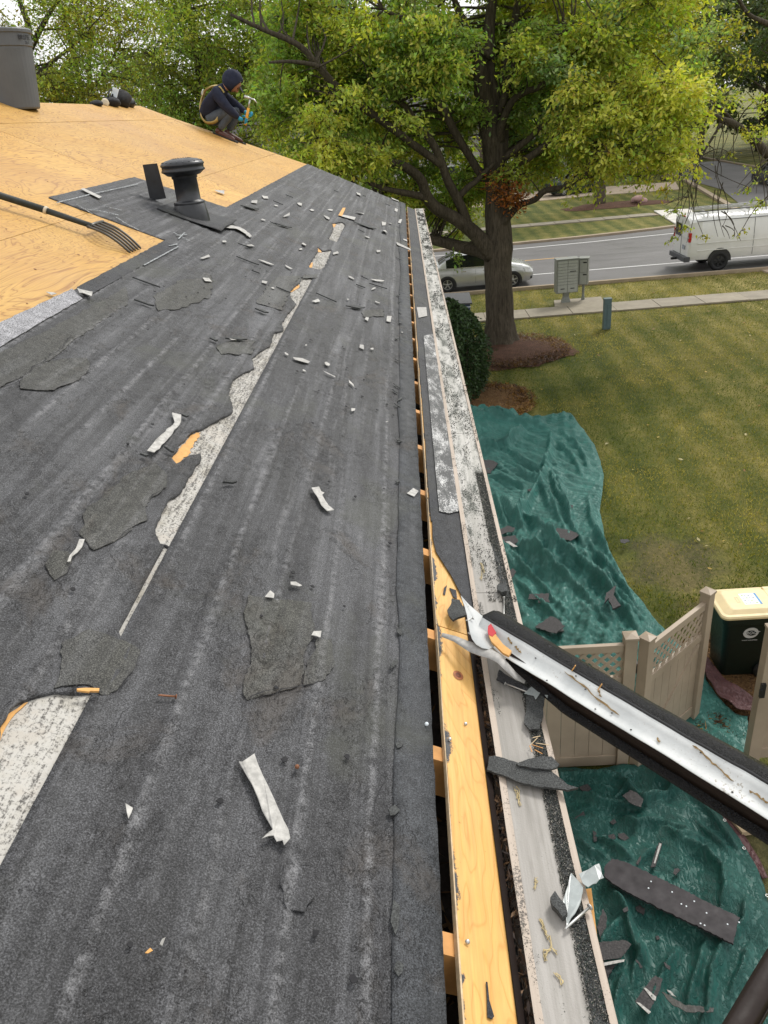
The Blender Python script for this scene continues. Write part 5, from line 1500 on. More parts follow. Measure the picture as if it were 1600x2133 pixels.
post(gate, ga.x, ga.y, FH, 0.115, rz_); post(gate, gb_.x, gb_.y, FH, 0.115, rz_)
panel(gate, tuple(ga + gd * 0.058), tuple(gb_ - gd * 0.058), 0.09, 1.70, 0.33, True)
fence2 = thing('fence', 'tan vinyl fence with a black latch at the right edge of the picture', 'fence', (4.2, FY, 0))
post(fence2, 3.435, FY)
panel(fence2, (3.50, FY), (5.8, FY))
lt = MB(); lt.box((3.36, FY - 0.095, 0.98), (3.41, FY - 0.064, 1.16)); lt.box((3.345, FY - 0.115, 1.04), (3.38, FY - 0.09, 1.10))
lt.build('latch', M['black_plastic'], fence2)

# ---- wheeled cart, lid hinged on the right, side with the logo to the camera
CX, CY = 3.87, 8.05
cart = thing('wheeled_cart', 'dark green wheeled waste cart with a pale yellow lid behind the open gate', 'waste cart', (CX, CY, 0), rotz=0.0)
def ring(cx, cy, hx, hy, r, z, n=5):
    pts = []
    for sx, sy, a0 in ((1, 1, 0), (-1, 1, 90), (-1, -1, 180), (1, -1, 270)):
        for k in range(n + 1):
            a = math.radians(a0 + 90 * k / n)
            pts.append(Vector((cx + sx * (hx - r) + r * math.cos(a), cy + sy * (hy - r) + r * math.sin(a), z)))
    return pts
def loftrings(mb, rings, cap0=True, cap1=True, mi=0, smooth=True):
    n = len(rings[0]); vs = [p for r in rings for p in r]
    fs = [(j*n+i, j*n+(i+1)%n, (j+1)*n+(i+1)%n, (j+1)*n+i) for j in range(len(rings) - 1) for i in range(n)]
    if cap0: fs.append(tuple(range(n - 1, -1, -1)))
    if cap1: fs.append(tuple((len(rings) - 1) * n + i for i in range(n)))
    return mb.add(vs, fs, mi, smooth)
b_ = MB()
loftrings(b_, [ring(CX - 0.02, CY, 0.235, 0.20, 0.06, 0.03), ring(CX - 0.02, CY, 0.25, 0.215, 0.06, 0.06), ring(CX, CY, 0.325, 0.27, 0.07, 0.86), ring(CX, CY, 0.328, 0.273, 0.07, 0.865), ring(CX, CY, 0.352, 0.297, 0.07, 0.885), ring(CX, CY, 0.358, 0.302, 0.07, 0.985)], smooth=False)
body = b_.build('body', M['cart'], cart)
l_ = MB()
loftrings(l_, [ring(CX - 0.01, CY, 0.375, 0.312, 0.08, 0.975), ring(CX - 0.01, CY, 0.378, 0.315, 0.08, 1.0), ring(CX - 0.01, CY, 0.365, 0.30, 0.08, 1.018), ring(CX - 0.01, CY, 0.33, 0.262, 0.06, 1.022), ring(CX + 0.01, CY, 0.27, 0.21, 0.05, 1.058), ring(CX + 0.01, CY, 0.255, 0.195, 0.05, 1.062)], smooth=False)
lid = l_.build('lid', M['cart_lid'], cart)
MB().cbox((CX + 0.285, CY - 0.20, 1.0), (CX + 0.40, CY + 0.20, 1.055), 0.012).build('hinge_block', M['cart_lid'], lid)
for sy in (-1, 1): MB().cbox((CX + 0.30, CY + sy * 0.245 - 0.03, 1.0), (CX + 0.47, CY + sy * 0.245 + 0.03, 1.045), 0.012).build('lid_arm', M['cart_lid'], lid)
MB().tube([(CX + 0.35, CY - 0.25, 0.93), (CX + 0.47, CY - 0.25, 0.985), (CX + 0.47, CY + 0.25, 0.985), (CX + 0.35, CY + 0.25, 0.93)], 0.017, 8).build('handle', M['cart'], cart)
for sy in (-1, 1):
    Mw = Matrix.Translation((CX + 0.24, CY + sy * 0.245, 0.125)) @ Matrix.Rotation(math.pi / 2, 4, 'X')
    wv = MB(); wv.lathe([(0.0, -0.03), (0.07, -0.03), (0.115, -0.03), (0.125, -0.015), (0.125, 0.015), (0.115, 0.03), (0.07, 0.03), (0.0, 0.03)], (0, 0, 0), 20)
    wv.v = [tuple(Mw @ Vector(p)) for p in wv.v]; wv.build('wheel', M['tyre'], cart)
# lid sticker and embossing
stk = MB()
def lidq(x0, x1, y0, y1, z, mi, mb): mb.box((CX + x0, CY + y0, 1.0622), (CX + x1, CY + y1, z), mi)
lidq(-0.055, 0.155, -0.125, 0.115, 1.0640, 0, stk)
lidq(0.130, 0.155, -0.125, 0.115, 1.0648, 1, stk)
for i in range(4):
    for j in range(4):
        lidq(-0.035 + i * 0.04, -0.035 + i * 0.04 + 0.012 + 0.012 * ((i * 3 + j) % 2), -0.105 + j * 0.055, -0.105 + j * 0.055 + 0.02, 1.0650, 2 if (i + j) % 3 else 3, stk)
stk.build('lid_sticker', [M['sticker_white'], M['sticker_blue'], M['sticker_grey'], M['sticker_green']], lid)
emb = MB()
for x0, x1, y0, y1 in ((-0.125, -0.118, -0.06, 0.04), (-0.095, -0.088, -0.06, 0.04), (-0.125, -0.088, -0.065, -0.058), (-0.125, -0.088, 0.036, 0.043)): lidq(x0, x1, y0, y1, 1.0645, 0, emb)
emb.build('lid_emboss', M['cart_lid'], lid)
# logo on the -Y side: ring with a swoosh and the word across it
def side_pt(x, z, l=0.0):
    t = (z - 0.06) / 0.80; hy = 0.215 + (0.27 - 0.215) * t
    return Vector((CX + x, CY - hy - l, z))
lg = MB()
cz_, r_o_, r_i_ = 0.735, 0.083, 0.062
for k in range(28):
    a0, a1 = 2 * math.pi * k / 28, 2 * math.pi * (k + 1) / 28
    w0 = r_i_ - 0.022 * max(0, math.sin(a0)) - 0.022 * max(0, -math.sin(a0 + 0.5)); w1 = r_i_ - 0.022 * max(0, math.sin(a1)) - 0.022 * max(0, -math.sin(a1 + 0.5))
    q = [(r_o_ * 1.1 * math.cos(a0), r_o_ * math.sin(a0)), (r_o_ * 1.1 * math.cos(a1), r_o_ * math.sin(a1)), (w1 * 1.1 * math.cos(a1), w1 * math.sin(a1)), (w0 * 1.1 * math.cos(a0), w0 * math.sin(a0))]
    lg.add([side_pt(x, cz_ + z, 0.0025) for x, z in q], [(0, 1, 2, 3)])
lg.build('logo_ring', M['print_white'], body)
def text_on(txt, size, mat, parent, place, name, extr=0.0015, shear=0.0, sx=1.0):
    cu = bpy.data.curves.new(name, 'FONT'); cu.body = txt; cu.size = size; cu.extrude = extr; cu.align_x = 'CENTER'; cu.align_y = 'CENTER'; cu.shear = shear
    cu.resolution_u = 3
    to = bpy.data.objects.new(name + '_tmp', cu); COL.objects.link(to)
    dg = bpy.context.evaluated_depsgraph_get(); dg.update()
    me = bpy.data.meshes.new_from_object(to.evaluated_get(dg))
    bpy.data.objects.remove(to, do_unlink=True)
    for v in me.vertices: v.co = place(v.co.x * sx, v.co.y, v.co.z)
    me.materials.clear(); me.materials.append(mat); me.name = name
    o = bpy.data.objects.new(name, me); COL.objects.link(o)
    return setpar(o, parent)
text_on('GROOT', 0.060, M['print_white'], body, lambda x, y, z: side_pt(x, cz_ + y, 0.005 + z), 'logo_lettering', 0.002, 0.2, 0.95)
text_on('WASTE INDUSTRIES', 0.021, M['print_white'], body, lambda x, y, z: side_pt(x, cz_ - 0.115 + y, 0.003 + z), 'small_lettering', 0.001)

# ---- clipped shrub by the house end, blue box behind it
M['leaf_bush'] = M['leaf_bush']
def leaf_cloud(P, D, size, col, name, mat, parent=None, ratio=0.5, fold=0.25):
    """P centres (n,3), D leaf axis (n,3), size (n,), col (n,3) -> folded diamond leaves"""
    n = len(P)
    D = D / (np.linalg.norm(D, axis=1)[:, None] + 1e-9)
    R = NR.normal(0, 1, (n, 3)); S_ = np.cross(D, R); S_ /= (np.linalg.norm(S_, axis=1)[:, None] + 1e-9)
    # prefer leaves that lie flat: side axis near horizontal
    S_[:, 2] *= 0.45; S_ /= (np.linalg.norm(S_, axis=1)[:, None] + 1e-9)
    U = np.cross(S_, D)
    L = size[:, None]
    a = P - D * L * 0.5; b = P + S_ * L * ratio * 0.5 + U * L * fold * 0.3 + D * L * 0.06; c = P + D * L * 0.5; d = P - S_ * L * ratio * 0.5 + U * L * fold * 0.3 + D * L * 0.06
    V = np.stack([a, b, c, d], 1).reshape(-1, 3)
    i = np.arange(n)[:, None] * 4
    Fq = np.concatenate([i + np.array([[0, 1, 2]]), i + np.array([[0, 2, 3]])], 1).reshape(-1, 3)
    C4 = np.repeat(np.concatenate([col, np.ones((n, 1))], 1)[:, None], 4, 1).reshape(-1, 4)
    return quads_object(name, V, Fq, mat, parent, C4)
bush = thing('shrub', 'dense dark green shrub just past the end of the gutter', 'shrub', (1.15, 20.6, 0))
nb = 14000
def bush_pts(n, cx, cy, rx, ry, h):
    t = NR.random(n); a = NR.uniform(0, 6.283, n)
    prof = np.sqrt(np.clip(1 - (np.abs(t - 0.38) / 0.64) ** 2.2, 0.02, 1))
    lump = 1 + 0.12 * np.sin(3 * a + 4 * t) + 0.10 * np.sin(7 * a - 9 * t) + 0.07 * np.sin(13 * a + 5 * t)
    r = prof * lump * (0.72 + 0.3 * NR.random(n) ** 0.6 + 0.22 * (NR.random(n) < 0.07) * NR.random(n))
    P = np.stack([cx + rx * r * np.cos(a), cy + ry * r * np.sin(a), h * t + 0.05], -1)
    D = np.stack([np.cos(a), np.sin(a), 0.3 - NR.random(n)], -1) + NR.normal(0, 0.5, (n, 3))
    return P, D
P, D = bush_pts(nb, 1.08, 19.9, 0.72, 1.45, 2.2)
P2, D2 = bush_pts(6000, 1.0, 22.6, 0.62, 1.2, 1.8)
P = np.concatenate([P, P2]); D = np.concatenate([D, D2]); nb = len(P)
col = np.array([0.022, 0.048, 0.016]) * NR.uniform(0.55, 1.7, (nb, 1)) + NR.random((nb, 1)) * np.array([0.012, 0.01, 0.0])
leaf_cloud(P, D, NR.uniform(0.06, 0.12, nb), col, 'foliage', M['leaf_bush'], bush, 0.55)
for k in range(5): MB().tube([(1.08 + 0.1 * k - 0.2, 19.9 + 0.2 * k - 0.4, 0), (1.0 + 0.15 * k - 0.2, 19.9 + 0.3 * k - 0.6, 1.3)], [0.04, 0.015], 6).build('stem', M['bark'], bush)
p0 = ground(986, 700)
bb = thing('slatted_box', 'small blue box with a dark lid showing behind the dark shrub', 'box', (1.5, 26.2, 0))
q = MB()
q.box((0.55, 25.6, 0.0), (1.86, 26.6, 1.02)); q.build('box_body', M['blue_box'], bb)
l = MB(); l.prism([(0.5, 25.5, 1.08), (1.92, 25.5, 1.03), (1.92, 26.7, 1.13), (0.5, 26.7, 1.18)], (0, 0, 0.05)); l.build('box_lid', M['lid_dark'], bb)
for z in (0.32, 0.62, 0.92): MB().box((0.6, 25.585, z), (1.875, 25.6, z + 0.035)).build('trim_bar', M['sticker_white'], bb)
MB().box((1.862, 25.6, 0.3), (1.876, 26.6, 0.34)).build('trim_bar', M['sticker_white'], bb)
# ================================================================== STREET THINGS
# ---- cluster mailboxes
def mailbox(name, label, x, y, w, h, d, zb, rows, cols, extra, rot, ped):
    t = thing(name, label, 'mailbox', (x, y, 0.03), 'cluster mailboxes', rot)
    Mx = Matrix.Translation((x, y, 0.03)) @ Matrix.Rotation(rot, 4, 'Z')
    mb = MB(); mb.cbox((-w/2, -d/2, zb), (w/2, d/2, zb + h), 0.02, 0, Mx); mb.build('cabinet', M['mail'], t)
    mb = MB(); mb.cbox((-w/2 - 0.015, -d/2 - 0.02, zb + h), (w/2 + 0.015, d/2 + 0.01, zb + h + 0.03), 0.012, 0, Mx); mb.build('hood', M['mail'], t)
    pd = MB(); pr = ped
    loftrings(pd, [[Mx @ p for p in ring(0, 0, pr * 1.35, pr * 1.1, 0.03, 0.0, 2)], [Mx @ p for p in ring(0, 0, pr * 1.2, pr, 0.03, 0.06, 2)], [Mx @ p for p in ring(0, 0, pr * 0.85, pr * 0.8, 0.03, 0.2, 2)], [Mx @ p for p in ring(0, 0, pr, pr, 0.03, zb, 2)]], smooth=False)
    pd.build('pedestal', M['mail'], t)
    big = 0.24 * h if extra else 0.0
    def door(x0, x1, z0, z1, lock=None):
        dm = MB(); dm.cbox((x0, -d/2 - 0.016, z0), (x1, -d/2 + 0.004, z1), 0.005, 0, Mx)
        o = dm.build('door', M['mail_door'], t)
        if lock: MB().box((lock[0], -d/2 - 0.024, lock[1]), (lock[2], -d/2 - 0.015, lock[3]), 0, Mx).build('lock', M['black_plastic'], o)
        return o
    iw = (w - 0.07) / cols
    for c in range(cols):
        for r in range(rows):
            x0 = -w/2 + 0.035 + c * iw + 0.008; z0 = zb + 0.03 + big + r * (h - 0.06 - big) / rows
            z1 = z0 + (h - 0.06 - big) / rows - 0.014
            lk = None
            if extra and c == 1 and r == rows - 4: lk = (x0 + 0.07, z0 + 0.02, x0 + iw - 0.07, z0 + 0.045)
            if not extra: lk = (x0 + iw * 0.45, z1 - 0.10, x0 + iw - 0.02, z1 - 0.055)
            door(x0, x0 + iw - 0.016, z0, z1, lk)
        if extra:
            x0 = -w/2 + 0.035 + c * iw + 0.008
            door(x0, x0 + iw - 0.016, zb + 0.03, zb + 0.03 + big - 0.014, (x0 + 0.1, zb + 0.15, x0 + iw - 0.12, zb + 0.18))
    return t
mailbox('mailbox', 'wide grey cluster mailbox with two columns of small doors', 5.66, 29.15, 0.80, 1.19, 0.42, 0.36, 8, 2, True, 0.06, 0.12)
mailbox('mailbox', 'narrow grey parcel locker standing right of the wide mailbox', 6.33, 29.30, 0.34, 0.92, 0.42, 0.58, 2, 1, False, -0.32, 0.05)
# ---- utility pedestal on the lawn
pp = ground(1263, 684)
t = thing('utility_pedestal', 'slim blue green utility pedestal standing alone on the lawn', 'utility post', (pp.x, pp.y, 0))
MB().cbox((pp.x - 0.115, pp.y - 0.10, -0.02), (pp.x + 0.115, pp.y + 0.10, 0.94), 0.012).build('cover', M['pedestal'], t)
MB().cbox((pp.x - 0.02, pp.y - 0.118, 0.04), (pp.x + 0.115, pp.y - 0.098, 0.80), 0.008).build('front_flange', M['pedestal'], t)
MB().cbox((pp.x - 0.125, pp.y - 0.11, 0.94), (pp.x + 0.125, pp.y + 0.11, 0.975), 0.01).build('cap', M['pedestal'], t)

# ---- vehicles: one loft each, faces routed to body and glass
def wheel(parent, x, y, r, wd, out, spokes=5, rim=M['alloy']):
    Mw = Matrix.Translation((x, y, r)) @ Matrix.Rotation(math.pi / 2 * out, 4, 'X')
    tb = MB(); tb.lathe([(r * 0.62, -wd/2), (r * 0.92, -wd/2), (r, -wd * 0.36), (r, wd * 0.36), (r * 0.92, wd/2), (r * 0.62, wd/2), (r * 0.62, wd * 0.3)], (0, 0, 0), 28)
    tb.v = [tuple(Mw @ Vector(p)) for p in tb.v]
    w_ = tb.build('wheel', M['tyre'], parent)
    rb = MB(); rb.lathe([(r * 0.63, wd * 0.28), (r * 0.63, wd * 0.46), (r * 0.57, wd * 0.47), (r * 0.55, wd * 0.25), (0.0, wd * 0.2)], (0, 0, 0), 24)
    for k in range(spokes):
        a = 2 * math.pi * k / spokes + 0.3; dd = Vector((math.cos(a), math.sin(a), 0))
        rb.bar(dd * 0.02 + Vector((0, 0, wd * 0.40)), dd * r * 0.58 + Vector((0, 0, wd * 0.43)), r * 0.17, wd * 0.12, up=(0, 0, 1))
    rb.lathe([(r * 0.16, wd * 0.3), (r * 0.16, wd * 0.47), (0, wd * 0.49)], (0, 0, 0), 12)
    rb.v = [tuple(Mw @ Vector(p)) for p in rb.v]
    rb.build('rim', rim, w_)
def loft_vehicle(parent, O, stations, glass, mats, panes, name='body'):
    """stations: (x, [(y,z)...]) half sections from sill to roof centre; glass(i,j) -> pane name or None"""
    n = len(stations[0][1]); parts = {}
    def P(i, j, s):
        x, prof = stations[i]; y, z = prof[j]
        return Vector((O[0] + x, O[1] + s * y, O[2] + z))
    for i in range(len(stations) - 1):
        for j in range(n - 1):
            for s in (-1, 1):
                g = glass(i, j); key = (g, s if g and 'side' in g else 0) if g else ('body', 0)
                if g and 'side' in g: key = (g + str(i), s)
                mb = parts.setdefault(key, MB())
                q = [P(i, j, s), P(i + 1, j, s), P(i + 1, j + 1, s), P(i, j + 1, s)]
                if s > 0: q = q[::-1]
                mb.add(q, [(0, 1, 2, 3)], 0, True)
    b = parts.pop(('body', 0))
    for e in (0, len(stations) - 1):
        for s in (-1, 1):
            q = [P(e, j, s) for j in range(n)] + [Vector((O[0] + stations[e][0], O[1], O[2] + stations[e][1][0][1]))]
            b.add(q, [tuple(range(len(q)))], 0, False)
    # underside
    for i in range(len(stations) - 1): b.add([P(i, 0, -1), P(i, 0, 1), P(i + 1, 0, 1), P(i + 1, 0, -1)], [(0, 1, 2, 3)], 0, False)
    bo = b.build(name, mats['body'], parent)
    try:
        bm = bmesh.new(); bm.from_mesh(bo.data); bmesh.ops.remove_doubles(bm, verts=bm.verts, dist=1e-4)
        for e in bm.edges:
            if len(e.link_faces) == 2 and e.calc_face_angle(0) > 0.7: e.smooth = False
        bm.to_mesh(bo.data); bm.free()
    except Exception: pass
    for (g, s), mb in parts.items():
        nm_ = 'windscreen' if g.startswith('front') else 'rear_window' if g.startswith('rear') else 'side_window'
        mb.build(nm_, mats['glass'], parent)
    return bo
# sedan: x from rear (0) to front (4.6); section points: sill, lower door, belt line, window top, roof edge, roof centre
def sec(hw, z0, z1, zb, zt, hb, ht, zr):
    return [(hw * 0.93, z0), (hw * 0.99, z0 + 0.10), (hw, z1), (hw * 0.985, zb - 0.10), (hb, zb), (ht, zt), (ht * 0.86, zr - 0.012), (ht * 0.5, zr), (0, zr + 0.008)]
CO = (0.42, 33.42, 0.012)
car = thing('car', 'silver sedan parked at the near kerb, half hidden by the big tree trunk', 'car', (CO[0] + 2.3, CO[1], 0))
S = [
 (0.00, sec(0.72, 0.38, 0.55, 0.86, 0.90, 0.66, 0.60, 0.93)),
 (0.10, sec(0.82, 0.26, 0.55, 0.92, 0.99, 0.78, 0.70, 1.02)),
 (0.45, sec(0.88, 0.20, 0.58, 0.95, 1.04, 0.83, 0.74, 1.07)),
 (0.72, sec(0.895, 0.19, 0.60, 0.955, 1.08, 0.84, 0.72, 1.11)),
 (1.02, sec(0.90, 0.19, 0.60, 0.955, 1.24, 0.84, 0.66, 1.27)),
 (1.40, sec(0.90, 0.19, 0.60, 0.955, 1.37, 0.845, 0.62, 1.42)),
 (1.55, sec(0.90, 0.19, 0.60, 0.955, 1.39, 0.845, 0.62, 1.445)),
 (2.10, sec(0.90, 0.19, 0.60, 0.95, 1.41, 0.845, 0.62, 1.475)),
 (2.18, sec(0.90, 0.19, 0.60, 0.95, 1.41, 0.845, 0.62, 1.475)),
 (2.65, sec(0.90, 0.19, 0.60, 0.94, 1.37, 0.845, 0.62, 1.44)),
 (3.05, sec(0.90, 0.19, 0.60, 0.935, 1.19, 0.84, 0.67, 1.25)),
 (3.42, sec(0.90, 0.19, 0.60, 0.93, 0.98, 0.84, 0.76, 1.03)),
 (3.75, sec(0.90, 0.19, 0.60, 0.90, 0.94, 0.83, 0.76, 0.98)),
 (4.15, sec(0.87, 0.20, 0.58, 0.82, 0.86, 0.78, 0.70, 0.89)),
 (4.42, sec(0.80, 0.22, 0.52, 0.72, 0.76, 0.70, 0.62, 0.79)),
 (4.58, sec(0.66, 0.28, 0.48, 0.62, 0.65, 0.56, 0.50, 0.67)),
]
def cglass(i, j):
    if j == 4 and 4 <= i <= 9: return 'side'
    if j == 4 and i == 3: return None
    if j in (5, 6, 7) and i in (3, 4): return 'rear'
    if j in (5, 6, 7) and i in (9, 10): return 'front'
    return None
cb = loft_vehicle(car, CO, S, cglass, {'body': M['silver'], 'glass': M['glass_dark']}, None)
for x in (1.04, 3.725):
    for s in (-1, 1):
        a = MB(); pts = [(CO[0] + x + 0.375 * math.cos(t_), CO[1] + s * 0.899, 0.30 + 0.375 * math.sin(t_)) for t_ in np.linspace(-0.35, math.pi + 0.35, 20)]
        a.prism(pts, (0, s * 0.006, 0)); a.build('wheel_well_shade', M['black_plastic'], car)  # flat black disc in place of the shaded wheel well
        wheel(car, CO[0] + x, CO[1] + s * 0.815, 0.325, 0.20, -s * -1 if False else (1 if s < 0 else -1))
for s in (-1, 1):
    hl = MB(); hl.add([(CO[0] + 4.24, CO[1] + s * 0.845, 0.60), (CO[0] + 4.50, CO[1] + s * 0.70, 0.57), (CO[0] + 4.44, CO[1] + s * 0.71, 0.72), (CO[0] + 4.14, CO[1] + s * 0.855, 0.79)], [(0, 1, 2, 3)]); hl.v = [(a + 0.012, b + s * 0.02, c + 0.004) for a, b, c in hl.v]
    hl.build('headlight', M['lamp_clear'], car)
    tl = MB().box((CO[0] + 0.0, CO[1] + s * 0.70 - 0.09, 0.72), (CO[0] + 0.12, CO[1] + s * 0.70 + 0.09, 0.90)); tl.build('tail_light', M['lamp_red'], car)
    for x in (1.72, 2.62):
        MB().cbox((CO[0] + x - 0.11, CO[1] + s * 0.905 - 0.02, 0.795), (CO[0] + x + 0.11, CO[1] + s * 0.905 + 0.02, 0.83), 0.008).build('door_handle', M['chrome'], car)
    for x in (1.32, 2.20, 3.20):
        MB().bar((CO[0] + x, CO[1] + s * 0.901, 0.32), (CO[0] + x, CO[1] + s * 0.890, 0.86), 0.008, 0.006, up=(0, 1, 0)).build('door_seam', M['black_plastic'], car)
    MB().bar((CO[0] + 0.78, CO[1] + s * 0.856, 0.962), (CO[0] + 3.2, CO[1] + s * 0.855, 0.945), 0.012, 0.02, up=(0, 0, 1)).build('window_trim', M['chrome'], car)
    MB().sphere((CO[0] + 2.98, CO[1] + s * 0.99, 1.0), (0.07, 0.10, 0.07)).build('mirror', M['silver'], car)
    MB().box((CO[0] + 4.34, CO[1] + s * 0.60, 0.30), (CO[0] + 4.52, CO[1] + s * 0.76, 0.40)).build('fog_light_recess', M['black_plastic'], car)
MB().cbox((CO[0] + 4.46, CO[1] - 0.42, 0.42), (CO[0] + 4.60, CO[1] + 0.42, 0.60), 0.02).build('grille', M['black_plastic'], car)

# white van, nose to the right out of the picture
VO = (11.2, 33.62, 0.012)
van = thing('van', 'white cargo van with a ladder on its roof at the right edge', 'van', (VO[0] + 3, VO[1], 0))
def vsec(hw, z0, zr, ht, zt):
    return [(hw * 0.95, z0), (hw * 0.985, z0 + 0.12), (hw, 0.80), (hw * 0.995, 1.16), (hw * 0.98, 1.32), (ht + 0.05, zt), (ht - 0.03, zt + 0.10), (ht * 0.6, zr), (0, zr + 0.02)]
VS = [(0.02, vsec(0.90, 0.52, 2.06, 0.83, 1.86)), (0.10, vsec(0.97, 0.48, 2.10, 0.86, 1.90)), (0.5, vsec(0.995, 0.46, 2.13, 0.87, 1.93)), (1.2, vsec(1.0, 0.46, 2.14, 0.87, 1.94)), (2.55, vsec(1.0, 0.46, 2.14, 0.87, 1.94)),
      (3.9, vsec(1.0, 0.46, 2.14, 0.87, 1.94)), (4.05, vsec(1.0, 0.46, 2.14, 0.87, 1.94)), (4.75, vsec(0.99, 0.46, 2.10, 0.86, 1.90)), (5.35, vsec(0.98, 0.46, 1.55, 0.80, 1.42)), (5.95, vsec(0.93, 0.44, 1.30, 0.80, 1.22)), (6.15, vsec(0.85, 0.44, 1.18, 0.75, 1.12))]
VS = [(x, p if x < 5 else [(y, min(z, p[-1][1])) for y, z in p]) for x, p in VS]
loft_vehicle(van, VO, VS, lambda i, j: ('side' if (j == 4 and i in (6,)) else 'front' if (j in (5, 6, 7) and i == 7) else None), {'body': M['van_white'], 'glass': M['glass_dark']}, None)
for x in (1.27, 5.2):
    for s in (-1, 1):
        a = MB(); pts = [(VO[0] + x + 0.47 * math.cos(t_), VO[1] + s * 1.003, 0.40 + 0.49 * math.sin(t_)) for t_ in np.linspace(-0.05, math.pi + 0.05, 20)]
        a.prism(pts, (0, s * 0.006, 0)); a.build('wheel_well_shade', M['black_plastic'], van)  # black disc stands in for the shade inside the van's wheel opening
        wheel(van, VO[0] + x, VO[1] + s * 0.90, 0.375, 0.24, 1 if s < 0 else -1, 6, M['tyre'])
ys = VO[1] - 1.0
for x, za, zb in ((2.55, 0.55, 1.93), (3.62, 0.55, 1.93), (4.7, 0.55, 1.9)):
    MB().bar((VO[0] + x, ys - 0.003, za), (VO[0] + x, ys - 0.003 + 0.0, 1.30), 0.012, 0.008, up=(0, 1, 0)).build('door_seam', M['lid_dark'], van)
    MB().bar((VO[0] + x, ys + 0.012, 1.32), (VO[0] + x, ys + 0.072, zb), 0.012, 0.012, up=(0, 1, 0)).build('door_seam', M['lid_dark'], van)
for z in (0.82, 1.10): MB().cbox((VO[0] + 0.35, ys - 0.012, z), (VO[0] + 5.0, ys + 0.01, z + 0.035), 0.006).build('side_crease', M['van_white'], van)
MB().bar((VO[0] + 0.3, ys + 0.075, 1.955), (VO[0] + 5.0, ys + 0.075, 1.955), 0.02, 0.02).build('roof_drip_rail', M['lid_dark'], van)
MB().cbox((VO[0] + 3.70, ys - 0.03, 1.02), (VO[0] + 3.78, ys + 0.0, 1.22), 0.01).build('door_handle', M['black_plastic'], van)
for s in (-1, 1):
    MB().cbox((VO[0] + 0.0, VO[1] + s * 0.90 - 0.06, 1.18), (VO[0] + 0.11, VO[1] + s * 0.90 + 0.072, 1.54), 0.02).build('tail_light', M['lamp_red'], van)
    MB().box((VO[0] - 0.005, VO[1] + s * 0.90 - 0.04, 1.33), (VO[0] + 0.02, VO[1] + s * 0.90 + 0.06, 1.40)).build('reverse_lamp', M['lamp_clear'], van)
    MB().cbox((VO[0] - 0.004, VO[1] + s * 0.42 - 0.33, 1.30), (VO[0] + 0.03, VO[1] + s * 0.42 + 0.33, 1.80), 0.02).build('rear_window', M['glass_dark'] if s > 0 else M['van_white'], van)
MB().bar((VO[0] + 0.012, VO[1], 0.55), (VO[0] + 0.012, VO[1], 1.95), 0.015, 0.01, up=(1, 0, 0)).build('rear_door_seam', M['lid_dark'], van)
MB().cbox((VO[0] - 0.13, VO[1] - 0.96, 0.42), (VO[0] + 0.12, VO[1] + 0.96, 0.62), 0.03).build('bumper', M['lid_dark'], van)
MB().cbox((VO[0] - 0.35, VO[1] - 0.05, 0.40), (VO[0] - 0.1, VO[1] + 0.05, 0.50), 0.02).build('tow_hitch', M['black_plastic'], van)
MB().box((VO[0] - 0.012, VO[1] - 0.55, 0.86), (VO[0] + 0.012, VO[1] - 0.25, 1.02)).build('number_plate', M['sticker_grey'], van)
MB().cbox((VO[0] + 0.02, VO[1] - 0.25, 2.06), (VO[0] + 0.10, VO[1] + 0.25, 2.11), 0.012).build('high_brake_lamp', M['lamp_red'], van)
for x in (0.7, 2.3, 3.9):
    for s in (-1, 1): MB().bar((VO[0] + x, VO[1] + s * 0.82, 1.95), (VO[0] + x, VO[1] + s * 0.80, 2.26), 0.04, 0.03, up=(1, 0, 0)).build('rack_foot', M['alu'], van)
    MB().bar((VO[0] + x, VO[1] - 0.84, 2.26), (VO[0] + x, VO[1] + 0.84, 2.26), 0.05, 0.04).build('rack_bar', M['alu'], van)
MB().bar((VO[0] + 0.2, VO[1] - 0.80, 2.31), (VO[0] + 5.2, VO[1] - 0.80, 2.31), 0.035, 0.035).build('rack_rail', M['lid_dark'], van)
lad = thing('ladder', 'long aluminium ladder strapped flat on the white van roof', 'ladder', (VO[0] + 3, VO[1], 2.3))
for yy in (-0.62, -0.18): MB().bar((VO[0] + 0.15, VO[1] + yy, 2.385), (VO[0] + 6.2, VO[1] + yy, 2.385), 0.035, 0.085).build('rail', M['alu'], lad)
for k in range(20): MB().tube([(VO[0] + 0.35 + k * 0.305, VO[1] - 0.62, 2.385), (VO[0] + 0.35 + k * 0.305, VO[1] - 0.18, 2.385)], 0.024, 6).build('rung', M['alu'], lad)

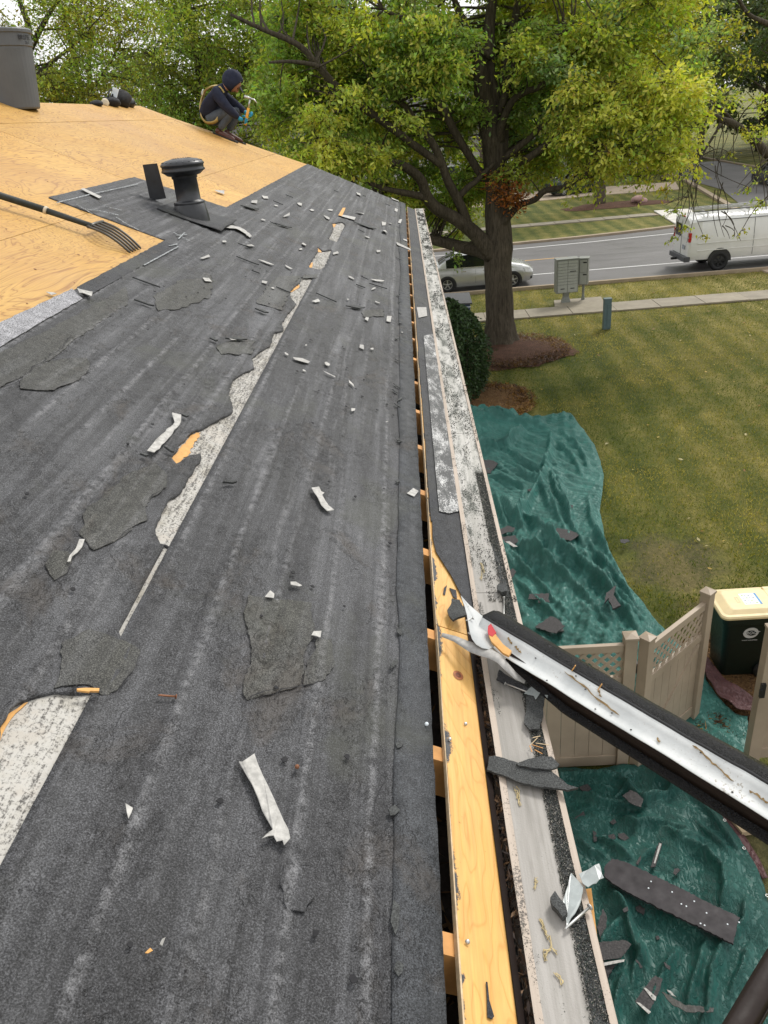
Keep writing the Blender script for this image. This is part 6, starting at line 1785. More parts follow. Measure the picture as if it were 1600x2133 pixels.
# ---- houses across the street, seen in gaps under the trees
def far_house(x, y, w, d, h, label, wall, rot=0.0):
    t = thing('far_house', label, 'house', (x, y, 0))
    Mx = Matrix.Translation((x, y, 0)) @ Matrix.Rotation(rot, 4, 'Z')
    MB().box((-w/2, -d/2, 0), (w/2, d/2, h), 0, Mx).build('wall', wall, t)
    r = MB(); rh = d * 0.32
    r.add([Mx @ Vector(p) for p in ((-w/2 - .4, -d/2 - .4, h), (w/2 + .4, -d/2 - .4, h), (w/2 + .4, d/2 + .4, h), (-w/2 - .4, d/2 + .4, h), (-w/2 - .2, 0, h + rh), (w/2 + .2, 0, h + rh))], [(0, 1, 5, 4), (2, 3, 4, 5), (1, 2, 5), (3, 0, 4), (3, 2, 1, 0)])
    r.build('roof', M['roof_far'], t)
    for i in range(int(w // 3)):
        for z in ([1.0, 3.6] if h > 4 else [1.0]):
            x0 = -w/2 + 1.0 + i * 3.0
            o = MB().box((x0 - 0.08, -d/2 - 0.05, z - 0.08), (x0 + 1.28, -d/2 + 0.02, z + 1.38), 0, Mx).build('window', M['sticker_white'], t)
            MB().box((x0, -d/2 - 0.065, z), (x0 + 1.2, -d/2 - 0.04, z + 1.3), 0, Mx).build('pane', M['window'], o)
    MB().box((w/2 - 3.6, -d/2 - 0.06, 0), (w/2 - 1.0, -d/2 + 0.02, 2.2), 0, Mx).build('garage_door', M['sticker_white'], t)
far_house(3, 78, 13, 9, 5.2, 'pale two storey house across the street behind the big tree', M['siding_far'])
far_house(17.5, 92, 14, 9, 5.0, 'grey house beyond the far driveway', M['siding_far'], 0.05)
far_house(-14, 74, 12, 9, 5.2, 'tan two storey house hidden behind the trees at far left', M['siding'])
# parked cars far off (copies of the sedan body parts)
for (x, y, rz, lb_, mt) in ((13.2, 66.0, 0.3, 'dark car parked on the far driveway under the trees', 'cart'), (26.6, 61.0, 1.55, 'dark car parked along the side street', 'lid_dark')):
    c = copy_tree(car); c['label'] = lb_; c.location = (x, y, 0); c.rotation_euler = (0, 0, rz)
    for ch in c.children:
        if ch.name.startswith('body'): ch.data = ch.data.copy(); ch.data.materials[0] = M[mt]
rk = MB()
for k in range(9): rk.sphere((15.5 + 0.25 * math.cos(k * 2.1) + 0.03 * k, 56.0 + 0.2 * math.sin(k * 2.1), 0.18 + 0.1 * (k % 3)), (0.28, 0.22, 0.2), 8, 5)
tag(rk.build('rock', M['pink_stone']), 'pinkish rock in the mulch bed across the street', 'rock')
# ================================================================== TREES
def spline(pts, sub=5):
    """Catmull-Rom through points with radii: list of (Vector, r)"""
    out = []
    for i in range(len(pts) - 1):
        p0 = pts[max(i - 1, 0)]; p1 = pts[i]; p2 = pts[i + 1]; p3 = pts[min(i + 2, len(pts) - 1)]
        for k in range(sub):
            t = k / sub
            a = 0.5 * ((2 * p1[0]) + (p2[0] - p0[0]) * t + (2 * p0[0] - 5 * p1[0] + 4 * p2[0] - p3[0]) * t * t + (3 * p1[0] - p0[0] - 3 * p2[0] + p3[0]) * t ** 3)
            out.append((a, p1[1] + (p2[1] - p1[1]) * t))
    out.append(pts[-1]); return out
class Tree:
    def __init__(s, name, label, base, seed, group=None, bark='bark', cat='tree'):
        s.root = thing(name, label, cat, base, group)
        s.limbs = []; s.rg = random.Random(seed); s.nr = np.random.default_rng(seed); s.bark = bark
        s.tw = MB(); s.LP = []; s.LD = []; s.LS = []; s.LC = []
    def limb(s, pts, name='limb', n=10, wob=0.0):
        if name == 'limb': pts = [(p, r * 0.86) for p, r in pts]
        sp = spline(pts, 9 if n > 30 else 5)
        if wob: sp = [(p + Vector((s.rg.gauss(0, wob), s.rg.gauss(0, wob), s.rg.gauss(0, wob))) * (1 if 0 < i < len(sp) - 1 else 0), r) for i, (p, r) in enumerate(sp)]
        s.limbs.append(sp)
        mb = MB().tube([p for p, r in sp], [r for p, r in sp], n)
        return mb.build(name, M[s.bark], s.root)
    def near(s, c):
        best = None; bd = 1e9
        for sp in s.limbs:
            for p, r in sp:
                # prefer joints below and inside the clump
                d = (p - c).length + 0.6 * max(0, p.z - c.z)
                if d < bd: bd = d; best = (p, r)
        return best
    def twig(s, a, b, r0, r1, sag=0.1, n=5):
        a, b = Vector(a), Vector(b); L = (b - a).length; pts = []
        off = Vector((s.rg.gauss(0, 1), s.rg.gauss(0, 1), s.rg.gauss(0.4, 0.6))) * L * sag
        for i in range(n):
            t = i / (n - 1); pts.append(a.lerp(b, t) + off * math.sin(math.pi * t))
        s.tw.tube(pts, [r0 + (r1 - r0) * i / (n - 1) for i in range(n)], 5, cap=False)
        return pts
    def clump(s, c, R, n, col, size=0.11, flat=0.5, join=True, droop=0.35, sprays=7, jr=0.02):
        """a spray of leaves: sub-sprays of twigs fan out of c, leaves sit along them"""
        c = Vector(c); nr = s.nr
        if join and s.limbs:
            p, r = s.near(c)
            if (p - c).length < 9: s.twig(p, c, min(r * 0.6, max(0.012, jr + 0.006 * (p - c).length)), 0.008, 0.10, 6)
        ends = []
        k = max(4, int(sprays))
        for i in range(k):
            a = nr.uniform(0, 6.283); el = nr.normal(0.0, 0.55)
            d = np.array([math.cos(a) * math.cos(el), math.sin(a) * math.cos(el), math.sin(el) * flat * 1.6])
            L = R * nr.uniform(0.6, 1.15)
            e = np.array(c) + d * L; e[2] -= droop * R * nr.uniform(0.0, 0.8)
            s.twig(c, Vector(e), 0.010, 0.004, 0.10, 4); ends.append((np.array(c), e))
        m = n // k
        for a, e in ends:
            t = 0.15 + 0.9 * nr.random(m) ** 0.75
            P = a[None] + (e - a)[None] * t[:, None]
            sg = R * 0.20 * (0.5 + 0.8 * t)
            P = P + nr.normal(0, 1, (m, 3)) * sg[:, None] * np.array([1, 1, 0.62])
            D = (e - a)[None] / R + nr.normal(0, 0.75, (m, 3)); D[:, 2] -= 0.35
            s.LP.append(P); s.LD.append(D); s.LS.append(size * nr.uniform(0.55, 1.5, m))
            tone = nr.uniform(0.8, 1.2)
            C = np.array(col)[None] * tone * nr.uniform(0.62, 1.45, (m, 1)) * (1 + nr.normal(0, 0.10, (m, 3)))
            s.LC.append(np.clip(C, 0.004, 0.6))
    def done(s, mat='leaf', ratio=0.5):
        if s.tw.v: s.tw.build('twigs', M[s.bark], s.root, recalc=False)['kind'] = 'stuff'
        if s.LP: leaf_cloud(np.concatenate(s.LP), np.concatenate(s.LD), np.concatenate(s.LS), np.concatenate(s.LC), 'crown', M[mat], s.root, ratio)
GREEN = (0.235, 0.335, 0.075); YEL = (0.49, 0.53, 0.095); BLUEG = (0.265, 0.365, 0.160); DARKG = (0.165, 0.245, 0.055); OLIVE = (0.350, 0.405, 0.075); RUST = (0.34, 0.13, 0.035)
TY = TREE.y
def L3(pts, dy0=0.0, dy1=0.0):
    n = len(pts) - 1; out = []
    for i, (x, y, r) in enumerate(pts):
        out.append((aty(x, y, TY + dy0 + (dy1 - dy0) * i / n), r))
    return out
big = Tree('oak_tree', 'large spreading tree with a thick dark trunk in a mulch ring', (TREE.x, TREE.y, 0), 21)
big.limb([(Vector((TREE.x, TY, -0.1)), 0.62), (aty(1042, 700, TY), 0.49), (aty(1041, 660, TY), 0.43), (aty(1039, 600, TY), 0.405), (aty(1037, 550, TY), 0.415), (aty(1038, 515, TY), 0.43), (aty(1038, 480, TY), 0.38), (aty(1036, 440, TY), 0.345), (aty(1036, 400, TY), 0.33), (aty(1032, 350, TY), 0.32), (aty(1030, 300, TY), 0.34)], 'trunk', 40)
for v_ in bpy.data.objects['trunk'].data.vertices:
    a_ = math.atan2(v_.co.y - TY, v_.co.x - TREE.x); r_ = float(ridged(np.array(a_ * 5.5 + 0.4 * math.sin(v_.co.z * 1.3)), np.array(v_.co.z * 0.9), 2, 5)) - 0.4
    k_ = 0.05 * r_ + 0.10 * max(0, 1 - v_.co.z / 0.8) * math.sin(a_ * 5 + 1)
    v_.co.x += math.cos(a_) * k_; v_.co.y += math.sin(a_) * k_
big.limb(L3([(1036,360,0.31),(1022,270,0.37),(1008,205,0.31),(1000,150,0.24),(990,115,0.17),(975,70,0.13),(955,20,0.10),(930,-40,0.06)], 0, -0.8))
big.limb(L3([(1038,330,0.24),(1034,240,0.26),(1020,150,0.19),(1018,90,0.19),(1022,30,0.17),(1030,-40,0.15),(1035,-130,0.10)], 0, 0.3))
big.limb(L3([(1048,330,0.18),(1050,260,0.17),(1055,200,0.16),(1048,160,0.15),(1062,90,0.13),(1076,20,0.11),(1090,-60,0.08)], 0.1, 0.6))
big.limb(L3([(1046,420,0.17),(1062,352,0.14),(1099,330,0.12),(1151,292,0.10),(1185,268,0.07),(1230,240,0.05)], -0.2, -1.6))
big.limb(L3([(1026,530,0.34),(994,491,0.25),(952,457,0.22),(911,435,0.20),(889,409,0.18),(877,375,0.16),(847,349,0.14),(810,337,0.12),(761,330,0.09),(712,307,0.06),(660,296,0.04)], -0.1, -2.6))
big.limb(L3([(889,412,0.14),(865,406,0.11),(840,401,0.10),(799,392,0.08),(742,371,0.05),(700,350,0.03)], -1.1, -2.4))
big.limb(L3([(975,470,0.17),(967,446,0.16),(952,412,0.155),(934,379,0.145),(919,337,0.13),(900,296,0.12),(870,259,0.10),(844,221,0.08),(810,202,0.06),(770,180,0.04)], -0.4, -1.8))
big.limb(L3([(954,412,0.12),(975,390,0.10),(990,379,0.09),(1009,360,0.08),(1030,340,0.06)], -0.5, -0.6))
big.limb(L3([(1020,528,0.30),(997,521,0.24),(960,514,0.21),(922,504,0.19),(880,495,0.16),(830,480,0.12),(780,460,0.07)], -0.1, 1.6))
big.limb(L3([(1046,465,0.18),(1061,448,0.13),(1084,427,0.10),(1114,416,0.095),(1136,397,0.10),(1177,390,0.08),(1196,379,0.08),(1216,372,0.07),(1228,345,0.06),(1240,310,0.04)], -0.2, -2.2))
big.limb(L3([(1040,290,0.16),(1044,262,0.13),(1065,214,0.11),(1095,191,0.10),(1125,180,0.09),(1170,140,0.08),(1215,90,0.06),(1255,60,0.04)], -0.2, -2.0))
big.limb(L3([(1040,240,0.13),(1070,140,0.11),(1100,103,0.09),(1156,75,0.075),(1203,59,0.06),(1272,56,0.04)], -0.2, -1.6))
big.limb(L3([(1050,330,0.12),(1100,290,0.10),(1140,255,0.08),(1175,240,0.075),(1225,219,0.06),(1275,209,0.05),(1350,200,0.03)], -0.2, -2.0))
big.limb(L3([(922,345,0.12),(860,300,0.12),(800,255,0.12),(735,208,0.115),(697,176,0.11),(664,139,0.10),(622,94,0.08),(545,60,0.06),(480,30,0.04)], -1.0, -3.4))
big.limb(L3([(1005,370,0.13),(975,320,0.13),(949,277,0.13),(930,240,0.13),(907,202,0.12),(880,150,0.09),(850,90,0.06)], -0.1, -0.8))
big.limb(L3([(664,139,0.07),(640,132,0.06),(600,128,0.05),(560,130,0.03)], -3.0, -3.6))
big.limb(L3([(1022,120,0.10),(960,80,0.09),(880,60,0.07),(800,20,0.05)], -0.2, -2.2))
# where leaves hang: (x0,x1,y0,y1, count, depth offset range, colours)
limb_px = []
def to_px(p):
    d = Vector(p) - CAM; z = d.dot(AX_F); return (800 + F * d.dot(AX_R) / z, 1066.5 + F * d.dot(AX_D) / z)
for sp in big.limbs:
    for p, r in sp: limb_px.append((*to_px(p), r, p.y))
LPX = np.array(limb_px)
def fill(tree, x0, x1, y0, y1, n, dy, cols, R=(0.55, 0.95), leaves=410, size=0.122, mask=None, avoid=True, **kw):
    k = 0; tries = 0
    while k < n and tries < n * 20:
        tries += 1
        x = tree.rg.uniform(x0, x1); y = tree.rg.uniform(y0, y1)
        if mask and not mask(x, y): continue
        d = tree.rg.uniform(*dy)
        if avoid:
            q = (LPX[:, 0] - x) ** 2 + (LPX[:, 1] - y) ** 2; m = q.min(); rr = LPX[q.argmin(), 2]
            if (rr > 0.088 and m < (56 + 60 * rr) ** 2 and tree.rg.random() < 0.93): d = tree.rg.uniform(0.7, 3.4)
        if avoid and 972 < x < 1088 and -60 < y < 430 and d < 0.8: d = tree.rg.uniform(0.9, 3.6)
        c = aty(x, y, TY + d)
        cc = tree.rg.choice(cols); r = tree.rg.uniform(*R)
        tree.clump(c, r, int(leaves * (r / 0.75) ** 2), cc, size, **kw)
        k += 1
# lower edge of the crown, photo pixels
LOW = [(380, 330), (560, 330), (640, 350), (700, 372), (800, 400), (870, 452), (940, 488), (985, 470), (1000, 400), (1060, 330), (1100, 345), (1180, 362), (1300, 372), (1360, 374), (1440, 330), (1460, 250)]
def below(x, y): return y < interp(x, LOW)
fill(big, 560, 1000, 30, 480, 165, (-3.4, 3.5), [GREEN, GREEN, OLIVE, OLIVE, DARKG], mask=below)
fill(big, 560, 1100, -200, 130, 90, (-3.0, 3.5), [GREEN, BLUEG, OLIVE], mask=below)
fill(big, 640, 860, 220, 340, 34, (-4.2, -2.4), [OLIVE, OLIVE, YEL], (0.45, 0.75), mask=below)
fill(big, 1040, 1330, 40, 350, 110, (-2.6, 3.2), [BLUEG, GREEN, OLIVE], mask=below)
fill(big, 1040, 1460, -200, 130, 100, (-2.6, 3.0), [BLUEG, OLIVE, OLIVE, YEL], mask=below)
fill(big, 1190, 1440, 160, 370, 66, (-3.6, -1.0), [YEL, YEL, YEL, OLIVE], (0.45, 0.72), mask=below)
fill(big, 900, 985, 330, 490, 14, (0.6, 3.2), [GREEN, OLIVE], (0.4, 0.6), mask=below)
fill(big, 1040, 1110, 330, 372, 6, (-1.2, -0.6), [OLIVE], (0.3, 0.42), avoid=False)
fill(big, 1030, 1090, 375, 440, 12, (-1.1, -0.6), [RUST], (0.34, 0.52), 300, 0.085, avoid=False)
fill(big, 950, 1010, 150, 250, 4, (-1.0, -0.7), [GREEN], (0.3, 0.45), avoid=False)
big.clump(aty(950, 533, TY - 0.8), 0.35, 120, DARKG, 0.10)
big.done()

# ---- trees beyond the roof on the left: thinner, sky showing through
def side_tree(label, px, Y, h, r0, stems, boxes, seed, cols, leaves=330, size=0.12, bark='bark', name='street_tree', group='trees behind the roof', ratio=0.5, R=(0.6, 1.1)):
    b = aty(px, 300, Y); b.z = 0
    t = Tree(name, label, (b.x, b.y, 0), seed, group, bark)
    top = Vector((b.x, b.y, h))
    t.limb([(b, r0), (Vector((b.x, b.y, h * 0.3)), r0 * 0.8), (Vector((b.x + 0.2, b.y, h * 0.6)), r0 * 0.55), (top, r0 * 0.2)], 'trunk', 10)
    for pts in stems: t.limb([(aty(x, y, Y + dy), r) for x, y, dy, r in pts], 'limb', 8)
    for (x0, x1, y0, y1, n, d0, d1) in boxes:
        for _ in range(n):
            x, y = t.rg.uniform(x0, x1), t.rg.uniform(y0, y1); r = t.rg.uniform(*R) * Y / 24
            t.clump(aty(x, y, Y + t.rg.uniform(d0, d1)), r, int(leaves * (r / (0.75 * Y / 24)) ** 2), t.rg.choice(cols), size, jr=0.03)
    t.done(ratio=ratio)
    return t
LY = [OLIVE, (0.27, 0.26, 0.035), GREEN, (0.20, 0.21, 0.03)]
side_tree('tree with forked dark limbs behind the grey bin at far left', 40, 33, 15, 0.30, [[(45,190,0,.22),(50,120,0,.18),(60,60,0,.15),(40,0,0,.1),(20,-80,0,.06)], [(60,110,0,.14),(90,50,0,.11),(120,0,0,.08),(160,-60,0,.05)], [(55,200,0,.14),(85,150,-.4,.11),(120,120,-.6,.07),(170,80,-.8,.04)]],
          [(-60,300,-130,60,40,-2,2),(-40,190,60,200,22,-2,2),(60,210,170,235,10,-2,2)], 31, LY, 215, 0.12)
side_tree('slim tree with a straight thin trunk rising behind the ridge', 187, 36, 16, 0.16, [[(187,230,0,.12),(186,150,0,.10),(187,80,0,.08),(190,0,0,.06),(192,-80,0,.04)], [(187,190,0,.07),(230,130,0,.05),(260,70,0,.03)], [(186,150,0,.06),(140,100,0,.04),(110,50,0,.03)]],
          [(90,330,-100,90,34,-2,2),(130,330,90,230,22,-2,2)], 37, LY, 190, 0.12)
side_tree('leafy green tree standing behind the crouching worker', 430, 31, 15, 0.26, [[(430,280,0,.22),(425,200,0,.18),(415,120,0,.14),(400,40,0,.10),(380,-60,0,.06)], [(428,230,0,.14),(480,170,0,.11),(540,110,0,.07)], [(425,210,0,.12),(360,150,0,.09),(300,110,0,.05)]],
          [(300,640,-120,90,66,-2.5,2.5),(300,640,80,230,56,-2.5,2.5),(330,640,200,300,30,-1.5,2.0)], 41, [GREEN, OLIVE, (0.16, 0.19, 0.03)], 270, 0.115)
# ---- tree out of frame on the right whose boughs reach in over the van
rt = Tree('street_tree', 'tree at the right edge with bare drooping twigs in front of the van', (14.6, 24.5, 0), 51, 'trees along the street')
rt.limb([(Vector((14.6, 24.5, 0)), 0.34), (Vector((14.4, 24.5, 3)), 0.27), (Vector((14.1, 24.5, 6)), 0.2), (Vector((13.8, 24.4, 9.5)), 0.12), (Vector((13.4, 24.3, 12)), 0.05)], 'trunk', 10)
def RL(pts, y0=24.5, y1=23.5):
    n = len(pts) - 1; return [(aty(x, y, y0 + (y1 - y0) * i / n), r) for i, (x, y, r) in enumerate(pts)]
rt.limb(RL([(1690,400,.20),(1640,360,.17),(1600,322,.15),(1569,291,.14),(1534,262,.12),(1506,250,.10),(1475,238,.075),(1428,240,.05),(1369,248,.025)]))
rt.limb(RL([(1506,250,.06),(1495,270,.045),(1470,310,.035),(1455,340,.02)]))
rt.limb(RL([(1534,262,.06),(1500,225,.05),(1450,200,.04),(1400,150,.03),(1360,110,.02)]))
rt.limb(RL([(1690,120,.12),(1620,60,.09),(1560,30,.06),(1530,-20,.04)]))
rg = random.Random(8)
hang = [(1500,252,1492,335),(1492,330,1490,375),(1490,345,1510,400),(1505,255,1500,330),(1475,240,1440,330),(1440,250,1425,330),(1420,300,1430,415),(1410,330,1400,470),(1432,395,1420,500),(1445,370,1455,440),(1500,380,1505,470),(1503,440,1535,495),(1490,395,1498,500),(1560,285,1585,380),(1585,370,1600,440),(1600,330,1545,400),(1455,240,1405,300),(1400,290,1360,345),(1370,330,1355,380),(1420,240,1400,290),(1530,265,1525,330),(1590,310,1570,400),(1430,410,1390,430),(1470,300,1480,330),(1505,470,1530,490)]
for (xa, ya, xb, yb) in hang:
    for q in range(2):
        a = aty(xa + q * 6, ya, 23.6 + q * 0.3); b = aty(xb + rg.uniform(-12, 12), yb + rg.uniform(-10, 8), 23.3 + rg.uniform(-0.5, 0.5))
        rt.twig(a, b, 0.016, 0.006, 0.10, 6)
for (x, y, r, n) in [(1370,300,.5,150),(1420,310,.5,130),(1400,345,.45,130),(1440,355,.35,70),(1385,395,.30,60),(1400,440,.28,60),(1425,470,.22,40),(1560,390,.32,60),(1590,420,.35,70),(1545,480,.22,26),(1465,490,.2,22),(1400,498,.18,22),(1580,350,.35,70),(1550,270,.45,100),(1590,270,.5,110),(1520,320,.25,34),(1455,150,.6,160),(1500,200,.6,150),(1480,80,.7,190),(1560,120,.7,160),(1420,90,.6,190),(1590,200,.6,140),(1440,210,.5,130),(1540,40,.7,170)]:
    rt.clump(aty(x, y, 23.6 + rg.uniform(-.6, .6)), r, n, rg.choice([YEL, OLIVE, (0.30, 0.30, 0.045)]), 0.10, sprays=5, droop=0.8)
rt.done()

# ---- trees across the street
far_cols = [(0.12, 0.17, 0.045), (0.16, 0.20, 0.05), (0.13, 0.17, 0.065)]
def far_tree(label, x, y, h, cr, seed, cols, n=40, leaves=150, size=0.30, trunk=0.28, low=0.35, name='street_tree', group='trees across the street'):
    t = Tree(name, label, (x, y, 0), seed, group, 'bark_far')
    t.limb([(Vector((x, y, 0)), trunk * 1.2), (Vector((x, y, h * 0.2)), trunk), (Vector((x + 0.2, y, h * 0.5)), trunk * 0.7), (Vector((x, y, h * 0.85)), trunk * 0.2)], 'trunk', 9)
    for k in range(6):
        a = k * 1.05 + seed; z0 = h * (0.25 + 0.07 * k)
        t.limb([(Vector((x, y, z0)), trunk * 0.45), (Vector((x + cr * 0.4 * math.cos(a), y + cr * 0.4 * math.sin(a), z0 + h * 0.1)), trunk * 0.3), (Vector((x + cr * 0.8 * math.cos(a), y + cr * 0.8 * math.sin(a), z0 + h * 0.17)), trunk * 0.1)], 'limb', 6)
    for k in range(n):
        u = t.rg.random(); a = t.rg.uniform(0, 6.283); z = h * (low + (1 - low) * u); rr = cr * math.sqrt(max(0.05, 1 - ((u - 0.38) / 0.64) ** 2)) * t.rg.uniform(0.35, 1.0)
        t.clump((x + rr * math.cos(a), y + rr * math.sin(a), z), t.rg.uniform(1.0, 1.7), leaves, t.rg.choice(cols), size, sprays=6, jr=0.04)
    t.done()
    return t
far_tree('tree with a pale straight trunk in the mulch bed across the street', 13.3, 57.2, 13, 4.8, 61, [OLIVE, GREEN], 46, 150, 0.26, 0.34, 0.33)
far_tree('tree at the corner of the side street behind the drooping twigs', 21.5, 70, 14, 5.0, 62, far_cols, 44)
far_tree('dark rounded tree at far right beyond the side street', 30.5, 88, 19, 6.0, 63, [(0.085, 0.12, 0.055), (0.10, 0.145, 0.07)], 80, 170, 0.36)
far_tree('dark tree left of the pale house across the street', -4, 62, 14, 5.2, 64, far_cols, 46)
far_tree('green tree in front of the pale house across the street', 6.5, 70, 13, 4.6, 65, far_cols, 44)
far_tree('tall tree standing at the far end of the side street', 25.5, 92, 19, 5.8, 66, far_cols, 60, 150, 0.36)
far_tree('broad grey green tree right of the side street end', 38, 86, 18, 6.2, 68, [(0.095, 0.13, 0.065), (0.12, 0.155, 0.08)], 80, 170, 0.36)
far_tree('tall grey green tree over the pale house roof', 14, 82, 18, 6.0, 69, far_cols, 70, 150, 0.34)
far_tree('tall tree right of the side street behind the drooping bough', 32.5, 69, 18, 5.6, 71, [(0.10, 0.14, 0.06), (0.13, 0.17, 0.07)], 80, 170, 0.32)
far_tree('leafy tree behind the side street kerb', 34.5, 80, 19, 6.0, 72, far_cols, 70, 160, 0.34)
far_tree('tree left of the side street in the far lawn', 22.4, 80, 17, 5.2, 73, far_cols, 64, 150, 0.34)
# background belt: each its own tree, crowns shared
proto = far_tree('distant tree in the belt along the horizon', -30, 105, 15, 6.0, 67, [(0.06, 0.09, 0.035), (0.075, 0.105, 0.04)], 36, 90, 0.5, 0.3, 0.15, 'distant_tree', 'distant trees along the horizon').root
rg = random.Random(77)
spots = [(38 + 4.2 * j, 92 + 5 * (j % 3)) for j in range(7)] + [(18 + 5 * j, 97 + 3 * (j % 2)) for j in range(4)]
for k in range(30):
    c = copy_tree(proto)
    c.location = (-62 + k * 6.2 + rg.uniform(-2, 2), rg.uniform(98, 132), 0); c.rotation_euler = (0, 0, rg.uniform(0, 6.28)); q = rg.uniform(0.8, 1.25); c.scale = (q, q, q * rg.uniform(0.9, 1.15))
    if k >= 19: c.location = (*spots[k - 19], 0)
# ================================================================== THINGS ON THE ROOF
# ---- bent lengths of gutter hood: black textured outside, white inside, brown nose
def hood(name, label, S_, E_, prof, mats, n=46, wob=0.004, seed=1, twist=0.0, cat='flashing'):
    """prof: list of (w, h, part) along the section; consecutive points with the same part make one strip"""
    S_, E_ = Vector(S_), Vector(E_); d = (E_ - S_); L = d.length; d.normalize()
    side = d.cross(Vector((0, 0, 1))).normalized(); up = side.cross(d)
    t = thing(name, label, cat, (S_ + E_) / 2)
    groups = {}
    for (a, b) in zip(prof, prof[1:]):
        groups.setdefault(b[2], []).append((a, b))
    for part, segs in groups.items():
        mb = MB()
        for (a, b) in segs:
            vs = []
            for i in range(n + 1):
                q = i / n; c = S_ + d * (L * q)
                for k, (w_, h_, _) in enumerate((a, b)):
                    o1 = wob * (2 * float(fbm(np.array(q * L * 6 + w_ * 3), np.array(h_ * 20.0 + seed), 3, seed)) - 0.95)
                    o2 = wob * 0.7 * (2 * float(fbm(np.array(q * L * 9 + 3), np.array(w_ * 20.0 + seed), 3, seed + 5)) - 0.95)
                    tw = twist * math.sin(q * 3.0)
                    w2 = w_ * math.cos(tw) - h_ * math.sin(tw); h2 = w_ * math.sin(tw) + h_ * math.cos(tw)
                    vs.append(c + side * (w2 + o1) + up * (h2 + o2))
            mb.add(vs, [(2*i, 2*i+1, 2*i+3, 2*i+2) for i in range(n)], 0, True)
        o = mb.build(part, mats[part], t)
        sm_ = o.modifiers.new('t', 'SOLIDIFY'); sm_.thickness = 0.0016
    return t, d, side, up
zf = EZ + 0.030
FS = atz(993, 1293, zf); FE = atz(1600, 1652, zf); FE2 = FS + (FE - FS) * 1.35
# side = to the right of travel (towards the camera); section from the far edge to the near edge
prof = [(-0.076, -0.010, ''), (-0.055, 0.002, 'black_face'), (-0.020, 0.006, 'black_face'), (-0.017, 0.001, 'fold'), (-0.008, -0.010, 'white_face'), (0.006, -0.022, 'white_face'), (0.020, -0.026, 'white_face'), (0.034, -0.020, 'white_face')]
fl, fd, fs_, fu = hood('gutter_flashing', 'bent black and white metal flashing jutting out over the fence', FS, FE2, prof, {'black_face': M['tar'], 'fold': M['black_plastic'], 'white_face': M['white_metal']}, 60, 0.0055, 3, 0.10)
prof2 = [(0.016, -0.034, ''), (0.020, -0.050, 'brown_face'), (0.016, -0.070, 'brown_face'), (0.019, -0.073, 'lower_lip'), (0.028, -0.078, 'lower_lip'), (0.030, -0.083, 'lower_lip')]
n2 = 50
for part, segs in (('brown_face', [(0, 1), (1, 2)]), ('lower_lip', [(2, 3), (3, 4), (4, 5)])):
    mb = MB()
    for a, b in segs:
        vs = []
        for i in range(n2 + 1):
            q = 0.12 + 0.88 * i / n2; c = FS + (FE2 - FS) * q
            for k in (a, b):
                w_, h_, _ = prof2[k]
                k_ = min(1.0, (q - 0.1) * 5)
                vs.append(c + fs_ * (w_) + fu * (h_ * (0.45 + 0.55 * k_)))
        mb.add(vs, [(2*i, 2*i+1, 2*i+3, 2*i+2) for i in range(n2)], 0, True)
    o = mb.build(part, M['brown_metal'] if part == 'brown_face' else M['tar'], fl); o.modifiers.new('t', 'SOLIDIFY').thickness = 0.002
def on_white(q, w_, l=0.002):
    h_ = interp(w_, [(-0.017, 0.001), (-0.008, -0.010), (0.006, -0.022), (0.020, -0.026), (0.034, -0.020)])
    tw = 0.10 * math.sin(q * 3.0)
    w2 = w_ * math.cos(tw) - h_ * math.sin(tw); h2 = w_ * math.sin(tw) + h_ * math.cos(tw)
    return FS + (FE2 - FS) * q + fs_ * w2 + fu * (h2 + l)
rg = random.Random(6)
for q0, q1, w0, w1 in [(0.095, 0.115, -0.009, -0.004), (0.125, 0.150, -0.004, 0.002), (0.27, 0.43, -0.010, 0.006), (0.585, 0.68, -0.012, 0.002), (0.71, 0.755, 0.002, 0.004), (0.52, 0.53, 0.006, 0.010), (0.36, 0.375, -0.012, -0.004), (0.82, 0.9, -0.01, 0.0)]:
    mb = MB(); n = 14; a = []; b = []
    for i in range(n + 1):
        q = q0 + (q1 - q0) * i / n; wc = w0 + (w1 - w0) * i / n + rg.uniform(-0.0016, 0.0016); hw = 0.0013 * (0.3 + rg.random()) * (1 if 0 < i < n else 0.2)
        a.append(on_white(q, wc - hw, 0.0035)); b.append(on_white(q, wc + hw, 0.0035))
    mb.add(a + b, [(i, i + 1, n + 2 + i, n + 1 + i) for i in range(n)])
    o = mb.build('sealant_line', M['glue'], fl); o.modifiers.new('t', 'SOLIDIFY').thickness = 0.0018
for q, w_ in [(0.19, -0.004), (0.335, -0.002), (0.415, 0.010), (0.255, 0.030), (0.385, 0.026), (0.605, -0.009), (0.69, 0.022), (0.30, -0.012), (0.47, 0.02)]:
    p = on_white(q, w_, 0.0032); MB().lathe([(0.0022, 0), (0.0016, 0.0006), (0, 0.0007)], p, 8).build('nail_hole', M['black_matte'], fl)
for q, w_, a in [(0.285, -0.016, 0.5), (0.735, -0.018, 0.3), (0.36, -0.012, 1.0)]:
    p = on_white(q, w_, 0.002); MB().bar(p, p + fd * 0.006 + fu * 0.016 + fs_ * -0.004, 0.004, 0.0016).build('wood_splinter', M['chip'], fl)
